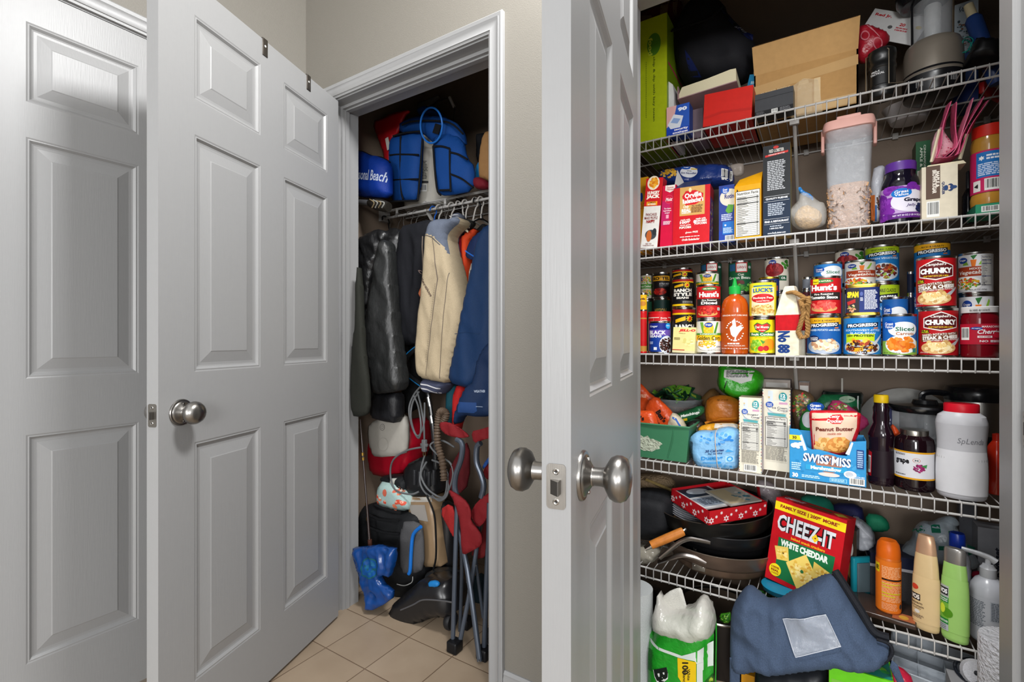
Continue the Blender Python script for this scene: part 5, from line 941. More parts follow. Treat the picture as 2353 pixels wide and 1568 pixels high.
# red heart-bag pack with header card
mb = MB(); mb.box(0, .15, 0, .003, 0, .085, M('cfcfce', .5), .001); print_on(mb, [('T', 22, 80, 30, 12, 'Red Jr.', 'b01a22', {'b': .04}), ('T', 62, 60, 10, 11, '20', 'b01a22', {'b': .04}), ('L', 54, 36, 78, 52, 2, 'b85a60'), ('E', 90, 60, 5, 6, 'c8b03a'), ('E', 44, 46, 4, 6, '5a5a5a')], .15, .085, lambda x, y, e: Vector((x, -e, y)))
A = W(1972, 58, 1.80)
o = mb.build('header_card', None); hc = o
t = T('party_bag_pack', 'pack of red net party bags with a tilted white header card', 'packet', (A.x, 1.80, z1), 0, G1)
hc.parent = t; hc.location = (0, 0, A.z - z1 - .03); hc.rotation_euler = (radians(-8), radians(30), 0)
def child_soft(par, nm, c, poly, Y, th, mat, ink=None, lab=None, **kw):
    q = Pillow(c, poly, Y, th, **kw); mb = MB(); q.mesh(mb, mat)
    for bx, it in (ink or []): q.ink(mb, c, bx, it)
    inv = par.matrix_basis.inverted(); mb.v = [inv @ v for v in mb.v]; o = mb.build(nm, par); soften(o)
    if lab: o['label'] = lab
    return o
child_soft(t, 'red_net_bags', '2', [(380, 240), (520, 250), (640, 300), (690, 360), (640, 430), (560, 480), (500, 560), (420, 600), (360, 540), (370, 400), (350, 340)], 1.765, .06, M('a51c2c', .3, 0, 'film'), [((370, 240, 640, 500), [('P', [(20 + 4 * i, 95 - 3 * i), (23 + 4 * i, 95 - 3 * i), (60 + 3 * i, 60 - 3 * i), (57 + 3 * i, 60 - 3 * i)], 'd88a90') for i in range(7)] + [('E', 26, 46, 16, 18, 'c8707a'), ('E', 70, 22, 18, 18, 'c8707a'), ('E', 26, 46, 12, 13, '9c1626'), ('E', 70, 22, 13, 13, 'a81c2e')])], amp=.010, fr=(40, 40))
# things at right of the food processor
carton('2', 1285, 1520, 55, z1 + .0, 1.86, .10, 'blue and white picture box behind the food processor', ('1c3f7a', '16305c', '1c3f7a'), [('R', 0, 50, 100, 100, 'b8c4cc'), ('F', 50, 70, 46, 22, 60, 7, ['5a6a70', '3a4a54', '8a5a44', 'c8ccd0']), ('T', 40, 94, 34, 6, 'K-tron', '1a2a3a'), ('R', 0, 0, 100, 22, '142a6a')], group=G1, yaw=-8)
soft('2', [(1400, 560), (1440, 520), (1480, 400), (1690, 410), (1700, 470), (1700, 590), (1420, 600)], 1.70, .10, M('141416', .35), 'plastic_tray', 'black moulded plastic tray at the right end of the top shelf', 'tray', G1, k=.015, amp=.001, edge=.6, smooth=0)
s = MB(); tc_ = M('1f9a8c', .5)
s.tube([W(*K('2', x, y), 1.73 + .01 * i % .03) for i, (x, y) in enumerate([(1370, 500), (1450, 460), (1440, 400), (1380, 380), (1370, 440), (1400, 500), (1440, 440), (1470, 380), (1430, 350), (1390, 360)])], .0012, tc_, 5, 3); s.top('twine_coil', 'thin coiled teal twine beside the black tray', 'twine', group=G1, world=True)
A = W(*K('2', 1640, 250), 1.76); t = T('glue_bottle', 'blue tube with a cream cap leaning at the right end of the top shelf', 'bottle', (XW(K('2', 1700, 0)[0], 1.76), 1.76, z1), 0, G1)
b = MB(); b.lathe([(.016, 0), (.018, .005), (.018, .19), (.012, .2)], M('24407a', .3), 24, axis=Matrix.Rotation(radians(-14), 4, 'Y')); b.build('bottle_body', t); b = MB(); b.lathe([(.011, .198), (.010, .235), (0, .238)], M('c8bc98', .4), 20, axis=Matrix.Rotation(radians(-14), 4, 'Y')); b.build('cap', t)
b = MB(); b.lathe([(.03, 0), (.045, .004), (.062, .045), (.066, .05), (.06, .046), (.04, .006), (0, .004)], M('c4c0c0', .35), 36); b.top('white_bowl', 'white bowl standing at the back behind the camping lantern', 'bowl', (XW(2085, 1.95), 1.93, z1), (0, 0, 0), G1)
mb = MB(); mb.box(0, .16, 0, .012, 0, .03, M('b01c1c', .3), .002); mb.top('red_packet', 'flat red packet lying under the black tray, seen through the wires', 'packet', (XW(2262, 1.80), 1.80, z1), (0, 0, radians(60)), G1)
# ================================================================ FOURTH SHELF
G4 = 'things on the shelf below the tins'; z4 = ZS[3]
# green bin
t = T('plastic_bin', 'sage green plastic bin with a torn sticker, full of rice pouches', 'bin', (XW(1440, 1.64), 1.64, z4), 0, G4)
gp = M('3f7a58', .4); wB = XW(1584, 1.64) - XW(1440, 1.64); hB = .118
b = MB()
def tub(b, w, d, h, m_, th=.003, flare=.012, rim=.006):
    o = [(flare, flare), (w - flare, flare), (w - flare, d - flare), (flare, d - flare)]; u = [(0, 0), (w, 0), (w, d), (0, d)]
    V = [(x, y, 0) for x, y in o] + [(x, y, h) for x, y in u] + [(x + (th if x < w / 2 else -th), y + (th if y < d / 2 else -th), h) for x, y in u] + [(x + (th if x < w / 2 else -th), y + (th if y < d / 2 else -th), th) for x, y in o]
    F = [[3, 2, 1, 0], [12, 13, 14, 15]]
    for i in range(4): j = (i + 1) % 4; F += [[i, j, 4 + j, 4 + i], [4 + i, 4 + j, 8 + j, 8 + i], [8 + i, 8 + j, 12 + j, 12 + i]]
    b.add(V, F, m_, False)
    if rim: b.tube([(x, y, h) for x, y in [(w * .1, 0), (w * .9, 0), (w, d * .1), (w, d * .9), (w * .9, d), (w * .1, d), (0, d * .9), (0, d * .1)]], rim * .6, m_, 6, 1, closed=True)
tub(b, wB, .165, hB, gp)
b.tube([(wB * .76, .0, hB * .9), (wB * .74, .002, hB * .6), (wB * .66, .01, hB * .1)], .002, gp, 5, 1)
b.build('bin_body', t)
rg = random.Random(7); st = MB()
pts = [(wB * .28 + wB * .30 * cos(a * pi / 14) * rg.uniform(.8, 1.15), hB * .42 + hB * .22 * sin(a * pi / 14) * rg.uniform(.7, 1.2)) for a in range(28)]
st.add([(x, .012 * (1 - z / hB) - .0008, z) for x, z in pts], [list(range(28))], M('b4bca8', .8, 0, 'fluff', bs=150), False); o = st.build('torn_sticker', t); o['label'] = 'white remains of a peeled sticker'
OR = M('c8481a', .3, 0, 'film')
inbin = dict(amp=.006, fr=(20, 20), k=.02, ridge=.8)
soft('7', [(20, 240), (60, 250), (190, 400), (300, 420), (300, 700), (120, 900), (-40, 900), (-40, 240)], 1.79, .035, OR, 'rice_pouch', 'plain orange rice pouch at the back of the green bin', 'pouch', 'orange rice pouches in the bin', [((50, 300, 160, 480), [('T', 50, 50, 60, 20, 'FREE', 'e8b89a', {'s': .2})])], **inbin)
soft('7', [(235, 405), (300, 460), (430, 590), (515, 775), (400, 800), (290, 830), (100, 920), (90, 560), (170, 420)], 1.74, .04, OR, 'rice_pouch', 'orange rice pouch tilted sideways with big black lettering', 'pouch', 'orange rice pouches in the bin', [((190, 520, 400, 760), [('T', 56, 60, 62, 30, "Ben's", '2a1814', {'r': -58, 'b': .06}), ('T', 36, 32, 60, 20, 'Original', '2a1814', {'r': -58, 'b': .04})])], **inbin)
soft('7', [(-30, 560), (160, 560), (205, 570), (240, 640), (285, 870), (200, 930), (-40, 930)], 1.685, .04, OR, 'rice_pouch', 'orange rice pouch at the front of the bin with a green bottom stripe', 'pouch', 'orange rice pouches in the bin', [((20, 590, 270, 880), [('T', 24, 84, 32, 18, "n's", '2a1814', {'b': .05}), ('T', 22, 56, 34, 14, 'inal', '2a1814', {'b': .04}), ('T', 34, 34, 56, 17, 'y Rice', 'ecdccb', {'s': .3, 'b': .04}), ('P', [(0, 0), (100, 0), (96, 12), (80, 26), (60, 22), (0, 22)], '3f8a1c'), ('T', 34, 12, 56, 8, 'RO LIME', 'd8e4b0')])], **inbin)
soft('7', [(400, 580), (470, 600), (560, 700), (590, 850), (540, 900), (400, 890), (320, 850), (350, 760)], 1.73, .05, M('c8bca4', .4, 0, 'film'), 'rice_bag', 'beige bag with a blue outlined panel at the right end of the bin', 'bag', G4, [((430, 620, 580, 860), [('P', [(0, 100), (30, 92), (95, 30), (80, 0), (70, 0), (84, 30), (26, 84), (0, 92)], '2a5aa8'), ('L', 10, 10, 60, 40, 4, '5a5a5a')])], **inbin)
soft('7', [(330, 790), (420, 770), (470, 840), (420, 885), (330, 870)], 1.66, .03, film('d8d4d0', .7), 'crumpled_wrap', 'crumpled clear wrap tucked over the rim of the bin', 'wrap', G4, amp=.008, fr=(60, 60))
# glass bowl of packets
X = XW(1552, 1.92); t = T('glass_bowl', 'clear glass bowl heaped with dark green tea packets and brown nuts', 'bowl', (X, 1.925, z4 + .0), 0, G4)
gl = film('b4bcc0', .35, .05); b = MB(); rb = .103; zb0 = .085
b.lathe([(.03, zb0), (.06, zb0 + .01), (rb * .85, zb0 + .06), (rb, zb0 + .095), (rb * .98, zb0 + .097)], gl, 40); b.f.pop(); b.m.pop(); b.sm.pop(); b.lathe([(.04, 0), (.03, zb0)], gl, 30); b.build('bowl_body', t)
b = MB(); nm_ = [M('8a5a34', .8), M('6a3f20', .8), M('a8754a', .8)]
b.lathe([(.03, zb0 + .012), (rb * .72, zb0 + .05), (rb * .8, zb0 + .07), (0, zb0 + .075)], nm_[1], 24)
for i in range(180):
    a = rg.random() * 2 * pi; q = rg.random(); R = .03 + (rb * .82 - .03) * q; z = zb0 + .012 + .05 * q
    b.lathe([(0, -.004), (.004, -.002), (.0045, .001), (0, .004)], rg.choice(nm_), 6, (R * cos(a), R * sin(a), z + .004))
b.build('nuts', t)
for i in range(26):
    a = rg.random() * 2 * pi; R = .085 * sqrt(rg.random()); b = MB(); c_ = rg.choice(['17452c', '1d5a34', '0f3322', '5f9a2c', '246a3c'])
    s_ = rg.uniform(.7, 1.15); b.box(-.026 * s_, .026 * s_, -.019 * s_, .019 * s_, -.002, .002, M(c_, .3, 0, 'film'), .0015); b.box(-.020 * s_, .0 * s_, -.012 * s_, .004 * s_, .002, .0025, M('8fa83a', .4))
    o = b.build('tea_packet', t); o.location = (R * cos(a), R * sin(a), zb0 + .095 + rg.uniform(0, .055) * (1 - R / .1)); o.rotation_euler = (rg.uniform(-1.1, 1.1) + .7, rg.uniform(-.8, .8), rg.random() * 6)
soft('7', [(450, 600), (560, 560), (720, 500), (780, 520), (770, 600), (620, 670), (540, 700), (470, 660)], 1.77, .045, M('1d5a34', .3, 0, 'film'), 'tea_pouch', 'dark green pouch with white lettering lying under the glass bowl', 'pouch', G4, [((480, 530, 770, 680), [('T', 52, 56, 74, 26, 'Matchings', 'e4e8e0', {'r': 14, 'b': .05}), ('P', [(0, 10), (40, 30), (40, 10), (10, 0)], 'd8b41c')])], amp=.005)
soft('7', [(560, 700), (690, 660), (780, 700), (760, 800), (640, 860), (590, 830)], 1.79, .06, M('3a3632', .3, 0, 'film'), 'candy_bag', 'dark bag of candies with orange wrappers between bin and sugar bag', 'bag', G4, [((570, 670, 760, 840), [('F', 50, 50, 44, 40, 22, 8, ['c8601c', '2a2a2c', 'b8b4b0', '8a3c14'])])], amp=.010, fr=(50, 50))
soft('7', [(760, 390), (860, 300), (930, 350), (1000, 420), (900, 560), (760, 520), (735, 440)], 1.95, .05, M('7a5a34', .6, 0, 'card'), 'brown_bag', 'brown paper snack bag in the shadows behind the orange pouch', 'bag', G4)
soft('7', [(800, 420), (920, 385), (1040, 390), (1130, 430), (1180, 470), (1190, 700), (1000, 690), (800, 700), (775, 560)], 1.80, .08, M('b86a1c', .35, 0, 'film'), 'orange_pouch', 'plump burnt orange pouch behind the powdered sugar bag', 'pouch', G4, [((880, 400, 1120, 460), [('T', 50, 50, 50, 24, 'NET WT 8 OZ', '4a2a10')]), ((790, 600, 1170, 700), [('P', [(0, 20), (50, 70), (96, 76), (96, 60), (50, 50), (4, 0)], 'd08428')])], amp=.008, fr=(14, 14))
soft('7', [(700, 760), (760, 720), (900, 700), (1170, 700), (1170, 800), (900, 830), (720, 830)], 1.745, .05, M('d8961c', .4, 0, 'film'), 'yellow_bag', 'rumpled yellow bag edge between the orange pouch and the powdered sugar', 'bag', G4, [((900, 700, 1160, 760), [('R', 0, 20, 100, 100, 'd4ccc0')])], amp=.010, fr=(60, 60))
# powdered sugar bag
sg, p_ = soft('7', [(620, 860), (680, 800), (760, 790), (860, 800), (960, 760), (1060, 750), (1165, 790), (1170, 900), (1160, 1150), (1150, 1205), (960, 1215), (740, 1205), (660, 1120), (625, 980)], 1.685, .10, M('7fb4dc', .45, 0, 'film'), 'powdered_sugar_bag', 'light blue bag of powdered sugar with its rolled top held by a rubber band', 'bag', G4,
     [((690, 960, 1150, 1200), [('T', 50, 90, 46, 12, '30 Calories', '1d2f6a', {'s': .3, 'r': 6, 'b': .03}), ('T', 52, 76, 36, 10, 'Per Serving', '1d2f6a', {'s': .3, 'r': 6}), ('T', 44, 54, 52, 22, 'Dusting', '2a86c8', {'r': 3, 'b': .04}), ('R', 22, 32, 58, 36, '2f8fd0'), ('E', 60, 35, 7, 6, '2f8fd0'), ('R', 76, 36, 96, 66, 'a4cfe8'), ('E', 86, 51, 7, 12, '3a97d4'), ('E', 86, 51, 4, 7, 'a4cfe8'), ('P', [(76, 84), (96, 84), (82, 96)], '3a97d4'), ('F', 50, 16, 46, 8, 12, 3.5, ['3a97d4', '5aa8dc']), ('T', 44, 10, 44, 8, 'NET WT 4 LB (1.81kg)', 'e8f2fa')]),
      ((690, 770, 1160, 940), [('F', 50, 50, 46, 40, 24, 5, ['2f80cc', '4a94d8', '5fa4e0'])]), ((625, 860, 680, 1180), [('L', 10, 10, 90, 90, 16, '1a1a22')])], amp=.007, fr=(22, 18), edge=.45, k=.022, ridge=1.2)
rb_ = MB(); pts = []
for yy in (775, 850, 930, 1010, 1100, 1190):
    c0 = W(*K('7', 925 + (yy - 775) * .08, yy), p_.Y); pts.append(p_.front(c0.x, c0.z, .002))
pts += [Vector((p.x, p_.Y + .055, p.z)) for p in pts[::-1]]
rb_.tube(pts, .0014, M('c8b09c', .5), 6, 1, closed=True); rb_.v = [sg.matrix_basis.inverted() @ v for v in rb_.v]; o = rb_.build('rubber_band', sg)
soft('7', [(930, 60), (1020, 40), (1160, 60), (1330, 90), (1440, 160), (1440, 260), (1400, 370), (1290, 440), (1150, 430), (980, 360), (915, 250), (940, 150)], 1.86, .15, M('2f9a1c', .28, 0, 'film'), 'green_snack_bag', 'bright green plastic bag with a white facts panel lying high behind the sugar cones', 'bag', G4, [((1030, 70, 1350, 240), [('P', [(0, 86), (4, 100), (100, 76), (94, 20), (60, 0), (0, 40)], 'c4c4c0'), ('L', 8, 40, 90, 84, 7, '2a2a2a')]), ((980, 200, 1080, 380), [('P', [(30, 20), (46, 24), (90, 96), (74, 90)], '1c2a18')])], amp=.010, fr=(12, 12), dy=.0)
CONE = lambda a, b_, cal, s: [('R', 0, 0, 100, 100, 'dcd6c4'), ('R', 20, 58, 38, 98, 'ccd6dc'), ('R', 60, 58, 78, 98, 'd8d0b4')] + [('E', x, y * 100 / 26 + 2, 1.6, .7, ['b03a5a', '3a8a88', 'c8a83a', '2a2a4a'][(y + i) % 4]) for i, x in enumerate((1.5, 98.5)) for y in range(26)] + [('S', 24, 92 if s else 90, 5, 5, 'd0b47a'), ('S', 74, 91, 17, 14, '1f8f94'), ('E', 74, 91, 14.5, 5.6, '1f8f94'), ('T', 74, 92.6, 17, 4.4, '12', 'e8ece8', {'b': .05}), ('T', 74, 88.6, 19, 2.2, 'PACK', 'e8ece8', {'b': .04}),
       ('E', 56, 79, 38, 8, 'ccd4da'), ('E', 56, 79, 36.5, 7.5, 'e0dccc'), ('E', 26, 81, 14, 3.6, '1f4fa8'), ('T', 26, 82, 18, 2, 'Great', 'eeeeee'), ('T', 26, 79.8, 18, 1.8, 'Value', 'eeeeee'), ('R', 60, 82, 90, 84.4, 'c898b4'), ('T', 62, 77.5, 54, 2.8, a, '4a4a5a'), ('T', 72, 74.4, 36, 2.8, b_, '4a4a5a'), ('P', [(18, 71), (88, 70), (82, 68.4), (88, 66.8), (22, 68)], '4f9fa4'), ('N', 11, 30, 89, 66), ('T', 80, 58.2, 10, 2.6, cal, '1a1a1a', {'b': .05}), ('T', 26, 58.2, 26, 2, 'Calories', '1a1a1a', {'b': .04}), ('L', 12, 13, 88, 29, 10, '8a867c')] + ([('C', 22, 2, 78, 11)] if s else [])
carton('7', 1168, 1422, 405, z4, 1.633, .06, 'shorter pastel box of sugar cones with yellow edging', ('ddd8c8', 'c8b8c0', '8a7a68'), CONE('Sugar', 'Cones', '60', 1), group=G4)
carton('7', 1432, 1746, 312, z4, 1.70, .075, 'taller pastel box of ice cream cups beside the sugar cones', ('ddd8c8', 'b8b0c8', '9a8f80'), CONE('Ice Cream', 'Cups', '30', 0), [('R', 0, 0, 100, 100, '2a2a44')], group=G4)
# boxes at the back
for i, (x0, x1, yt, Yq, c_, lb) in enumerate([(1440, 1745, 205, 1.93, '9a8f86', 'pale box at the back of the fourth shelf left of the shelf brace'), (1840, 1960, 240, 1.92, '6a5448', 'brown and violet box at the back of the fourth shelf by the shelf brace')]):
    carton('7', x0, x1, yt, z4, Yq, .07, lb, (c_, '5a4a54', 'b4b4ba'), [('R', 10, 80, 90, 96, 'b8b4b0')], group=G4)
def pouch(*a, **k): return soft(*a, **k)
SAL = ['4f8a2c', '7aa83a', 'b8763c', '8a4a2a', 'c8403a', 'd8c49a', '3a6a24']
soft('8', [(70, 190), (180, 195), (290, 240), (310, 330), (300, 700), (130, 720), (110, 540), (80, 400)], 1.80, .05, M('5a4632', .3, 0, 'film'), 'salad_kit_bag', 'bag picturing chicken salad standing right of the ice cream cups box', 'bag', G4, [((85, 200, 300, 540), [('F', 45, 55, 44, 42, 90, 7, SAL)])], amp=.006)
soft('8', [(270, 240), (740, 245), (750, 480), (720, 700), (280, 700)], 1.83, .05, M('17603a', .3, 0, 'film'), 'green_food_bag', 'wide dark green bag behind the cookie mix pouch', 'bag', G4, [((520, 250, 740, 440), [('E', 46, 82, 36, 16, '8aa08a'), ('R', 90, 0, 96, 100, 'c8d0cc'), ('E', 76, 20, 20, 26, '3a3a2a')])], amp=.004)
q = soft('8', [(170, 440), (225, 390), (235, 330), (300, 312), (370, 320), (405, 370), (400, 440), (300, 760), (255, 740), (190, 620), (150, 560)], 1.745, .05, M('237a34', .25, 0, 'film'), 'salad_bag', 'green bag with a blue oval badge peeking over the cookie mix pouch', 'bag', G4, [((170, 400, 400, 600), [('E', 34, 60, 28, 38, 'c4c8cc')]), ((228, 312, 402, 408), [('E', 50, 50, 48, 48, '1b4fae'), ('T', 50, 68, 62, 28, 'Great', 'f0f0f0', {'b': .04}), ('T', 50, 34, 62, 26, 'Value', 'f0f0f0', {'b': .04})])], amp=.004, k=.02)
soft('8', [(410, 390), (500, 270), (700, 390), (860, 510), (760, 600), (640, 660), (440, 600)], 1.775, .03, M('b03a6a', .25, 0, 'film'), 'pink_salad_kit', 'pink edged salad kit bag fanned out behind the cookie mix pouch', 'bag', G4, [((440, 290, 660, 420), [('F', 45, 40, 40, 34, 60, 6, ['5f9a34', 'c8d8a0', 'c83a4a', '8a5a3a', '3a6a24'])])], amp=.005)
# cookie mix pouch + swiss miss
soft('8', [(250, 402), (300, 398), (500, 396), (750, 408), (755, 480), (735, 620), (700, 700), (690, 820), (280, 860), (270, 700), (256, 520)], 1.685, .05, M('c41c28', .3, 0, 'film'), 'cookie_mix_pouch', 'red and cream pouch of peanut butter cookie mix standing in the cocoa box', 'pouch', G4,
     [((255, 402, 750, 790), [('P', [(5, 96), (94, 96), (93, 60), (84, 30), (82, 2), (9, 2), (5, 60)], 'd8bca4'), ('P', [(0, 82), (36, 84), (46, 92), (62, 93), (68, 82), (62, 70), (46, 70), (36, 78), (0, 78)], 'c4141c'), ('T', 50, 87, 22, 9, 'Betty', 'f2ece4', {'s': .3, 'b': .03}), ('T', 50, 77, 32, 9, 'Crocker', 'f2ece4', {'s': .3, 'b': .03}), ('T', 50, 57, 74, 10, 'Peanut Butter', '6a2a1c', {'b': .04}), ('T', 50, 46, 28, 6, 'cookie mix', 'a8503a', {'s': .3}), ('F', 28, 18, 18, 16, 20, 8, ['d9a45c', 'c88f48', 'e4b876']), ('E', 58, 18, 24, 20, 'c8843c'), ('F', 58, 18, 22, 18, 24, 7, ['d9944a', 'c07a30', 'e4a85c'])])], amp=.006, fr=(16, 16))
t = T('cocoa_box', 'bright blue marshmallow cocoa box with its cut-open front', 'box', (XW(1814, 1.634), 1.634, z4), radians(1), G4)
wS = XW(1991, 1.634) - XW(1814, 1.634); hS_ = W(1814, 985, 1.634).z - z4; b = MB(); bc = M('2a8cc4', .4, 0, 'card')
top = [(0, 1), (.12, 1), (.17, .93), (.24, .66), (.3, .62), (.40, .63), (.52, .60), (.66, .56), (.76, .56), (.80, .84), (1.0, .88)]
pl_ = [(0, 0), (wS, 0)] + [(x * wS, y * hS_) for x, y in top[::-1]]
b.prism(pl_, 0, .001, bc, 'y'); b.box(0, .001, 0, .08, 0, hS_, bc); b.box(wS - .001, wS, 0, .08, 0, hS_ * .88, bc); b.box(0, wS, .079, .08, 0, hS_ * .9, bc); b.box(0, wS, 0, .08, 0, .001, bc)
print_on(b, [('F', 50, 28, 48, 24, 60, 3, ['3f9ccf', '2f92ca', '1f7fb8']), ('E', 53, 36, 20, 22, '1f86c4'), ('E', 53, 37, 17, 18, 'a8705a'), ('F', 53, 44, 14, 8, 26, 2.6, ['c89a80', '8f5a44', 'e4e0dc']), ('R', 0, 78, 17, 88, 'e0cf1c'), ('T', 7, 83, 6, 6, '30', '2a2a14', {'b': .04}), ('F', 10, 68, 9, 8, 5, 5, ['e4e6ea', 'd4d8de'], 4), ('P', [(17, 90), (24, 60), (20, 58), (14, 88)], 'dfe3e8'), ('P', [(74, 60), (82, 84), (84, 82), (79, 58)], 'dfe3e8'),
           ('T', 50, 44, 62, 17, 'SWISS MISS', 'f2f2f4', {'b': .03, 'o': '123a6a', 'r': -3}), ('R', 22, 22, 76, 32, '2a9ccc'), ('T', 49, 27, 40, 7, 'Marshmallow', 'f2f2f4', {'b': .05}), ('E', 53, 16, 14, 4, 'd8ccc4'), ('E', 80, 21, 8, 7, 'e2e5ea'), ('E', 79, 21, 5, 5, 'b8bec8'), ('R', 88, 34, 97, 70, '123a7a'), ('L', 89, 36, 96, 68, 8, 'a8c4e0'), ('T', 8, 8, 8, 9, '30', 'f2f4f6', {'b': .05}), ('L', 3, 18, 16, 34, 4, 'b8dcf0'), ('L', 17, 5, 42, 11, 2, 'b8dcf0'), ('R', 54, 3, 76, 11, '8cc8e8'), ('R', 55, 4, 75, 10, '2a8cc4'), ('L', 56, 4.5, 74, 9.5, 2, 'b8dcf0'), ('C', 79, 2, 98, 15), ('T', 88, 17.5, 20, 3.4, 'HOT COCOA MIX', 'dcecf6')], wS, hS_, lambda x, y, e: Vector((x, -e, y)))
b.build('box_body', t)
# syrup bottle
jar('8', 822, 1085, 312, z4, 1.70, 'tall dark syrup bottle with yellow cap', M('1a0b14', .08), [('P', [(0, 0), (26, 0), (26, 90), (6, 96), (0, 80)], 'a8121c'), ('C', 4, 12, 22, 76)], [(.92, 0), (1, .02), (1, .06), (.94, .30), (.90, .48), (.96, .56), (1, .60), (.86, .66), (.60, .74), (.66, .80), (.60, .86), (.64, .92), (.56, .96), (.54, 1.0), None, (.56, .99), (.58, 1.0), (.58, 1.07), (.52, 1.085), (0, 1.085)], M('d8b414', .35), lab=(.10, .42), bg='1a0b14', name='syrup_bottle', group=G4, cat='bottle', yaw=-12, sy=.8)
jar('8', 1078, 1480, 628, z4, 1.70, 'dark grape jelly jar with white, yellow-edged label on the fourth shelf', M('17090e', .06), [('R', 0, 0, 100, 100, 'd89a14'), ('R', 0, 6, 100, 94, 'd4d4d8'), ('T', 26, 60, 30, 20, 'grape', '1c1a1e', {'b': .05}), ('E', 54, 70, 7, 8, 'b86a4a'), ('E', 54, 70, 6, 7, 'dcdcde'), ('T', 54, 70, 8, 6, '32', '2a2a2a', {'b': .04}), ('F', 58, 42, 11, 14, 18, 3.6, ['8a1f5a', 'a02a6a', '7a184e']), ('P', [(62, 52), (74, 58), (72, 44)], '3a8a4a'), ('L', 10, 84, 34, 92, 2, '6a6a70'), ('L', 10, 12, 36, 18, 1, '6a6a70'), ('R', 95, 6, 98, 94, '2a2a2a')],
    [(.9, 0), (.98, .02), (1, .06), (1, .84), (.94, .93), (.74, .98), (.68, 1.0), None, (.70, .985), (.71, 1.07), (.69, 1.085), (0, 1.085)], steel('9a958c', .3), lab=(.22, .72), bg='d4d4d8', name='jelly_jar', group=G4)
# white sweetener jug
jar('8', 1478, 2000, 405, z4, 1.672, 'big white plastic jug with red lid, hand-lettered in marker', M('b8b8bc', .35), [('R', 0, 0, 100, 62, 'cfcfd2'), ('T', 66, 76, 44, 10, 'SpLenda', '6a6a70', {'s': .2, 'b': -.005})], [(.86, 0), (.94, .02), (.97, .06), (.99, .30), (.97, .45), (.92, .58), (.93, .68), (.99, .82), (1, .88), (.92, .95), (.70, .99), (.66, 1.0), None, (.68, .985), (.69, 1.0), (.69, 1.08), (.66, 1.092), (0, 1.092)], M('c41426', .35), lab=(.06, .86), bg='b4b4b8', name='sweetener_jug', group=G4, cat='jug', sy=.75, parts=('jug_body', 'lid', 'marker_writing'))
# back row
X = XW(1935, 1.90); t = T('tumbler', 'dark green tumbler with lid and straw at the back behind the syrup', 'tumbler', (X, 1.90, z4), 0, G4)
hh = W(1935, 905, 1.9).z - z4; r = .052; b = MB(); b.lathe([(r * .8, 0), (r, hh * .9)], M('14241e', .3), 32); b.build('cup', t); b = MB(); b.lathe([(r * 1.04, hh * .88), (r * 1.08, hh), (r * 1.0, hh + .008), (0, hh + .006)], M('10201c', .25), 32); b.build('lid', t)
b = MB(); b.tube([(0, 0, hh), (0, 0, hh + .05)], .003, M('b8b4ac', .4), 8, 0); b.build('straw', t)
X = XW(2085, 1.93); b = MB(); ax = Matrix.Rotation(radians(78), 4, 'X')
b.lathe([(.0, .028), (.055, .027), (.10, .018), (.118, .006), (.126, .0), (.122, -.003), (.09, .010), (0, .018)], film('c8c8c4', .62, .2), 48, axis=ax); b.v = [v + Vector((0, 0, .127)) for v in b.v]
o = b.top('clear_dome_lid', 'large cloudy grey dome lid standing on edge at the back', 'lid', (X, 1.955, z4), (0, 0, 0), G4)
X = XW(2125, 1.82); t = T('blender_bowl', 'clear blender bowl with a flat black lid behind the grape jelly', 'bowl', (X, 1.82, z4), 0, G4); r = .077; hh = W(2125, 935, 1.82).z - z4
b = MB(); b.lathe([(r * .86, 0), (r * .88, .01), (r * .98, hh)], film('a8acb0', .35, .06), 36); b.f.pop(); b.m.pop(); b.sm.pop(); b.build('clear_body', t)
b = MB(); b.lathe([(r * 1.0, hh - .014), (r * 1.08, hh - .006), (r * 1.12, hh), (r * 1.1, hh + .006), (r * .4, hh + .010), (r * .35, hh + .02), (0, hh + .02)], plastic('17181a', .2), 40); b.build('lid', t)
X = XW(2248, 1.90); t = T('coffee_carafe', 'brushed steel coffee carafe with black handle in the right corner', 'carafe', (X, 1.90, z4), 0, G4); r = .074; hh = W(2248, 885, 1.90).z - z4
b = MB(); b.lathe([(r * .92, 0), (r, .006), (r, hh * .92), (r * .96, hh * .95)], steel('8f8c88', .3), 44, mats=[plastic('1a1a1c'), steel('8f8c88', .3), steel('8f8c88', .3)]); b.lathe([(r * 1.015, hh * .40), (r * 1.015, hh * .50)], plastic('15161a'), 40); b.build('carafe_body', t)
b = MB(); b.lathe([(r * 1.02, hh * .84), (r * 1.04, hh * .90), (r * 1.02, hh * .94), (r * .94, hh * .98), (r * .5, hh), (0, hh)], plastic('17181c', .2), 40); b.build('lid', t)
b = MB(); b.tube([(-r * .95, -.01, hh * .90), (-r * 1.6, -.02, hh * .90), (-r * 1.75, -.02, hh * .78), (-r * 1.75, -.02, hh * .2), (-r * 1.6, -.02, hh * .08), (-r * .95, 0, hh * .08)], .007, plastic('17181c', .2), 8, 2, flat=1.5); b.build('handle', t)
jar('8', 1965, 2200, 690, z4, 1.76, 'translucent red-orange sauce bottle wedged behind the white jug', M('a82410', .12), None, [(.9, 0), (1, .03), (1, .8), (.7, .92), (.4, 1.0), None, (.42, .99), (.42, 1.12), (0, 1.14)], M('a82010', .3), name='sauce_bottle', group=G4, cat='bottle')
soft('8', [(1050, 520), (1110, 570), (1150, 640), (1080, 660), (1040, 640)], 1.75, .03, M('c8481c', .3, 0, 'film'), 'orange_wrapper', 'orange wrapper corner between syrup bottle and jelly jar', 'wrapper', G4, amp=.003)
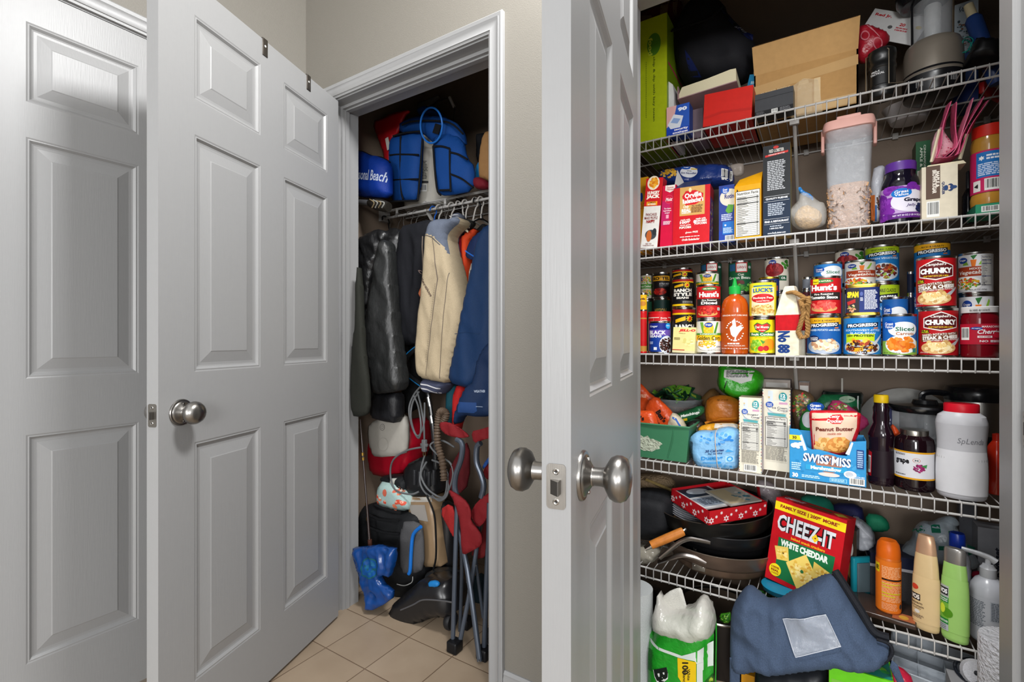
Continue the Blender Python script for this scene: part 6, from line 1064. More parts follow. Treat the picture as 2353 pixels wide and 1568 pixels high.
carton('8', 1000, 1128, 330, z4, 1.83, .07, 'navy and white box between the syrup bottle and the blender bowl', ('c4c8cc', '8a8f94', 'b8bcc0'), [('R', 0, 50, 46, 96, '1c2458'), ('L', 6, 60, 40, 80, 4, 'c8ccdc')], group=G4)

# ================================================================ LOWEST SHELF
G5 = 'things on the lowest shelf'; z5 = ZS[4]
PX, PY = XW(1668, 1.815) - .018, 1.812
def pan(r, z, h, col, label, handle=None, rough=.35, metal=.6, tilt=(0, 0), inner='141414', dx=0, dy=0, rim='8a7d70'):
    t = T('frying_pan', label, 'pan', (PX + dx, PY + dy, z), 0, 'nested frying pans on the lowest shelf'); t.rotation_euler = (radians(tilt[0]), radians(tilt[1]), 0)
    o_, i_ = M(col, rough, metal), M(inner, .45)
    b = MB(); b.lathe([(r * .84, 0), (r * .89, .003), (r * .95, h * .25), (r * .985, h * .8), (r, h), (r * .985, h + .0015), (r * .965, h * .8), (r * .93, h * .3), (r * .86, .006), (0, .006)], None, 64, mats=[o_, o_, o_, o_, M(rim, .3, .8), i_, i_, i_, i_]); b.build('pan_body', t)
    if handle: handle(t, r, h)
    return t
def tw_(t, pts, Y): return [t.matrix_basis.inverted() @ W(*K('9', x, y), Y + d) for x, y, d in pts]
def h_steel(pl, riv):
    def f(t, r, h):
        b = MB(); st = steel('8a8480', .3)
        b.tube(tw_(t, pl, 1.63), lambda s: .0085, st, 8, 2, flat=.6); o = b.build('handle', t)
        b = MB(); p = tw_(t, riv, 1.645)
        cx_ = sum((q for q in p), Vector()) / len(p)
        b.box(cx_.x - .02, cx_.x + .02, cx_.y - .002, cx_.y + .002, cx_.z - .014, cx_.z + .014, steel('9a938a', .35), .001)
        for s in (-1, 1): b.lathe([(.0035, 0), (.0025, .002), (0, .0025)], steel('c0bab2', .3), 12, (cx_.x + s * .013, cx_.y - .002, cx_.z), axis=Matrix.Rotation(radians(90), 4, 'X'))
        b.build('rivet_plate', t)
    return f
pan(.166, z5, .056, '7a6454', 'bottom bronze frying pan with a riveted steel handle', h_steel([(240, 960, .0), (330, 930, -.01), (480, 890, -.005), (600, 905, 0.0), (740, 960, .005)], [(600, 1000, .0), (720, 1010, .0)]))
pan(.190, z5 + .030, .054, '6a584c', 'bronze frying pan second from the bottom of the stack', h_steel([(250, 920, -.03), (360, 830, -.02), (470, 750, -.005), (560, 720, 0), (640, 730, .005), (780, 760, .01)], [(640, 830, .03), (700, 850, .03)]), dy=.002)
pan(.157, z5 + .060, .052, '1a1a1c', 'black frying pan third from the bottom of the stack', None, rim='3a3836')
def h_wood(t, r, h):
    p = tw_(t, [(500, 640, .0), (160, 785, -.05)], 1.63); b = MB(); b.tube([p[0], p[0].lerp(p[1], .1), p[0].lerp(p[1], .6), p[1]], lambda s: .0125 + .002 * sin(s * 3), M('b8702c', .45, 0, 'wood'), 16, 2); b.build('wood_grip', t)
    q = tw_(t, [(160, 785, -.05), (100, 820, -.058)], 1.63); b = MB(); b.tube([q[0], q[1]], lambda s: .010 - .003 * s, steel('c8c6c4', .15), 12, 0); b.build('hanging_end', t)
    q = tw_(t, [(500, 640, 0), (560, 600, .02), (640, 640, .05)], 1.63); b = MB(); b.tube(q, .006, steel('8f8c88', .25), 8, 1); b.build('handle_neck', t)
pan(.168, z5 + .092, .050, '222224', 'black wok with a bright wooden grip, second from the top', h_wood, rim='5a5a5c', dy=-.012)
def h_wood2(t, r, h):
    p = tw_(t, [(440, 465, .04), (210, 480, .0)], 1.70); b = MB(); b.tube([p[0], p[0].lerp(p[1], .5), p[1]], lambda s: .010 + .001 * s, M('a88058', .5, 0, 'wood'), 14, 2); b.build('wood_grip', t)
pan(.190, z5 + .135, .062, '1e1d1c', 'big black wok on top of the stack, holding plates', h_wood2, rim='5a5048', tilt=(4, -4), dy=.0, dx=-.02)
for i in range(5):
    b = MB(); b.lathe([(.05, 0), (.07, .001), (.095, .008), (.112, .012), (.113, .0135), (.095, .0105), (.07, .004), (0, .004)], M('c4c6cc', .25), 48)
    nm = ('lowest of the white plates in the wok', 'second lowest of the white plates in the wok', 'middle one of the white plates in the wok', 'second highest of the white plates in the wok', 'topmost white plate in the wok, with a small yellow flower')
    if i == 4: print_on(b, [('F', 50, 50, 30, 30, 7, 14, ['d8a43a', '8aa86a', 'c8b45a'])], .04, .03, lambda x, y, e: Vector((-.09 + x * .7, -.04 + y * .7, .0098 + e + .001)))
    b.top('dinner_plate', nm[i], 'plate', (PX - .055, PY - .022, z5 + .160 + .0075 * i), (radians(6), radians(2), 0), 'white plates stacked in the wok')
# snowflake gift box with cards
t = T('gift_box', 'open red gift box patterned with white snowflakes, resting on the plates', 'box', (-.298, 1.592, .528), 0, G5); t.rotation_euler = (radians(5), radians(-2), radians(50))
b = MB(); rm_ = M('b01620', .4, 0, 'card'); w_, d_, h_ = .225, .19, .045
for (x0, x1, y0, y1) in ((0, w_, 0, .002), (0, w_, d_ - .002, d_), (0, .002, 0, d_), (w_ - .002, w_, 0, d_)): b.box(x0, x1, y0, y1, 0, h_, rm_)
b.box(0, w_, 0, d_, 0, .002, rm_)
def flakes(n, s): 
    it = []; q = random.Random(n)
    for i in range(n):
        x, y, r_ = (i + .5) * 100 / n, 30 + 45 * ((i * 7) % 3) / 2, s * (1.6 if i % 3 == 0 else .8)
        it.append(('S', x, y, r_, 6, 'dccfd0'))
        if i % 3 == 0: it += [('S', x, y, r_ * .45, 6, 'b01620')]
    return it
print_on(b, flakes(12, 3.2), w_, h_, lambda x, y, e: Vector((x, -e, y))); print_on(b, flakes(10, 4), d_, h_, lambda x, y, e: Vector((-e, d_ - x, y)))
b.build('box_body', t)
b = MB(); b.box(.012, .15, .04, .20, .030, .036, M('c8c8c8', .5)); print_on(b, [('R', 6, 50, 94, 94, '2a3644'), ('E', 50, 74, 30, 14, 'b8c0c8'), ('R', 8, 6, 92, 44, '8a93a0'), ('L', 16, 12, 80, 40, 5, '3a4450')], .138, .16, lambda x, y, e: Vector((.012 + x, .04 + y, .036 + e)))
o = b.top('photo_card', 'printed photo card lying in the snowflake gift box', 'card', tuple(t.location), tuple(t.rotation_euler), G5)
b = MB(); b.box(.10, .225, .02, .14, .038, .043, M('a8a49a', .5)); print_on(b, [('R', 6, 6, 60, 94, 'b4a484'), ('F', 70, 40, 24, 30, 9, 8, ['3a6a7a', '4a7a8a', 'c8c4bc'])], .115, .12, lambda x, y, e: Vector((.10 + x, .02 + y, .043 + e)))
b.top('greeting_card', 'pale greeting card with a gilt edge in the snowflake gift box', 'card', tuple(t.location), tuple(t.rotation_euler), G5)
soft('9', [(-40, 320), (60, 295), (200, 300), (340, 340), (410, 420), (400, 700), (330, 780), (120, 800), (-40, 790)], 1.74, .16, M('1c1d20', .6, 0, 'cloth'), 'tool_case', 'soft black case at the left end of the lowest shelf', 'case', G5, edge=.3, amp=.004, k=.03, dy=.03)
soft('9', [(-40, 60), (100, 50), (330, 60), (420, 180), (380, 310), (200, 330), (-40, 320)], 1.90, .12, M('9a8468', .9, 0, 'fluff'), 'fleece_bag', 'tan fluffy bundle behind the black case and the wok', 'bundle', G5, [((140, 240, 300, 320), [('E', 50, 50, 44, 30, 'a83a34')])], amp=.014, fr=(30, 30), dy=0)
soft('9', [(-40, 780), (120, 790), (260, 830), (230, 940), (120, 980), (-40, 960)], 1.70, .08, film('a8a294', .7), 'food_wrap', 'crumpled clear bag of crumbs under the pan handles at far left', 'bag', G5, amp=.010, fr=(50, 50))
b = MB(); q0, q1 = W(*K('9', 110, 100), 1.84), W(*K('9', 430, 235), 1.80); b.tube([q0, q1], .0055, M('a8905c', .6, 0, 'wood'), 6, 0, flat=.5); b.top('wooden_stick', 'flat pale wooden stick lying slantwise by the wok', 'stick', group=G5, world=True)
# cracker box
CH_ = [('R', 0, 86, 100, 96, 'e8d01c'), ('T', 50, 91, 84, 5.4, 'FAMILY SIZE | 200% MORE*', '8f1a1c', {'b': .05}), ('T', 48, 72, 82, 20, 'CHEEZ-IT', 'd0d2d6', {'b': .03, 'o': '201014'}), ('P', [(58, 68), (63, 73), (68, 68), (63, 63)], 'e8c020'), ('E', 63, 68, 1.2, .9, '7a3a10'), ('T', 54, 58, 48, 3.2, 'baked snack crackers', 'e8a020', {'b': .04}), ('P', [(14, 6), (12, 54), (92, 56), (90, 4)], '17693a'), ('T', 50, 49, 68, 8, 'WHITE CHEDDAR', 'dfe6dc', {'b': .06}),
       ('P', [(8, 42), (28, 46), (32, 30), (14, 27)], 'e0bf5a'), ('F', 20, 36, 8, 6, 14, 2.6, ['ecd588', 'd8aa3c', 'e8cc74']), ('E', 22, 37, 1.3, 1.1, '6a4a1c'), ('P', [(66, 42), (90, 36), (88, 16), (66, 24)], 'dcbc58'), ('F', 78, 30, 9, 7, 16, 2.6, ['ecd588', 'd0a038', 'e8cc74']), ('P', [(28, 28), (54, 46), (78, 20), (48, 3)], 'e6c866'), ('F', 52, 25, 17, 13, 60, 3, ['f0dc94', 'dcb048', 'ecd080', 'd09a3a']), ('E', 52, 25, 2.4, 2, '2a6a3a'), ('E', 14, 14, 9, 7.5, 'e8d01c'), ('T', 14, 17, 12, 2.6, '100%', '8a2a14', {'b': .04}), ('T', 14, 13.4, 12, 2.8, 'REAL', '8a2a14', {'b': .05}), ('T', 14, 10, 12, 2, 'CHEESE', '8a2a14'), ('E', 66, 4, 10, 5, 'e8dc90')]
carton('9', 1345, 2195, 330, z5 + .0, 1.705, .07, 'big red white-cheddar cracker box leaning over the blue bag', ('b8141e', 'a0121a', 'b8141e'), CH_, (), [('T', 20, 55, 30, 34, 'CHEEZ-IT', 'd8d8dc', {'b': .06}), ('R', 42, 40, 74, 60, '1a6a3a'), ('P', [(76, 50), (84, 80), (96, 50), (86, 20)], 'd8c040')], yaw=-20, roll=5, lean=-7, group=G5, h=.252, w=.193)
carton('9', 2130, 2300, 560, z5, 1.80, .10, 'dark brown and yellow food box just behind the cracker box', ('3a2c22', '2a2220', '3a2c22'), [('R', 0, 0, 40, 60, 'c8861c'), ('E', 60, 70, 20, 14, 'b4b0ac'), ('C', 4, 4, 34, 18), ('E', 70, 35, 24, 14, '8a6a3a')], yaw=-14, group=G5, h=.19)
soft('9', [(1700, 300), (1800, 270), (2000, 300), (2080, 420), (2060, 520), (1760, 480)], 1.90, .09, M('1c7a64', .7, 0, 'cloth'), 'green_cloth', 'teal green cloth stuffed at the back behind the cracker box', 'cloth', G5, amp=.010, dy=0)
soft('9', [(1240, 110), (1400, 120), (1530, 260), (1500, 420), (1380, 380), (1280, 320)], 1.93, .08, film('a89ca0', .5), 'plastic_bag', 'cloudy plastic bag with red handles behind the gift box', 'bag', G5, [((1260, 140, 1400, 360), [('P', [(0, 100), (30, 90), (50, 10), (34, 0), (10, 60)], 'a81c24')])], amp=.010, fr=(30, 30))
soft('a', [(30, 30), (300, 40), (330, 180), (300, 230), (60, 120)], 1.92, .06, M('1a1c44', .6, 0, 'cloth'), 'navy_cloth', 'navy cloth bundle above the white bag on the lowest shelf', 'cloth', G5, amp=.006)
soft('a', [(330, 120), (460, 130), (530, 180), (545, 260), (440, 275), (350, 260)], 1.90, .05, M('157050', .6, 0, 'cloth'), 'teal_pouch', 'teal pouch beside the navy cloth at the back of the lowest shelf', 'pouch', G5, amp=.004)
soft('a', [(210, 140), (300, 180), (410, 270), (420, 400), (300, 430), (240, 420), (260, 240)], 1.86, .09, M('b0b4bc', .4, 0, 'film'), 'white_bag', 'white crinkled plastic bag right of the cracker box', 'bag', G5, amp=.012, fr=(40, 40))
soft('a', [(640, 500), (660, 440), (740, 380), (760, 280), (830, 220), (900, 240), (1000, 190), (1100, 180), (1150, 230), (1110, 260), (1200, 400), (1270, 490), (1330, 600), (1200, 640), (900, 560)], 1.86, .10, M('98a4ac', .25, 0, 'film'), 'patterned_bag', 'glossy clear bag printed with green shapes behind the shampoo bottles', 'bag', G5, [((640, 200, 1280, 560), [('F', 22, 84, 9, 9, 12, 2.2, ['14604a', '1c7a5a']), ('R', 40, 78, 52, 92, '14604a'), ('R', 62, 70, 70, 82, '14604a'), ('R', 0, 8, 8, 22, '14604a'), ('R', 48, 40, 56, 50, '14604a'), ('R', 88, 24, 96, 44, '14604a')])], amp=.012, fr=(30, 30), dy=.01)
# teal lidded container leaning, black sparkly box
t = T('food_container', 'clear food container with turquoise lid standing on edge', 'container', (XW(1985, 1.80), 1.80, z5), 0, G5); t.rotation_euler = (0, radians(0), radians(38))
b = MB(); b.box(-.04, .04, -.008, .008, 0, .115, M('1b8fa0', .35), .006); b.build('lid', t); b = MB(); b.box(-.03, .03, -.012, -.008, .012, .10, M('5a6a70', .3), .003); b.build('clear_panel', t)
t = T('toaster_box', 'black speckled box with a navy top behind the orange spray can', 'box', (XW(2000, 1.79), 1.79, z5), radians(3), G5)
b = MB(); b.box(0, .125, 0, .12, 0, .095, M('2c2a2c', .5, 0, 'glitter', bs=900)); b.box(-.001, .126, -.001, .121, .095, .103, M('a8a8ac', .4)); b.box(0, .125, 0, .12, .103, .135, M('1a1f38', .4)); b.build('box_body', t)
# bottles
SPR = [('R', 0, 0, 100, 100, 'd8701c'), ('R', 0, 74, 22, 92, 'dcc41c'), ('T', 14, 83, 12, 8, 'E', '3a2a14', {'b': .05}), ('L', 30, 66, 96, 90, 8, 'e8a878'), ('R', 30, 62, 98, 65, '1c1616'), ('L', 30, 20, 96, 60, 18, 'e8a878'), ('R', 30, 54, 96, 56, 'c8b81c'), ('R', 30, 48, 60, 50, 'c8b81c'), ('R', 30, 36, 92, 38, 'c8b81c'), ('R', 30, 30, 70, 32, 'c8b81c'), ('L', 30, 4, 84, 18, 6, 'e8a070'), ('E', 92, 12, 6, 5, '3a3a3a')]
pkz = z5
b = MB(); b.box(-.09, .06, -.05, .07, 0, .014, M('3a2a22', .2), .003); print_on(b, [('R', 66, 6, 98, 40, 'a8603c'), ('E', 82, 22, 7, 10, 'c89a3a')], .15, .12, lambda x, y, e: Vector((-.09 + x, -.05 + y, .014 + e)))
b.top('chocolate_packet', 'shiny flat brown packet lying under the orange spray can', 'packet', (XW(2043, 1.70), 1.705, z5), (0, 0, radians(-8)), G5)
jar('a', 422, 640, 480, z5 + .0145, 1.705, 'orange aerosol can with an orange cap', M('c86418', .3), SPR, [(.96, 0), (1, .01), (1, .98), (.98, 1.0), None, (.98, 1.0), (.99, 1.02), (.98, 1.12), (.88, 1.24), (.66, 1.30), (0, 1.31)], M('d86414', .35), lab=(.03, .96), bg='d06a1a', name='spray_can', group=G5, cat='spray can', parts=('can_body', 'cap', 'paper_label'))
VP = [(.80, 0), (.92, .015), (.97, .05), (1, .30), (.97, .60), (.88, .85), (.80, .97), (.76, 1.0), None]
jar('a', 732, 982, 455, z5, 1.672, 'cream-coloured conditioner bottle with a beige cap', M('d4b888', .22), [('E', 20, 74, 14, 6, 'c8402a'), ('R', 4, 46, 40, 60, '1a1416'), ('T', 22, 53, 32, 10, 'VO5', 'e4dcd0', {'b': .06}), ('T', 26, 41, 40, 5, 'Balsam', '5a4434'), ('T', 28, 34, 44, 5, '& Protein', '5a4434'), ('T', 28, 29, 30, 2.6, 'Conditioner', '5a4434'), ('E', 30, 22, 9, 4, 'd8d4cc'), ('L', 8, 8, 50, 16, 4, '7a6450')], VP + [(.76, .985), (.78, 1.0), (.70, 1.12), (.58, 1.225), (.50, 1.235), (0, 1.235)], M('c49c7c', .3, .3), lab=(.10, .70), bg='d4b888', name='conditioner_bottle', group=G5, cat='bottle', sy=.55, yaw=-16)
jar('a', 975, 1235, 535, z5, 1.650, 'pale green shampoo bottle with a silver cap', M('98c46a', .2), [('R', 2, 62, 40, 84, 'a8aca8'), ('R', 4, 66, 38, 80, '1a1a1e'), ('T', 21, 73, 30, 9, 'VO5', 'e4e4e4', {'b': .06}), ('R', 2, 52, 40, 62, '1d7a34'), ('T', 22, 59, 30, 3.6, 'Herbal', 'dfe8dc'), ('T', 22, 54.6, 30, 3, 'escapes', 'dfe8dc'), ('R', 2, 20, 40, 52, '6fa83a'), ('E', 34, 34, 18, 9, '4f8a1c'), ('E', 20, 40, 10, 9, 'c8d83a'), ('R', 2, 12, 40, 22, '1d7a34'), ('T', 22, 17, 34, 4, 'CONDITIONER', 'dfe8dc'), ('R', 2, 0, 40, 12, 'a8acb0'), ('L', 6, 1, 36, 11, 3, '6a6e70')], VP + [(.76, .985), (.80, 1.0), (.78, 1.14), (.72, 1.17), (.6, 1.18), (0, 1.18)], M('8f8c88', .3, .6), lab=(.12, .80), bg='98c46a', name='shampoo_bottle', group=G5, cat='bottle', sy=.55, yaw=-18)
jar('a', 1010, 1240, 440, z5, 1.745, 'white bottle with a royal blue cap behind the green shampoo', M('a8acb4', .3), [('R', 60, 30, 100, 70, '1d3f9a'), ('T', 84, 62, 20, 6, 'ROX', 'e0e4ec')], [(.96, 0), (1, .02), (1, .88), (.9, .96), (.62, 1.0), None, (.62, 1.0), (.64, 1.01), (.63, 1.22), (.55, 1.25), (0, 1.25)], M('1338a8', .3), lab=(.05, .8), bg='a8acb4', name='lotion_bottle', group=G5, cat='bottle', yaw=20)
t = jar('a', 1225, 1560, 660, z5, 1.70, 'white pump lotion bottle at the right end of the lowest shelf', M('b8bac0', .25), [('L', 4, 30, 46, 92, 16, '6a7078'), ('R', 54, 50, 96, 96, 'a8acb4'), ('L', 56, 52, 94, 94, 12, '5a6068'), ('C', 54, 2, 96, 20)], [(.90, 0), (.98, .02), (1, .05), (1, .74), (.94, .86), (.72, .95), (.44, 1.0), None, (.44, .99), (.46, 1.0), (.46, 1.14), (.34, 1.17), (.30, 1.20), (0, 1.20)], M('c4c6ca', .3), lab=(.05, .72), bg='b8bac0', name='pump_bottle', group=G5, cat='bottle', parts=('bottle_body', 'pump_collar', 'paper_label'), yaw=0)
pb_ = [o for o in C.objects if o.name.startswith('pump_bottle')][0]
b = MB(); hL = W(*K('a', 1390, 660), 1.70).z - z5; b.tube([(0, 0, hL * 1.18), (0, 0, hL * 1.30)], .006, M('c4c6ca', .3), 10, 0); b.tube([(.014, 0, hL * 1.26), (0, 0, hL * 1.31), (-.02, 0, hL * 1.34), (-.05, 0, hL * 1.36)], lambda s: .008 - .003 * s, M('c4c6ca', .3), 10, 2, flat=1.3); b.build('pump_spout', pb_)
carton('a', 1300, 1560, 140, z5, 1.86, .06, 'white hardware box with vertical dark lettering at the right end', ('9a9ca2', '8a8c92', '9a9ca2'), [('T', 66, 62, 34, 22, 'Kwikset', '2a2c3a', {'r': 90, 'b': .05}), ('R', 0, 14, 100, 40, '8a1c34')], group=G5, h=.24) 
carton('a', 1140, 1295, 20, z5, 1.93, .03, 'narrow grey scuffed panel box in the back right corner', ('6a6c72', '5a5c62', '6a6c72'), [('F', 50, 60, 40, 36, 26, 2, ['3a3c40', '4a4c52'])], group=G5, h=.29)
soft('a', [(1240, 630), (1320, 610), (1340, 650), (1270, 690)], 1.80, .03, M('a81c3c', .5), 'red_wrapper', 'small red and green wrapper left of the pump bottle', 'wrapper', G5, amp=.003, dy=0)

# ================================================================ PANTRY FLOOR
G6 = 'things at the bottom of the pantry'
def floor_box(c, x0, x1, ytop, Y, d, label, cols, items=(), name='storage_box', topi=(), cat='box'): return carton(c, x0, x1, ytop, 0, Y, d, label, cols, items, (), topi, group=G6, name=name, cat=cat)
pt, pp = soft('b', [(170, 560), (140, 600), (105, 700), (110, 1500), (700, 1500), (715, 760), (715, 560), (690, 470), (560, 440), (400, 420), (240, 430)], 1.56, .16, M('1f8f24', .3, 0, 'film'), 'paper_towel_pack', 'green pack of paper towels torn open at the top', 'pack', G6,
     [((110, 600, 720, 1500), [('P', [(0, 100), (10, 100), (60, 88), (100, 96), (100, 72), (88, 72), (78, 83), (56, 86), (8, 98), (6, 0), (0, 0)], 'c4ccc6'), ('P', [(54, 86), (80, 82), (80, 54), (70, 52), (55, 68)], 'd8b414'), ('T', 65, 76, 12, 9, '100', '2a2410', {'r': -90, 'b': .04}), ('T', 70, 70, 11, 4, 'White', '2a2410', {'r': -90}), ('T', 64, 68, 10, 4, 'Blanc', '2a2410', {'r': -90}), ('T', 36, 44, 64, 26, 'Bounty', '141c18', {'r': -78, 'b': .05, 'o': 'd8dcd8'}), ('L', 8, 72, 18, 92, 16, '145a1c'), ('R', 81, 0, 88, 80, 'c4ccc6'), ('F', 94, 50, 5, 12, 14, 4, ['1a1a14', '8a9a2a', '2a6a2a'])])], amp=.004, edge=.3, k=.04, dy=-.0)
child_soft(pt, 'torn_film', 'b', [(200, 240), (240, 330), (350, 420), (500, 400), (590, 290), (650, 330), (720, 500), (700, 640), (560, 700), (380, 640), (180, 570), (140, 480), (190, 370)], 1.545, .15, film('cfccc4', .75, .2), lab='torn clear film bunched at the opening', amp=.012, fr=(30, 30))
child_soft(pt, 'towel_sheet', 'b', [(225, 310), (290, 240), (370, 205), (415, 200), (440, 290), (470, 400), (380, 420), (290, 410)], 1.55, .008, M('c4c2ba', .8, 0, 'cloth'), lab='white towel sheet sticking up', amp=.004, k=.01)
b = MB(); b.lathe([(.058, 0), (.058, .30), (.02, .30), (.02, .297)], M('b4b8b8', .6, 0, 'cloth'), 32); b.top('towel_roll', 'grey-white paper roll at far left beside the towel pack', 'roll', (XW(1453, 1.52), 1.54, 0), (0, 0, 0), G6)
soft('b', [(40, 200), (120, 170), (200, 200), (200, 300), (140, 400), (60, 460), (-60, 420), (-60, 220)], 1.80, .16, M('141416', .15, 0, 'film'), 'trash_bag', 'shiny black plastic bag under the left end of the lowest shelf', 'bag', G6, amp=.014, fr=(30, 30), dy=-.02)
X = XW(1652, 1.80); t = T('stock_pot', 'dark steel pot with a bright rim behind the paper towels', 'pot', (X, 1.80, 0), 0, G6)
b = MB(); b.lathe([(.12, 0), (.125, .01), (.125, .18), (.128, .182), (.128, .186), (.122, .186), (.118, .02), (0, .018)], M('2a2624', .3, .6), 48); b.build('pot_body', t); b = MB(); b.lathe([(.1285, .180), (.130, .184), (.1285, .188), (.127, .184)], steel('c0bcb6', .25), 48); b.build('pot_rim', t)
LEAF = [M('3f8a1c', .4, 0, 'film'), M('1f5a1a', .4, 0, 'film'), M('7ab03a', .4, 0, 'film')]
soft('b', [(750, 440), (830, 430), (860, 420), (860, 520), (780, 520)], 1.66, .02, LEAF[0], 'leaf_wrap', 'crinkled leafy green wrapper left of the blue bag', 'wrapper', G6, [((750, 430, 860, 520), [('F', 50, 50, 44, 44, 20, 9, ['2a6a1c', '8ac04a', '1f4f14'])])], amp=.006, fr=(80, 80))
soft('9', [(1150, 1250), (1230, 1230), (1400, 1300), (1440, 1360), (1300, 1340)], 1.72, .03, LEAF[1], 'leaf_wrap', 'glossy leafy green wrapper on the shelf under the cracker box', 'wrapper', G5, [((1150, 1240, 1430, 1360), [('F', 50, 50, 44, 44, 26, 6, ['2a6a1c', '8ac04a', '1f4f14', '3fa03a'])])], amp=.006, fr=(80, 80))
b = MB(); b.lathe([(.05, 0), (.055, .002), (.06, .016), (.056, .018), (0, .018)], M('1c7ea0', .35), 40); b.top('blue_plate', 'round blue plastic plate on the lowest shelf under the cracker box', 'plate', (XW(1800, 1.69), 1.69, z5), (0, 0, 0), G5)
# blue denim-look apron bag
bg_, bp_ = soft('b', [(930, 270), (975, 225), (1010, 222), (1060, 250), (1225, 370), (1400, 290), (1600, 190), (1740, 135), (1800, 150), (1900, 300), (2030, 500), (2160, 690), (2300, 745), (2315, 820), (2200, 930), (1960, 940), (1760, 890), (1210, 955), (1120, 905), (940, 940), (870, 900), (848, 800), (845, 500), (855, 380)], 1.50, .10, M('3e4c62', .85, 0, 'denim'), 'denim_bag', 'slouching blue denim-look bag with a clear pocket in front of the lowest shelf', 'bag', G6, amp=.010, fr=(9, 6), k=.03, g=.007, tilt=.22, ridge=1.8, edge=.2, dy=-.015)
def on_bag(nm, c, pts, mat, e, lab=None, thick=.001):
    b = MB(); V = []
    for x, y in pts:
        p = W(*K(c, x, y), bp_.Y); V.append(bp_.front(p.x, p.z, e))
    inv = bg_.matrix_basis.inverted(); n = len(V); b.add([inv @ v for v in V], [list(range(n))], mat, False); o = b.build(nm, bg_); 
    if lab: o['label'] = lab
    return o
def gridpoly(nm, c, q, mat, e, lab=None, n=8):
    b = MB(); V = []; inv = bg_.matrix_basis.inverted()
    for i in range(n + 1):
        for j in range(n + 1):
            s, u = i / n, j / n; x = (q[0][0] * (1 - s) + q[1][0] * s) * (1 - u) + (q[3][0] * (1 - s) + q[2][0] * s) * u; y = (q[0][1] * (1 - s) + q[1][1] * s) * (1 - u) + (q[3][1] * (1 - s) + q[2][1] * s) * u
            p = W(*K(c, x, y), bp_.Y); V.append(inv @ bp_.front(p.x, p.z, e + .002 * sin(s * 5) * sin(u * 4)))
    b.add(V, [[i * (n + 1) + j, i * (n + 1) + j + 1, (i + 1) * (n + 1) + j + 1, (i + 1) * (n + 1) + j] for i in range(n) for j in range(n)], mat); 
    ed = [(s / 10, 0) for s in range(10)] + [(1, s / 10) for s in range(10)] + [(1 - s / 10, 1) for s in range(10)] + [(0, 1 - s / 10) for s in range(10)]
    pts = []
    for s, u in ed:
        x = (q[0][0] * (1 - s) + q[1][0] * s) * (1 - u) + (q[3][0] * (1 - s) + q[2][0] * s) * u; y = (q[0][1] * (1 - s) + q[1][1] * s) * (1 - u) + (q[3][1] * (1 - s) + q[2][1] * s) * u
        p = W(*K(c, x, y), bp_.Y); pts.append(inv @ bp_.front(p.x, p.z, e + .001))
    b.tube(pts, .0009, M('b8bcc4', .5), 5, 0, closed=True); o = b.build(nm, bg_); o['label'] = lab; return o
gridpoly('clear_pocket', 'b', [(1330, 472), (1715, 432), (1850, 690), (1450, 760)], film('c8ced8', .35, .08), .003, 'clear plastic window pocket with a stitched edge')
s = MB(); me_ = M('14161c', .7, 0, 'cloth'); inv = bg_.matrix_basis.inverted()
pts = []
for x, y in [(1790, 150), (1900, 310), (2030, 500), (2150, 680), (2290, 735)]:
    p = W(*K('b', x + 14, y - 4), bp_.Y); pts.append(inv @ Vector((p.x, bp_.mid(p.x, p.z) + .004, p.z)))
s.tube(pts, .011, me_, 8, 2, flat=.8); o = s.build('mesh_edge', bg_); o['label'] = 'black mesh gusset edge'
s = MB(); pts = []
for x, y in [(2180, 700), (2290, 740), (2320, 810), (2270, 880), (2130, 930), (1980, 945)]:
    p = W(*K('b', x, y), bp_.Y); pts.append(inv @ Vector((p.x, bp_.mid(p.x, p.z) - .02, p.z)))
s.tube(pts, .004, me_, 8, 2); s.build('piping', bg_)
child_soft(bg_, 'shoulder_strap', 'b', [(850, 830), (945, 840), (940, 1100), (850, 1100)], 1.49, .006, M('3e4c62', .85, 0, 'denim'), k=.01, amp=.001, smooth=0)
child_soft(bg_, 'shoulder_strap', 'a', [(560, 1380), (610, 1420), (680, 1600), (620, 1600), (540, 1440)], 1.50, .006, M('3e4c62', .85, 0, 'denim'), k=.01, amp=.001, smooth=0)
FL = [('R', 2, 4, 98, 96, '1d7a6a'), ('F', 26, 50, 22, 40, 14, 7, ['d86a1c', 'c8b41c', '2a9a4a', 'd88a90'], 2), ('F', 74, 50, 22, 40, 14, 7, ['d86a1c', 'e07a3a', '2a9a4a', '6ab83a'], 4)]
floor_box('b', 1745, 2330, 880, 1.50, .12, 'lime green floral box under the right end of the blue bag', ('5fb81c', '4a9a1c', '5fb81c'), [('R', 4, 0, 96, 86, '6fae3a'), ('F', 50, 60, 44, 24, 40, 6, ['d8c81c', '2a8a5a', 'd86a1c', 'a8d84a', '1d7a6a'])], topi=FL)
soft('b', [(1080, 950), (1120, 900), (1700, 880), (1735, 960), (1735, 1400), (1080, 1400)], 1.57, .12, M('1e2024', .35), 'black_case', 'black padded case standing under the blue bag', 'case', G6, edge=.5, k=.015, amp=.001, ridge=0)
floor_box('b', 955, 1075, 965, 1.60, .06, 'orange-yellow box edge left of the black case', ('c88a1c', 'a8701a', 'c88a1c'))
t = T('organizer_box', 'clear divided plastic organizer under the lowest shelf', 'organizer', (XW(2045, 1.68), 1.64, .20), radians(2), G6); t.rotation_euler = (radians(10), radians(4), radians(-4))
b = MB(); g = film('c4ccd4', .4, .1); tub(b, .22, .16, .03, g, .002, .004, .004)
for i in range(1, 4): b.box(.055 * i - .0008, .055 * i + .0008, .003, .157, .002, .028, g)
for i in (1, 2): b.box(.003, .217, .053 * i - .0008, .053 * i + .0008, .002, .028, g)
b.build('tray_body', t)
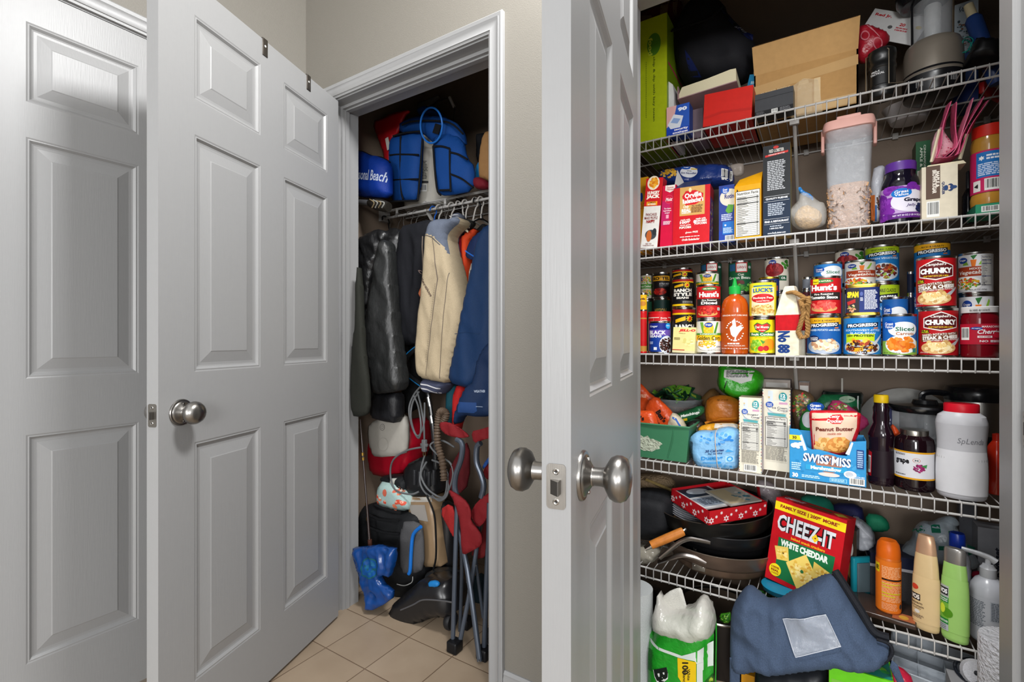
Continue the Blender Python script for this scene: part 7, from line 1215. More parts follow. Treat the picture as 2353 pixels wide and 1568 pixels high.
b = MB(); b.box(0, .22, 0, .16, 0, .192, M('2a2a30', .5), .006); b.top('storage_bin', 'dark grey storage bin supporting the clear organizer', 'bin', (XW(2045, 1.68), 1.64, 0), (0, 0, 0), G6)
soft('a', [(520, 1430), (640, 1450), (760, 1560), (760, 1800), (540, 1800)], 1.58, .05, M('b01c38', .25, 0, 'film'), 'red_packet', 'crimson glossy packet between the floral box and the organizer', 'packet', G6, amp=.006, dy=-.0)
s = MB(); s.tube([W(*K('a', x, y), 1.60 + d) for x, y, d in [(1120, 1390, .05), (1240, 1370, .06), (1340, 1420, .04), (1360, 1500, 0), (1300, 1580, -.02), (1180, 1540, 0), (1110, 1460, .03)]], .004, M('1c2028', .3), 8, 3, closed=True); s.top('cable_loop', 'black cable loop on top of the white cord roll', 'cable', group=G6, world=True)
X = XW(K('a', 1285, 0)[0], 1.60); b = MB(); ax = Matrix.Rotation(radians(65), 4, 'X'); b.lathe([(.006, -.012), (.026, -.012), (.030, 0), (.026, .012), (.006, .012), (.005, 0), (.006, -.012)], M('a8a8ac', .7, 0, 'cloth'), 30, axis=ax)
b.top('cord_roll', 'small roll of white cord lying below the lotion bottle', 'roll', (X, 1.60, W(*K('a', 1285, 1490), 1.6).z), (0, 0, 0), G6)
b = MB(); b.box(-.05, .05, -.045, .035, 0, W(*K('a', 1285, 1555), 1.6).z - .008, M('8a8a8c', .6)); b.top('storage_box', 'grey box carrying the cord roll at the bottom right', 'box', (X, 1.60, 0), (0, 0, 0), G6)
X = XW(2290, 1.50); zt = .16; b = MB(); b.box(-.06, .06, -.06, .03, 0, zt, M('8a8a8c', .6)); b.top('storage_box', 'low box carrying the white paper roll at the right jamb', 'box', (X + .03, 1.50, 0), (0, 0, 0), G6)
hh = W(2285, 1470, 1.50).z - zt; b = MB(); b.lathe([(.056, 0), (.058, .004), (.058, hh - .004), (.056, hh), (.021, hh), (.020, hh - .01)], M('bcbcc0', .8, 0, 'fluff'), 40); b.top('towel_roll', 'white quilted paper roll standing at the bottom right against the jamb', 'roll', (X + .03, 1.515, zt), (0, 0, 0), G6)
# ================================================================ COAT CLOSET
GC = 'things on the closet shelf'; GK = 'clothes hanging in the closet'; GFl = 'things standing on the closet floor'
RY, RZ, CZ = 1.66, 1.700, 1.739
t = T('closet_shelf', 'white wire shelf with a hanging rod in the coat closet', 'shelf', (0, RY, CZ))
g = MB(); x = -1.80
while x < -.81: g.tube([(x, .0, -.002), (x, .30, -.002)], .0013, WIRE, 5, 0); x += .0254
for y in (.006, .15, .295): g.tube([(-1.815, y, -.006), (-.803, y, -.006)], .0028, WIRE, 6, 0)
g.build('deck_wires', t)
g = MB(); g.tube([(-1.815, 0, -.0028), (-.803, 0, -.0028)], .0032, WIRE, 8, 0); g.build('front_lip', t)
g = MB(); g.tube([(-1.815, 0, RZ - CZ), (-.803, 0, RZ - CZ)], .0055, WIRE, 10, 0); r_ = g.build('hanging_rod', t)
for px in (912, 1023):
    g = MB(); X = XW(px, RY); g.box(X - .006, X + .006, -.003, .003, RZ - CZ, 0, WIRE, .001); g.build('rod_drop', t)
g = MB(); X = XW(975, RY); g.box(X - .007, X + .007, .0, .006, 0, .006, WIRE); g.prism([(.004, -.03), (.018, -.03), (.30, -.30), (.30, -.318)], X - .006, X + .006, WIRE, 'x'); g.build('support_brace', t)
g = MB(); g.prism([(-.01, .004), (.04, .004), (.04, -.05), (-.01, -.05)], -1.838, -1.812, WIRE, 'x'); g.build('end_bracket', t)
def Cs(c, poly, Y, th, col, name, label, cat, mk='cloth', r=.7, ink=None, group=GC, **kw): return soft(c, poly, Y, th, M(col, r, 0, mk), name, label, cat, group, ink, **kw)
# beach bag + umbrella
o, p_ = Cs('c', [(300, 740), (350, 733), (440, 775), (520, 785), (600, 830), (606, 1000), (604, 1150), (450, 1152), (300, 1140)], 1.50, .09, '10348c', 'beach_bag', 'royal blue zipped bag with white script lettering at the left end', 'bag', r=.45, ink=[((316, 900, 606, 1040), [('T', 52, 50, 96, 66, 'Personal Beach', 'b8c2d4', {'s': .35, 'b': .015, 'r': -3})])], amp=.004, edge=.3, k=.04)
s = MB(); s.tube([p_.front(W(*K('c', x, y), 1.50).x, W(*K('c', x, y), 1.50).z, -.03) for x, y in [(310, 742), (350, 737), (440, 778), (520, 788), (598, 832)]], .005, M('101014', .5), 8, 2); s.v = [o.matrix_basis.inverted() @ v for v in s.v]; s.build('zip_edge', o)
t = T('folded_umbrella', 'rolled dark umbrella with a grey collar lying under the royal blue bag', 'umbrella', tuple(W(*K('c', 300, 1195), 1.49)), 0, GC)
L_ = lambda x, y, Y=1.49: W(*K('c', x, y), Y) - t.location
b = MB(); b.tube([L_(300, 1190), L_(345, 1195)], .011, M('18181a', .4), 12, 0); b.build('handle', t); b = MB(); b.tube([L_(345, 1195), L_(425, 1200)], .013, M('5a5a5c', .35), 14, 0); b.build('collar', t)
b = MB(); b.tube([L_(425, 1200), L_(470, 1210), L_(540, 1225), L_(600, 1240)], lambda s_: .014 + .012 * sin(s_ * 2.6), M('26231e', .6, 0, 'cloth'), 14, 2)
for q in range(4): b.tube([L_(430 + 30 * q, 1170 + 6 * q, 1.47), L_(470 + 30 * q, 1200, 1.465), L_(450 + 30 * q, 1245, 1.47)], .003, M(('8a7a5c', '9a9a94')[q % 2], .6), 6, 2)
b.build('folded_canopy', t)
# red plastic sled-like panel
o, _p = soft('c', [(450, 470), (560, 440), (620, 395), (780, 365), (790, 380), (740, 410), (690, 560), (640, 620), (615, 760), (600, 1000), (560, 1000), (570, 800), (520, 650)], 1.615, .02, M('a3141c', .4), 'plastic_sled', 'red folded plastic sled standing behind the blue bucket organizer', 'sled', GC, edge=.5, amp=.002)
b = MB(); b.box(0, .02, -.002, 0, 0, .06, M('b8b8b0', .6)); bl_ = b.build('paper_tag', o); bl_.location = o.matrix_basis.inverted() @ (W(*K('c', 590, 730), 1.60)); bl_.rotation_euler = (0, radians(-14), 0)
# bucket with blue pocket organizer
Xb, Yb = XW(985, 1.77), 1.778; t = T('bucket', 'white five-gallon bucket with a warning label and raised wire handle', 'bucket', (Xb, Yb, CZ), -atan2(Xb, Yb), GC)
hb_ = .31; wb = M('bcb8ae', .4); b = MB(); b.lathe([(.118, 0), (.122, .004), (.138, hb_ * .8), (.146, hb_ * .82), (.140, hb_ * .9), (.148, hb_), (.140, hb_), (.118, .01), (0, .008)], wb, 48); b.build('bucket_body', t)
b = MB(); print_on(b, [('R', 0, 0, 100, 100, 'b8b4a6'), ('R', 0, 84, 100, 92, '1a1a18'), ('T', 44, 96, 40, 6, 'NO', '1a1a18', {'b': .05}), ('E', 40, 70, 34, 12, '1a1a18'), ('E', 40, 70, 30, 10.4, 'b8b4a6'), ('P', [(30, 64), (36, 76), (44, 78), (52, 70), (50, 63), (42, 66)], '1a1a18'), ('P', [(18, 76), (22, 78), (62, 64), (58, 62)], '1a1a18'), ('L', 6, 22, 94, 56, 12, '3a3a36'), ('R', 0, 15, 100, 19, '1a1a18'), ('C', 10, 0, 86, 13)], .055, .25, lambda x, y, e: Vector(((.1225 + .016 * (y + .05) / .29 + e) * sin((x - .03) / .13 - .24), -(.1225 + .016 * (y + .05) / .29 + e + .001) * cos((x - .03) / .13 - .24), .055 + y)), cut=(.012, 0)); b.build('warning_label', t)
inv = t.matrix_basis.inverted()
b = MB(); b.tube([inv @ W(*K('c', x, y), 1.80) for x, y in [(1180, 480), (1190, 400), (1193, 340), (1185, 310), (1150, 258), (1110, 262), (1040, 300), (960, 360)]], .0016, M('2a2a2a', .4, .6), 6, 2); b.build('wire_handle', t)
b = MB(); b.tube([inv @ W(*K('c', 1148, 250), 1.80), inv @ W(*K('c', 1188, 335), 1.80)], .0075, M('b8b4ae', .5), 12, 0); b.build('handle_grip', t)
t = T('bucket_organizer', 'bright blue pocket organizer with black trim wrapped over the bucket', 'tool organizer', (Xb, Yb - .1, CZ), 0, GC)
BL = M('0d3f82', .65, 0, 'cloth')
child_soft(t, 'pocket_panel', 'c', [(610, 640), (640, 600), (720, 590), (890, 565), (905, 620), (885, 900), (862, 1180), (740, 1182), (620, 1190), (595, 980), (605, 760)], 1.60, .06, BL, lab='left pocket panel with black trim', amp=.007, fr=(26, 10), edge=.2)
child_soft(t, 'pocket_panel', 'c', [(1000, 690), (1010, 600), (1120, 560), (1260, 620), (1300, 800), (1370, 870), (1362, 1090), (1160, 1130), (1060, 1132), (1035, 1060)], 1.605, .06, BL, lab='right pocket panel with black trim', amp=.008, fr=(24, 10), edge=.2)
child_soft(t, 'top_band', 'c', [(690, 575), (720, 480), (800, 435), (960, 405), (1180, 450), (1270, 560), (1290, 690), (1150, 640), (1010, 670), (930, 590), (880, 560)], 1.63, .09, BL, amp=.006)
child_soft(t, 'crown', 'c', [(880, 430), (885, 370), (950, 330), (1060, 370), (1090, 430), (1000, 440)], 1.76, .10, M('103f80', .65, 0, 'cloth'), amp=.006)
bt = M('0e0f12', .7, 0, 'cloth')
for ln in ([(610, 772), (700, 765), (870, 768)], [(600, 1002), (700, 992), (868, 988)], [(905, 620), (885, 900), (862, 1180)], [(640, 600), (740, 572), (890, 556)], [(708, 600), (705, 800), (712, 1080), (730, 1170)], [(1000, 690), (1080, 692), (1150, 712)], [(1150, 745), (1230, 765), (1310, 810)], [(1150, 940), (1260, 985), (1362, 1065)], [(1000, 690), (1032, 1060), (1070, 1132)], [(1060, 1088), (1155, 1085)], [(1150, 712), (1152, 900), (1158, 1100)], [(720, 500), (800, 470), (960, 460), (1150, 480), (1270, 580)], [(620, 1188), (740, 1184), (860, 1180)]):
    b = MB(); b.tube([W(*K('c', x, y), 1.572) - t.location for x, y in ln], .0042, bt, 6, 2); b.build('trim_band', t)
b = MB(); b.box(-.018, .018, -.002, .002, -.02, .02, bt); q = b.build('velcro_patch', t); q.location = W(*K('c', 1035, 535), 1.58) - t.location; q.rotation_euler = (0, radians(25), 0)
s = MB(); s.tube([W(*K('c', 985 + 98 * cos(a * pi / 8), 502 + 160 * sin(a * pi / 8)), 1.55 + .02 * sin(a * pi / 8)) for a in range(16)], .0042, M('1f64b4', .35), 8, 2, closed=True); s.top('hose_loop', 'thin bright blue hose loop hanging on the bucket organizer', 'hose', group=GC, world=True)
# right end of the shelf
X = XW(K('c', 1420, 0)[0], 1.71); b = MB(); b.lathe([(.085 * sin(a * pi / 16) , .085 - .085 * cos(a * pi / 16)) for a in range(17)], None, 36, mats=[M('b8bcc0', .35)] * 3 + [M('1b7fc0', .35)] * 13); b.top('beach_ball', 'blue and white ball at the right end of the closet shelf', 'ball', (X + .03, 1.73, CZ), (0, radians(20), 0), GC)
Cs('c', [(1455, 640), (1500, 560), (1560, 560), (1560, 1020), (1500, 1010), (1418, 990)], 1.66, .08, '8f6a42', 'paper_bag', 'tan paper bag at the right edge above the ball', 'bag', mk='card', edge=.4, amp=.003)
Cs('c', [(1382, 590), (1440, 572), (1500, 580), (1500, 700), (1450, 800), (1395, 845), (1400, 700)], 1.80, .06, '15161a', 'cloth_hat', 'black cloth hat standing behind the paper bag', 'hat')
Cs('c', [(1368, 975), (1430, 968), (1500, 1010), (1500, 1075), (1400, 1082), (1366, 1040)], 1.62, .05, '6a1420', 'maroon_cloth', 'maroon cloth draped over the front of the ball', 'cloth', amp=.006)
wb_, _p = soft('c', [(560, 440), (1050, 234), (1052, 250), (960, 330), (800, 400), (560, 470)], 1.93, .02, M('7a7672', .6), 'foam_board', 'grey-white board lying high against the back wall above the bucket', 'board', GC, k=.01, amp=0, edge=.8, smooth=0)
# hangers on the rod
def hanger(c, x, col, label, r=.0018, m=.0, tilt=0):
    X = XW(K(c, x, 0)[0], RY); t = T('clothes_hanger', label, 'hanger', (X, RY, RZ), 0, 'hangers on the closet rod'); mt = M(col, .35, m)
    b = MB(); rr = .0055 + r; pts = [(0, -.022, -.012), (0, -.018, .003), (0, -.008, rr + .002), (0, .004, rr + .001), (0, .014, -.002), (0, .014, -.018), (0, .004, -.034), (0, .0, -.085)]
    pts = [(tilt * (z + .01) + .0015 * i, y, z) for i, (_, y, z) in enumerate(pts)]
    b.tube(pts, r, mt, 7, 2); b.build('hook', t)
    x0 = pts[-1][0]; b = MB(); b.tube([(x0, 0, -.083), (x0, -.05, -.10), (x0, -.10, -.135), (x0, -.05, -.14), (x0, .10, -.14), (x0, .16, -.135), (x0, .08, -.10)], r * 1.1, mt, 6, 1, closed=True); b.build('shoulder_bar', t)
HG = [(572, '18181a', 'black plastic hanger hook at the far left of the rod', .003, 0), (600, '8a8680', 'thin steel hanger beside the black leftmost hanger', .0013, .9), (682, '8a8680', 'straight steel hanger over the shorter leather jacket', .0013, .9), (705, 'b8b4ae', 'bright steel hanger with a wide loop over the leather jacket', .0014, .9), (790, 'b8b4ae', 'steel hanger over the black fleece, the left of two', .0014, .9), (842, 'b8b4ae', 'steel hanger over the black fleece, the right of two', .0014, .9),
      (972, '8a6a34', 'thin golden wire hanger in the middle of the rod', .0012, .7), (1000, '1f58b0', 'blue plastic hanger in the middle of the rod', .003, 0), (1048, 'aaa69f', 'thick white plastic hanger beside the blue one', .004, 0), (1078, 'b8b4ae', 'thin steel hanger just right of the thick white one', .0014, .9), (1110, 'b8b4ae', 'steel hanger with a slanting hook right of the middle', .0014, .9),
      (1160, 'b0aca6', 'white plastic hanger above the beige jacket shoulder', .0035, 0), (1236, 'b0aca6', 'white plastic hanger above the striped collar', .0035, 0), (1285, 'b0aca6', 'white plastic hanger between striped collar and red coat', .0035, 0), (1372, 'b0aca6', 'white plastic hanger of the orange coat', .0035, 0), (1392, '141416', 'black hanger with a round hook near the right jamb', .003, 0), (1425, 'b0aca6', 'white plastic hanger nearest the right jamb', .0035, 0)]
for i, (x, col, lb, r, m) in enumerate(HG): hanger('c', x, col, lb, r, m, tilt=(-.3, .1, .25)[i % 3])
# garments
LEA = M('1a1a1b', .33, 0, 'leather'); LEB = M('202121', .42, 0, 'leather'); BK = M('131419', .85, 0, 'cloth')
def garment(poly, Y, th, mat, name, label, c='d', ink=None, **kw): 
    kw.setdefault('fr', (16, 3)); kw.setdefault('amp', .009); kw.setdefault('ridge', 1.6); kw.setdefault('edge', .5); kw.setdefault('k', .028); kw.setdefault('g', .013)
    return soft(c, poly, Y, th, mat, name, label, 'clothing', GK, ink, **kw)
garment([(125, 240), (200, 195), (290, 148), (345, 165), (350, 215), (300, 300), (250, 480), (235, 700), (215, 900), (230, 1140), (250, 1360), (190, 1380), (150, 1150), (110, 900), (110, 500)], 1.49, .10, LEA, 'leather_jacket', 'shiny black leather jacket at the far left of the rod', seed=2, amp=.014, fr=(24, 12))
garment([(128, 420), (150, 430), (168, 850), (180, 1050), (210, 1280), (212, 1470), (160, 1500), (92, 1490), (84, 1250), (98, 980), (122, 830)], 1.325, .035, M('23241f', .8, 0, 'cloth'), 'dark_jacket', 'dark olive jacket sleeve with an elastic cuff by the left jamb', seed=3, amp=.003, k=.015)
garment([(330, 215), (380, 150), (430, 140), (470, 180), (480, 320), (440, 520), (430, 700), (440, 900), (470, 1250), (400, 1150), (380, 700), (330, 400)], 1.56, .12, LEA, 'leather_jacket', 'black leather jacket with ruched side behind the matte leather sleeve', seed=9, amp=.014, fr=(24, 12))
garment([(240, 1330), (360, 1330), (440, 1325), (432, 1545), (330, 1530), (232, 1500)], 1.52, .08, M('1a1b1f', .55, 0, 'leather'), 'dark_trousers', 'dark denim hem hanging below the leather sleeve', seed=5)
garment([(290, 290), (310, 235), (345, 225), (370, 290), (378, 480), (395, 700), (412, 900), (440, 1100), (468, 1300), (370, 1325), (265, 1335), (262, 1280), (225, 1120), (203, 980), (215, 760), (245, 560)], 1.44, .09, LEB, 'leather_jacket', 'matte dark grey leather jacket with one long smooth sleeve in front', seed=4, amp=.007, fr=(12, 9))
garment([(460, 180), (500, 125), (580, 110), (660, 85), (720, 100), (700, 200), (650, 260), (640, 480), (600, 720), (600, 960), (480, 990), (455, 900), (440, 600), (455, 320)], 1.57, .14, BK, 'fleece_jacket', 'black-navy fleece jacket between the leather and the beige jackets', seed=5, amp=.012)
garment([(455, 880), (600, 940), (610, 1330), (500, 1480), (450, 1440), (480, 1300), (470, 1100)], 1.68, .10, M('0f1012', .85, 0, 'cloth'), 'black_coat', 'long black coat hem hanging behind the vacuum handle', seed=6)
BEI = M('a3947a', .8, 0, 'cloth'); BLU = M('59606e', .8, 0, 'cloth')
bj, bp = garment([(700, 90), (760, 80), (830, 85), (870, 60), (905, 100), (830, 160), (800, 210), (815, 300), (850, 440), (890, 600), (918, 760), (880, 940), (830, 1150), (800, 1255), (720, 1240), (600, 1215), (585, 1130), (583, 1000), (600, 780), (630, 560), (650, 330), (662, 140)], 1.50, .13, BEI, 'varsity_jacket', 'beige pinstriped jacket with slate blue shoulder and striped knit cuff', seed=7, amp=.006, fr=(14, 5), ridge=1.0, k=.035, g=.0075, patch=([(650, 205), (655, 60), (700, 40), (872, 30), (950, 90), (930, 170), (860, 250), (850, 380), (825, 345), (790, 270), (740, 215), (700, 200)], BLU),
                 ink=[((585, 200, 920, 1240), [('P', [(20, 99), (21, 99), (6.5, 6), (5.5, 6)], '5a5048'), ('P', [(46, 99), (47, 99), (57, 70), (32, 4), (31, 4), (55, 70)], '6a5f54'), ('P', [(78, 74), (79, 74), (60, 2), (59, 2)], '5a5048'), ('T', 28, 67, 22, 5, 'Collection', '4a3a34', {'s': .4, 'r': -55}), ('P', [(10, 60), (14, 66), (14, 56), (11, 54)], '8a4a2c')] + [('R', 50 - i * .5 + (i % 2) * .2, 66 - i * 1.5, 52 - i * .5, 66.6 - i * 1.5, '8a7d68') for i in range(36)]), ((585, 50, 920, 340), [('P', [(24, 46), (34, 46), (47, 41), (61, 23), (60, 22), (46, 39.5), (34, 44.5), (24, 44.5)], '343a48')])])
inv = bj.matrix_basis.inverted()
child_soft(bj, 'knit_cuff', 'd', [(612, 1215), (700, 1230), (795, 1250), (770, 1300), (740, 1340), (690, 1325), (618, 1325)], 1.50, .10, M('3a3e52', .85, 0, 'cloth'), [((612, 1215, 795, 1335), [('P', [(2, 70), (40, 62), (84, 38), (82, 32), (40, 54), (2, 62)], 'b8b8bc'), ('P', [(2, 46), (40, 36), (76, 10), (74, 4), (40, 28), (2, 38)], 'b8b8bc')])], 'navy knit cuff with two pale stripes', amp=.002)
child_soft(bj, 'knit_collar', 'd', [(815, 75), (850, 25), (885, 45), (885, 75), (840, 85)], 1.53, .06, M('4a4f5c', .85, 0, 'cloth'), [((815, 28, 885, 80), [('P', [(5, 40), (90, 60), (90, 52), (5, 30)], 'b0b0b0'), ('P', [(5, 10), (90, 30), (90, 22), (5, 2)], 'b0b0b0')])], 'striped knit collar')
garment([(810, 190), (860, 110), (900, 70), (960, 85), (960, 120), (890, 180), (850, 200), (830, 330), (815, 280)], 1.56, .06, M('1a1a18', .8, 0, 'cloth'), 'patterned_sweater', 'black and cream patterned sweater shoulder', seed=8, ink=[((820, 80, 960, 260), [('P', [(20, 96), (60, 88), (98, 70), (98, 62), (60, 78), (20, 86)], 'a8a08a'), ('P', [(20, 78), (60, 72), (96, 52), (96, 44), (60, 60), (20, 68)], 'a8a08a'), ('F', 22, 40, 16, 14, 26, 2.6, ['b0a890'])])], fr=(20, 10))
garment([(825, 200), (850, 190), (850, 340), (830, 330)], 1.58, .05, M('1f5a44', .8, 0, 'cloth'), 'green_shirt', 'sliver of a green shirt beside the patterned sweater', k=.01)
garment([(850, 200), (890, 150), (950, 130), (975, 150), (900, 210), (895, 400), (905, 600), (905, 700), (870, 500), (850, 380)], 1.60, .08, M('9c1428', .75, 0, 'cloth'), 'red_coat', 'crimson coat between the green shirt and the orange coat', seed=11, k=.02)
garment([(890, 215), (930, 170), (990, 140), (960, 200), (935, 240), (935, 500), (940, 620), (925, 740), (905, 640), (900, 400)], 1.585, .07, M('c8401c', .7, 0, 'cloth'), 'orange_coat', 'bright orange-red coat edge left of the navy jackets', seed=12, k=.02)
garment([(930, 220), (1000, 150), (1050, 100), (1060, 150), (960, 260), (935, 290)], 1.63, .06, M('161618', .85, 0, 'fluff'), 'sequin_top', 'black sparkly top peeking between the orange coat and the navy jacket', k=.02)
garment([(950, 400), (985, 390), (980, 480), (945, 600), (930, 680), (930, 600)], 1.57, .06, M('a8a094', .9, 0, 'fluff'), 'sherpa_lining', 'cream fleece lining strip beside the orange coat', k=.02)
garment([(925, 300), (960, 220), (1010, 180), (1045, 150), (1050, 230), (1000, 380), (960, 370), (920, 350)], 1.55, .07, M('15264c', .7, 0, 'cloth'), 'navy_shirt', 'navy garment with a bright blue piped sleeve edge', seed=13, ink=[((920, 290, 1000, 370), [('P', [(4, 84), (96, 30), (96, 16), (4, 70)], '1f5fb8')])], k=.03)
NV = M('102c50', .6, 0, 'cloth')
garment([(1040, 170), (1110, 110), (1160, 130), (1160, 1100), (1080, 1080), (1000, 1290), (940, 1290), (805, 1245), (830, 1120), (880, 930), (930, 680), (985, 420)], 1.50, .13, NV, 'navy_jacket', 'smooth navy softshell jacket with one long sleeve at the right jamb', seed=14, amp=.007, fr=(10, 4), ink=[((870, 860, 1070, 930), [('P', [(0, 40), (50, 60), (100, 40), (100, 34), (50, 54), (0, 34)], '0f2848')])])
o, _p = garment([(1000, 1110), (1080, 960), (1160, 940), (1160, 1480), (1040, 1500), (890, 1480), (850, 1560), (835, 1520), (860, 1440), (920, 1290), (990, 1240)], 1.46, .09, M('142848', .6, 0, 'cloth'), 'weatherproof_jacket', 'lower navy jacket with a zipped pocket flap and tiny white lettering', seed=15, amp=.007, fr=(10, 6), ink=[((1000, 1295, 1080, 1325), [('T', 60, 50, 90, 60, 'WEATHER', 'a8b4c8')]), ((890, 1380, 1080, 1480), [('P', [(0, 20), (4, 96), (72, 90), (74, 30), (60, 14)], '223f70'), ('R', 70, 60, 100, 63, 'a8b4c8')])])
garment([(790, 1260), (840, 1270), (840, 1330), (820, 1560), (780, 1560), (775, 1400)], 1.56, .07, M('0f4450', .75, 0, 'cloth'), 'teal_garment', 'dark teal garment hem below the navy sleeve', k=.02)
garment([(840, 1275), (905, 1280), (880, 1400), (870, 1568), (830, 1640), (820, 1500)], 1.535, .07, M('a81c1c', .75, 0, 'cloth'), 'red_garment', 'red garment hem between teal hem and navy jacket', k=.02)
garment([(160, 1490), (250, 1440), (240, 1560), (200, 1600), (160, 1560)], 1.66, .06, M('14387c', .7, 0, 'cloth'), 'blue_garment', 'blue garment corner behind the dark jacket cuff', k=.02)
# ---- floor things
def LW(t, Y=None, c='e'): 
    return lambda x, y, YY=Y: W(*K(c, x, y), YY) - t.location
# black suitcase carrying cooler
b = MB(); b.box(-.10, .12, -.07, .10, 0, .40, M('17171a', .6, 0, 'cloth'), .02); sc_ = b.top('suitcase', 'black suitcase in the shadows under the red cooler', 'suitcase', (XW(905, 1.72), 1.76, 0), (0, 0, 0), GFl)
t = T('cooler', 'red picnic cooler with a white lid tipped towards the door', 'cooler', (XW(905, 1.68), 1.68, .402), 0, GFl)
child_soft(t, 'cooler_body', 'e', [(175, 250), (370, 150), (420, 145), (440, 260), (432, 300), (390, 440), (230, 450), (200, 400)], 1.66, .16, M('9c0f22', .35), amp=0, edge=.75, k=.03)
child_soft(t, 'cooler_lid', 'e', [(150, 195), (200, 150), (330, 115), (368, 145), (366, 300), (345, 345), (200, 355), (175, 330)], 1.565, .04, M('a8a49c', .4), [((150, 150, 368, 350), [('E', 46, 80, 6, 9, '6a6864'), ('E', 46, 80, 5, 7.6, 'a8a49c'), ('E', 46, 80, 3, 4.6, '6a6864'), ('E', 46, 80, 2.2, 3.4, 'a8a49c'), ('E', 48, 34, 13, 18, '9c9890'), ('E', 48, 34, 12, 16.6, 'a8a49c')])], lab='off-white lid with round knob', amp=0, edge=.5, k=.03)
t = T('lunch_bag', 'pale aqua lunch bag printed with flamingos on the backpack cooler', 'bag', tuple(W(*K('e', 310, 640), 1.54)), 0, GFl)
child_soft(t, 'bag_body', 'e', [(230, 475), (300, 470), (400, 560), (408, 620), (380, 640), (300, 635), (220, 610)], 1.54, .12, M('9cb4b0', .7, 0, 'cloth'), [((220, 490, 405, 640), [('F', 50, 45, 46, 42, 12, 7, ['c8503c', 'd87a5a', 'c0604a']), ('F', 50, 50, 44, 44, 8, 4, ['e0a08a', 'dcdcd0'])])], amp=.004)
child_soft(t, 'bag_flap', 'e', [(225, 470), (250, 450), (370, 455), (380, 545), (320, 520), (260, 490)], 1.55, .09, M('16181a', .6, 0, 'cloth'), [((300, 460, 335, 540), [('P', [(30, 100), (100, 100), (60, 0), (0, 4)], 'b0b0a8')])], amp=.004)
t = T('backpack_cooler', 'black and charcoal backpack cooler with a bright blue zip line', 'backpack', (XW(900, 1.54), 1.54, 0), 0, GFl)
child_soft(t, 'bag_body', 'e', [(130, 640), (150, 605), (240, 615), (330, 650), (420, 640), (460, 700), (475, 960), (440, 1030), (380, 1095), (350, 1118), (310, 1100), (270, 1060), (150, 1020), (120, 800)], 1.54, .15, M('18191b', .65, 0, 'cloth'), amp=.008, edge=.3, k=.05)
child_soft(t, 'front_pocket', 'e', [(326, 705), (420, 700), (450, 760), (455, 960), (400, 985), (326, 980)], 1.47, .04, M('4a4a4c', .7, 0, 'cloth'), amp=.003, lab='charcoal pocket', edge=.2)
b = MB(); l_ = LW(t); b.tube([l_(x, y, 1.44) for x, y in [(440, 730), (400, 770), (388, 850), (382, 960), (374, 985)]], .0075, M('1763b4', .5), 8, 2); b.build('zip_line', t)
for ln in ([(150, 660), (210, 690), (320, 700)], [(150, 730), (230, 760), (320, 770)], [(190, 610), (260, 640), (330, 655)]):
    b = MB(); b.tube([l_(x, y, 1.455) for x, y in ln], .006, M('0f1012', .6), 8, 1, flat=.5); b.build('webbing_strap', t)
b = MB(); b.tube([l_(x, y, 1.45) for x, y in [(395, 1000), (390, 1030), (350, 1048), (310, 1040)]], .002, M('8a8a88', .5), 6, 2); b.build('pull_cord', t)
# fishing-style rod in the blue rubber bag
t = T('fishing_rod', 'slim dark rod with gold bands standing in the blue rubber bag', 'rod', tuple(W(*K('e', 165, 840), 1.40)), 0, GFl); l_ = LW(t)
b = MB(); b.tube([l_(165, 840, 1.40), l_(150, 640, 1.41), l_(128, 360, 1.42), (l_(112, 150, 1.43))], lambda s: .0058 - .003 * s, M('2a1c18', .3), 10, 1); b.build('rod_blank', t)
for y, x in ((330, 124.5), (355, 127), (600, 146), (680, 152)):
    b = MB(); b.tube([l_(x, y, 1.415), l_(x + 1, y + 16, 1.415)], .0058, M('a8843c', .3, .8), 10, 0); b.build('gold_band', t)
b = MB(); b.tube([l_(164, 800, 1.40), l_(165, 840, 1.40)], .009, M('4a2c24', .5), 12, 0); b.build('rod_foot', t)
Cs('e', [(78, 845), (180, 835), (200, 830), (298, 850), (290, 930), (270, 1000), (240, 990), (215, 1005), (235, 1040), (285, 1080), (280, 1120), (240, 1150), (190, 1175), (142, 1170), (150, 1140), (140, 1100), (110, 990), (80, 900)], 1.345, .045, '0b3a78', 'rubber_bag', 'glossy bright blue rubber bag slumped on the tiles by the left jamb', 'bag', mk='', r=.25, group=GFl, amp=.010, fr=(16, 16), ridge=1.6, edge=.45, k=.014, smooth=0, g=.008, ink=[((120, 880, 240, 1010), [('E', 50, 50, 40, 44, '17505c'), ('E', 50, 50, 34, 38, '0f4a8a'), ('F', 50, 50, 26, 28, 12, 7, ['17505c', '1a5a80'])])])
# vacuum
t = T('vacuum_cleaner', 'black upright vacuum with dusty clear bin and ribbed hose', 'vacuum', (XW(975, 1.45), 1.45, 0), 0, GFl); l_ = LW(t); VB = M('161618', .3)
child_soft(t, 'floor_head', 'e', [(298, 1180), (330, 1120), (400, 1060), (470, 1000), (600, 1010), (640, 1100), (640, 1180), (600, 1200), (560, 1190), (440, 1235), (370, 1258), (305, 1240)], 1.44, .16, VB, amp=0, ridge=0, edge=.6, k=.03, smooth=0)
b = MB()
for q in range(5): b.box(*[v for p in [l_(400 + q * 26, 440 + (q % 2) * 8, 1.515)] for v in (p.x, p.x + .012, p.y - .006, p.y + .01, p.z - .05, p.z + .015)], M('26272a', .25), .003)
b.build('motor_grille', t)
b = MB(); b.tube([l_(x, y, 1.36) for x, y in [(330, 1180), (400, 1150), (450, 1125), (540, 1128), (620, 1140)]], .003, M('4a4a4c', .3), 6, 2); b.build('bumper_line', t)
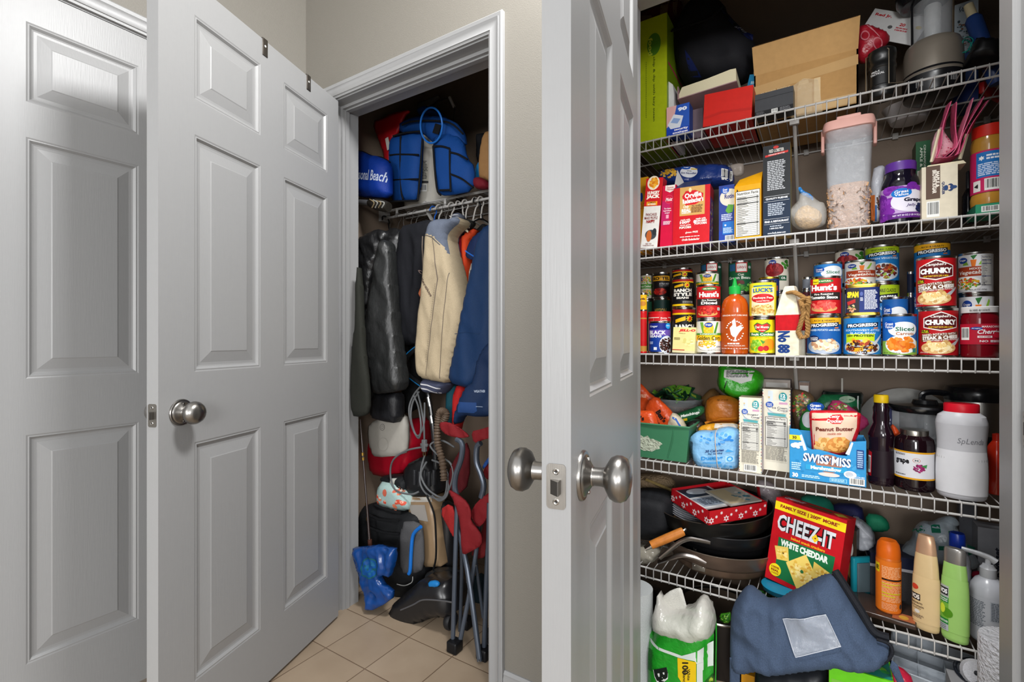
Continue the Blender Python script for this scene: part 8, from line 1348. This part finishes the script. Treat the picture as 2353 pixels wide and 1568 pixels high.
b = MB(); b.lathe([(0, -.012), (.030, -.012), (.034, -.006), (.034, .006), (.030, .012), (0, .012)], M('1b1b1d', .5), 30, tuple(l_(600, 1235, 1.41)), axis=Matrix.Rotation(radians(90), 4, 'Y')); b.build('wheel', t)
child_soft(t, 'dust_bin', 'e', [(390, 560), (525, 560), (545, 700), (572, 930), (470, 935), (450, 860), (410, 680)], 1.56, .10, M('8a7358', .3, 0, '', bs=30), [((395, 560, 570, 930), [('P', [(0, 100), (80, 100), (82, 94), (2, 94)], 'a8a49c'), ('L', 26, 52, 44, 56, 2, 'c8c8c8'), ('P', [(8, 90), (60, 90), (70, 66), (24, 70)], '8f8a84')])], lab='clear bin full of tan dust', amp=.0, ridge=0, edge=.75, k=.015, smooth=0)
child_soft(t, 'bin_top', 'e', [(370, 420), (400, 380), (460, 350), (530, 430), (545, 540), (520, 562), (385, 558), (372, 480)], 1.57, .10, VB, amp=0, ridge=0, edge=.75, k=.012, smooth=0)
child_soft(t, 'rear_spine', 'e', [(520, 600), (590, 590), (620, 700), (620, 1000), (580, 1080), (520, 1040), (470, 945), (575, 940)], 1.60, .08, VB, amp=.002, edge=.4)
child_soft(t, 'lower_joint', 'e', [(480, 960), (600, 970), (640, 1020), (600, 1040), (520, 1040), (490, 1010)], 1.50, .10, M('242628', .35), amp=.001, edge=.4)
child_soft(t, 'blue_pedal', 'e', [(480, 1025), (520, 1020), (540, 1040), (530, 1055), (485, 1060)], 1.38, .02, M('1a6aa8', .4), amp=0, edge=.5, k=.01)
b = MB(); n = 60
hp = [l_(x, y, 1.47) for x, y in [(565, 480), (555, 380), (530, 280), (530, 180), (545, 110), (575, 120), (560, 170)]]
b.tube(hp, lambda s: .0135 + .0022 * sin(s * 2 * pi * 36), M('54463a', .45), 12, 16); o = b.build('ribbed_hose', t)
b = MB(); b.tube([l_(x, y, 1.55) for x, y in [(440, -120), (475, 0), (495, 120), (510, 260), (520, 420)]], .010, M('1b1c1e', .25), 10, 2); b.build('handle_tube', t)
b = MB(); b.tube([l_(480, 30, 1.545), l_(490, 80, 1.545)], .0125, steel('a8a8a8', .25), 12, 0); b.tube([l_(495, 130, 1.545), l_(502, 170, 1.545)], .0125, steel('a8a8a8', .25), 12, 0); b.build('metal_collar', t)
ld = lambda x, y, Y=1.53: W(*K('d', x, y), Y) - t.location
b = MB(); b.tube([ld(x, y) for x, y in [(600, 970), (560, 1000), (495, 1060), (470, 1120), (485, 1180), (540, 1230), (605, 1275)]], .010, M('1b1c1e', .35), 10, 2); b.build('handle_loop', t)
b = MB(); b.tube([ld(x - 9, y - 2, 1.525) for x, y in [(600, 968), (560, 996), (490, 1055), (464, 1120), (480, 1188), (540, 1240), (600, 1283)]], .0045, M('1a6ea8', .4), 8, 2); o = b.build('blue_trim', t)
for nm, pts in (('power_cord', [(430, 0), (395, 60), (385, 140), (405, 220), (430, 250), (440, 180), (425, 80), (400, 20)]), ('power_cord', [(450, -40), (400, 20), (375, 100), (395, 200), (425, 240), (455, 180), (460, 60)]), ('power_cord', [(420, 0), (440, 80), (455, 180), (458, 270)]), ('power_cord', [(460, 345), (440, 420), (437, 500), (480, 560), (560, 575), (610, 470), (600, 390), (540, 350), (490, 290), (550, 265), (620, 300)]), ('power_cord', [(450, 300), (360, 320), (290, 370), (275, 450), (300, 530), (380, 555), (430, 540)]), ('power_cord', [(470, 380), (440, 450), (480, 530), (560, 570), (580, 480), (560, 400), (500, 370)]), ('power_cord', [(500, 560), (540, 590), (580, 560), (590, 480), (575, 420)])):
    b = MB(); b.tube([l_(x, y, 1.50 - .006 * (i % 3)) for i, (x, y) in enumerate(pts)], .0040, M('5c5e60', .5), 8, 3); b.build(nm, t)
b = MB(); b.box(-.010, .010, -.008, .008, 0, .05, M('5a5b5c', .5), .003); b.box(-.018, .018, -.006, .006, .022, .034, M('5a5b5c', .5), .002); b.box(-.007, -.004, -.001, .001, -.018, 0, steel('b8a878', .3)); b.box(.004, .007, -.001, .001, -.018, 0, steel('b8a878', .3)); o = b.build('plug', t); o.location = l_(458, 325, 1.49)
b = MB(); b.tube([l_(x, y, 1.49) for x, y in [(470, 560), (510, 660), (520, 780), (520, 900), (505, 965)]], .004, M('0f0f10', .4), 8, 2); b.build('bin_cable', t)
# folded camp chairs
PM = M('4a515c', .35, .5); RDc = M('6c1218', .75, 0, 'cloth'); RDshade = M('4a0c12', .8, 0, 'cloth')  # last red is the same chair cloth with shade put into its colour
def chair(nm, lb, loc, poles, feet, cloths, joints):
    t = T(nm, lb, 'chair', loc, 0, 'folded camp chairs against the right jamb'); l_ = LW(t)
    for pts, Y0, Y1_, r in poles:
        b = MB(); n = len(pts); b.tube([l_(x, y, Y0 + (Y1_ - Y0) * i / max(1, n - 1)) for i, (x, y) in enumerate(pts)], r, PM, 10, 2 if n > 2 else 0); b.build('pole', t)
    for (x, y, Y) in feet:
        b = MB(); p = l_(x, y, Y); p.z = -t.location.z; b.box(p.x - .022, p.x + .022, p.y - .022, p.y + .022, 0, .040, M('131315', .35), .006); b.build('foot', t)
    for (x, y, Y) in joints:
        b = MB(); b.lathe([(.0035, 0), (.0028, .003), (0, .0035)], steel('b0b0b0', .3), 12, tuple(l_(x, y, Y - .012)), axis=Matrix.Rotation(radians(90), 4, 'X')); b.build('rivet', t)
    for pts, Y, th, mt, lab in cloths: child_soft(t, 'fabric', 'e', pts, Y, th * .3, mt, lab=lab, amp=.0065, fr=(22, 8), k=.010, ridge=1.5, edge=.4)
    return t
FA = W(*K('e', 622, 1425), 1.335); FB = W(*K('e', 780, 1440), 1.36)
chair('camp_chair', 'folded red camp chair with a curved grey arm pole, left of two', (FA.x, 1.335, 0),
      [([(632, 258), (655, 272), (664, 305), (655, 370), (628, 450), (622, 520), (634, 562)], 1.40, 1.40, .0105), ([(636, 560), (625, 900), (610, 1400)], 1.40, 1.335, .0085), ([(645, 650), (660, 900), (655, 1150), (648, 1330)], 1.42, 1.44, .007), ([(630, 700), (690, 960), (757, 1455)], 1.41, 1.33, .0095), ([(740, 850), (700, 1100), (640, 1400)], 1.42, 1.345, .0085), ([(733, 905), (760, 1100), (776, 1220)], 1.45, 1.45, .0065)],
      [(622, 1425, 1.335), (683, 1325, 1.47)],
      [([(535, 168), (580, 163), (640, 190), (700, 238), (690, 250), (620, 250), (555, 222)], 1.40, .05, RDc, 'red arm-end flap'), ([(580, 525), (640, 560), (690, 600), (712, 660), (705, 700), (745, 745), (768, 780), (768, 830), (720, 858), (668, 885), (658, 840), (655, 720), (625, 600)], 1.36, .07, RDc, 'bright red seat cloth'), ([(540, 640), (600, 600), (635, 690), (640, 780), (622, 795), (590, 740)], 1.40, .05, M('8a1c1c', .8, 0, 'cloth'), None), ([(590, 430), (640, 330), (700, 260), (700, 500), (640, 560), (590, 520)], 1.50, .07, RDshade, 'red backrest, shade put into its colour')],
      [(737, 938, 1.42), (690, 1028, 1.38), (755, 1455, 1.33)])
chair('camp_chair', 'folded red camp chair tight against the right jamb, right of two', (FB.x, 1.36, 0),
      [([(762, 278), (742, 300), (740, 380), (765, 450), (778, 510), (765, 572)], 1.39, 1.39, .0105), ([(765, 600), (740, 850), (700, 1080)], 1.41, 1.43, .008), ([(808, 600), (800, 900), (778, 1420)], 1.39, 1.36, .0085), ([(800, 850), (790, 1100), (786, 1420)], 1.42, 1.37, .0085)],
      [(780, 1440, 1.36), (815, 1325, 1.45)],
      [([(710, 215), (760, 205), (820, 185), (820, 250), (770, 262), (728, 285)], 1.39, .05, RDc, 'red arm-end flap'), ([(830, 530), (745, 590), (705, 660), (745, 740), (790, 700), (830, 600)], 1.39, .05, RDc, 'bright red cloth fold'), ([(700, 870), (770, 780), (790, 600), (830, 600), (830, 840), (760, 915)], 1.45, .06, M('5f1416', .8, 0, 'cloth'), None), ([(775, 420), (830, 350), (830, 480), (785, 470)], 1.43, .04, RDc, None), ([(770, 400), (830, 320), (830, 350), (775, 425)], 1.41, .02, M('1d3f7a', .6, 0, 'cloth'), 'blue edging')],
      [(815, 900, 1.38)])
soft('e', [(720, 1000), (770, 980), (790, 1100), (770, 1300), (730, 1320), (700, 1290), (690, 1100)], 1.66, .06, M('14252c', .7, 0, 'cloth'), 'dark_backpack', 'dark teal-edged backpack in the shadows behind the camp chairs', 'backpack', GFl, [((700, 1290, 775, 1320), [('R', 4, 30, 96, 70, '1a7fa0')])], dy=.0)
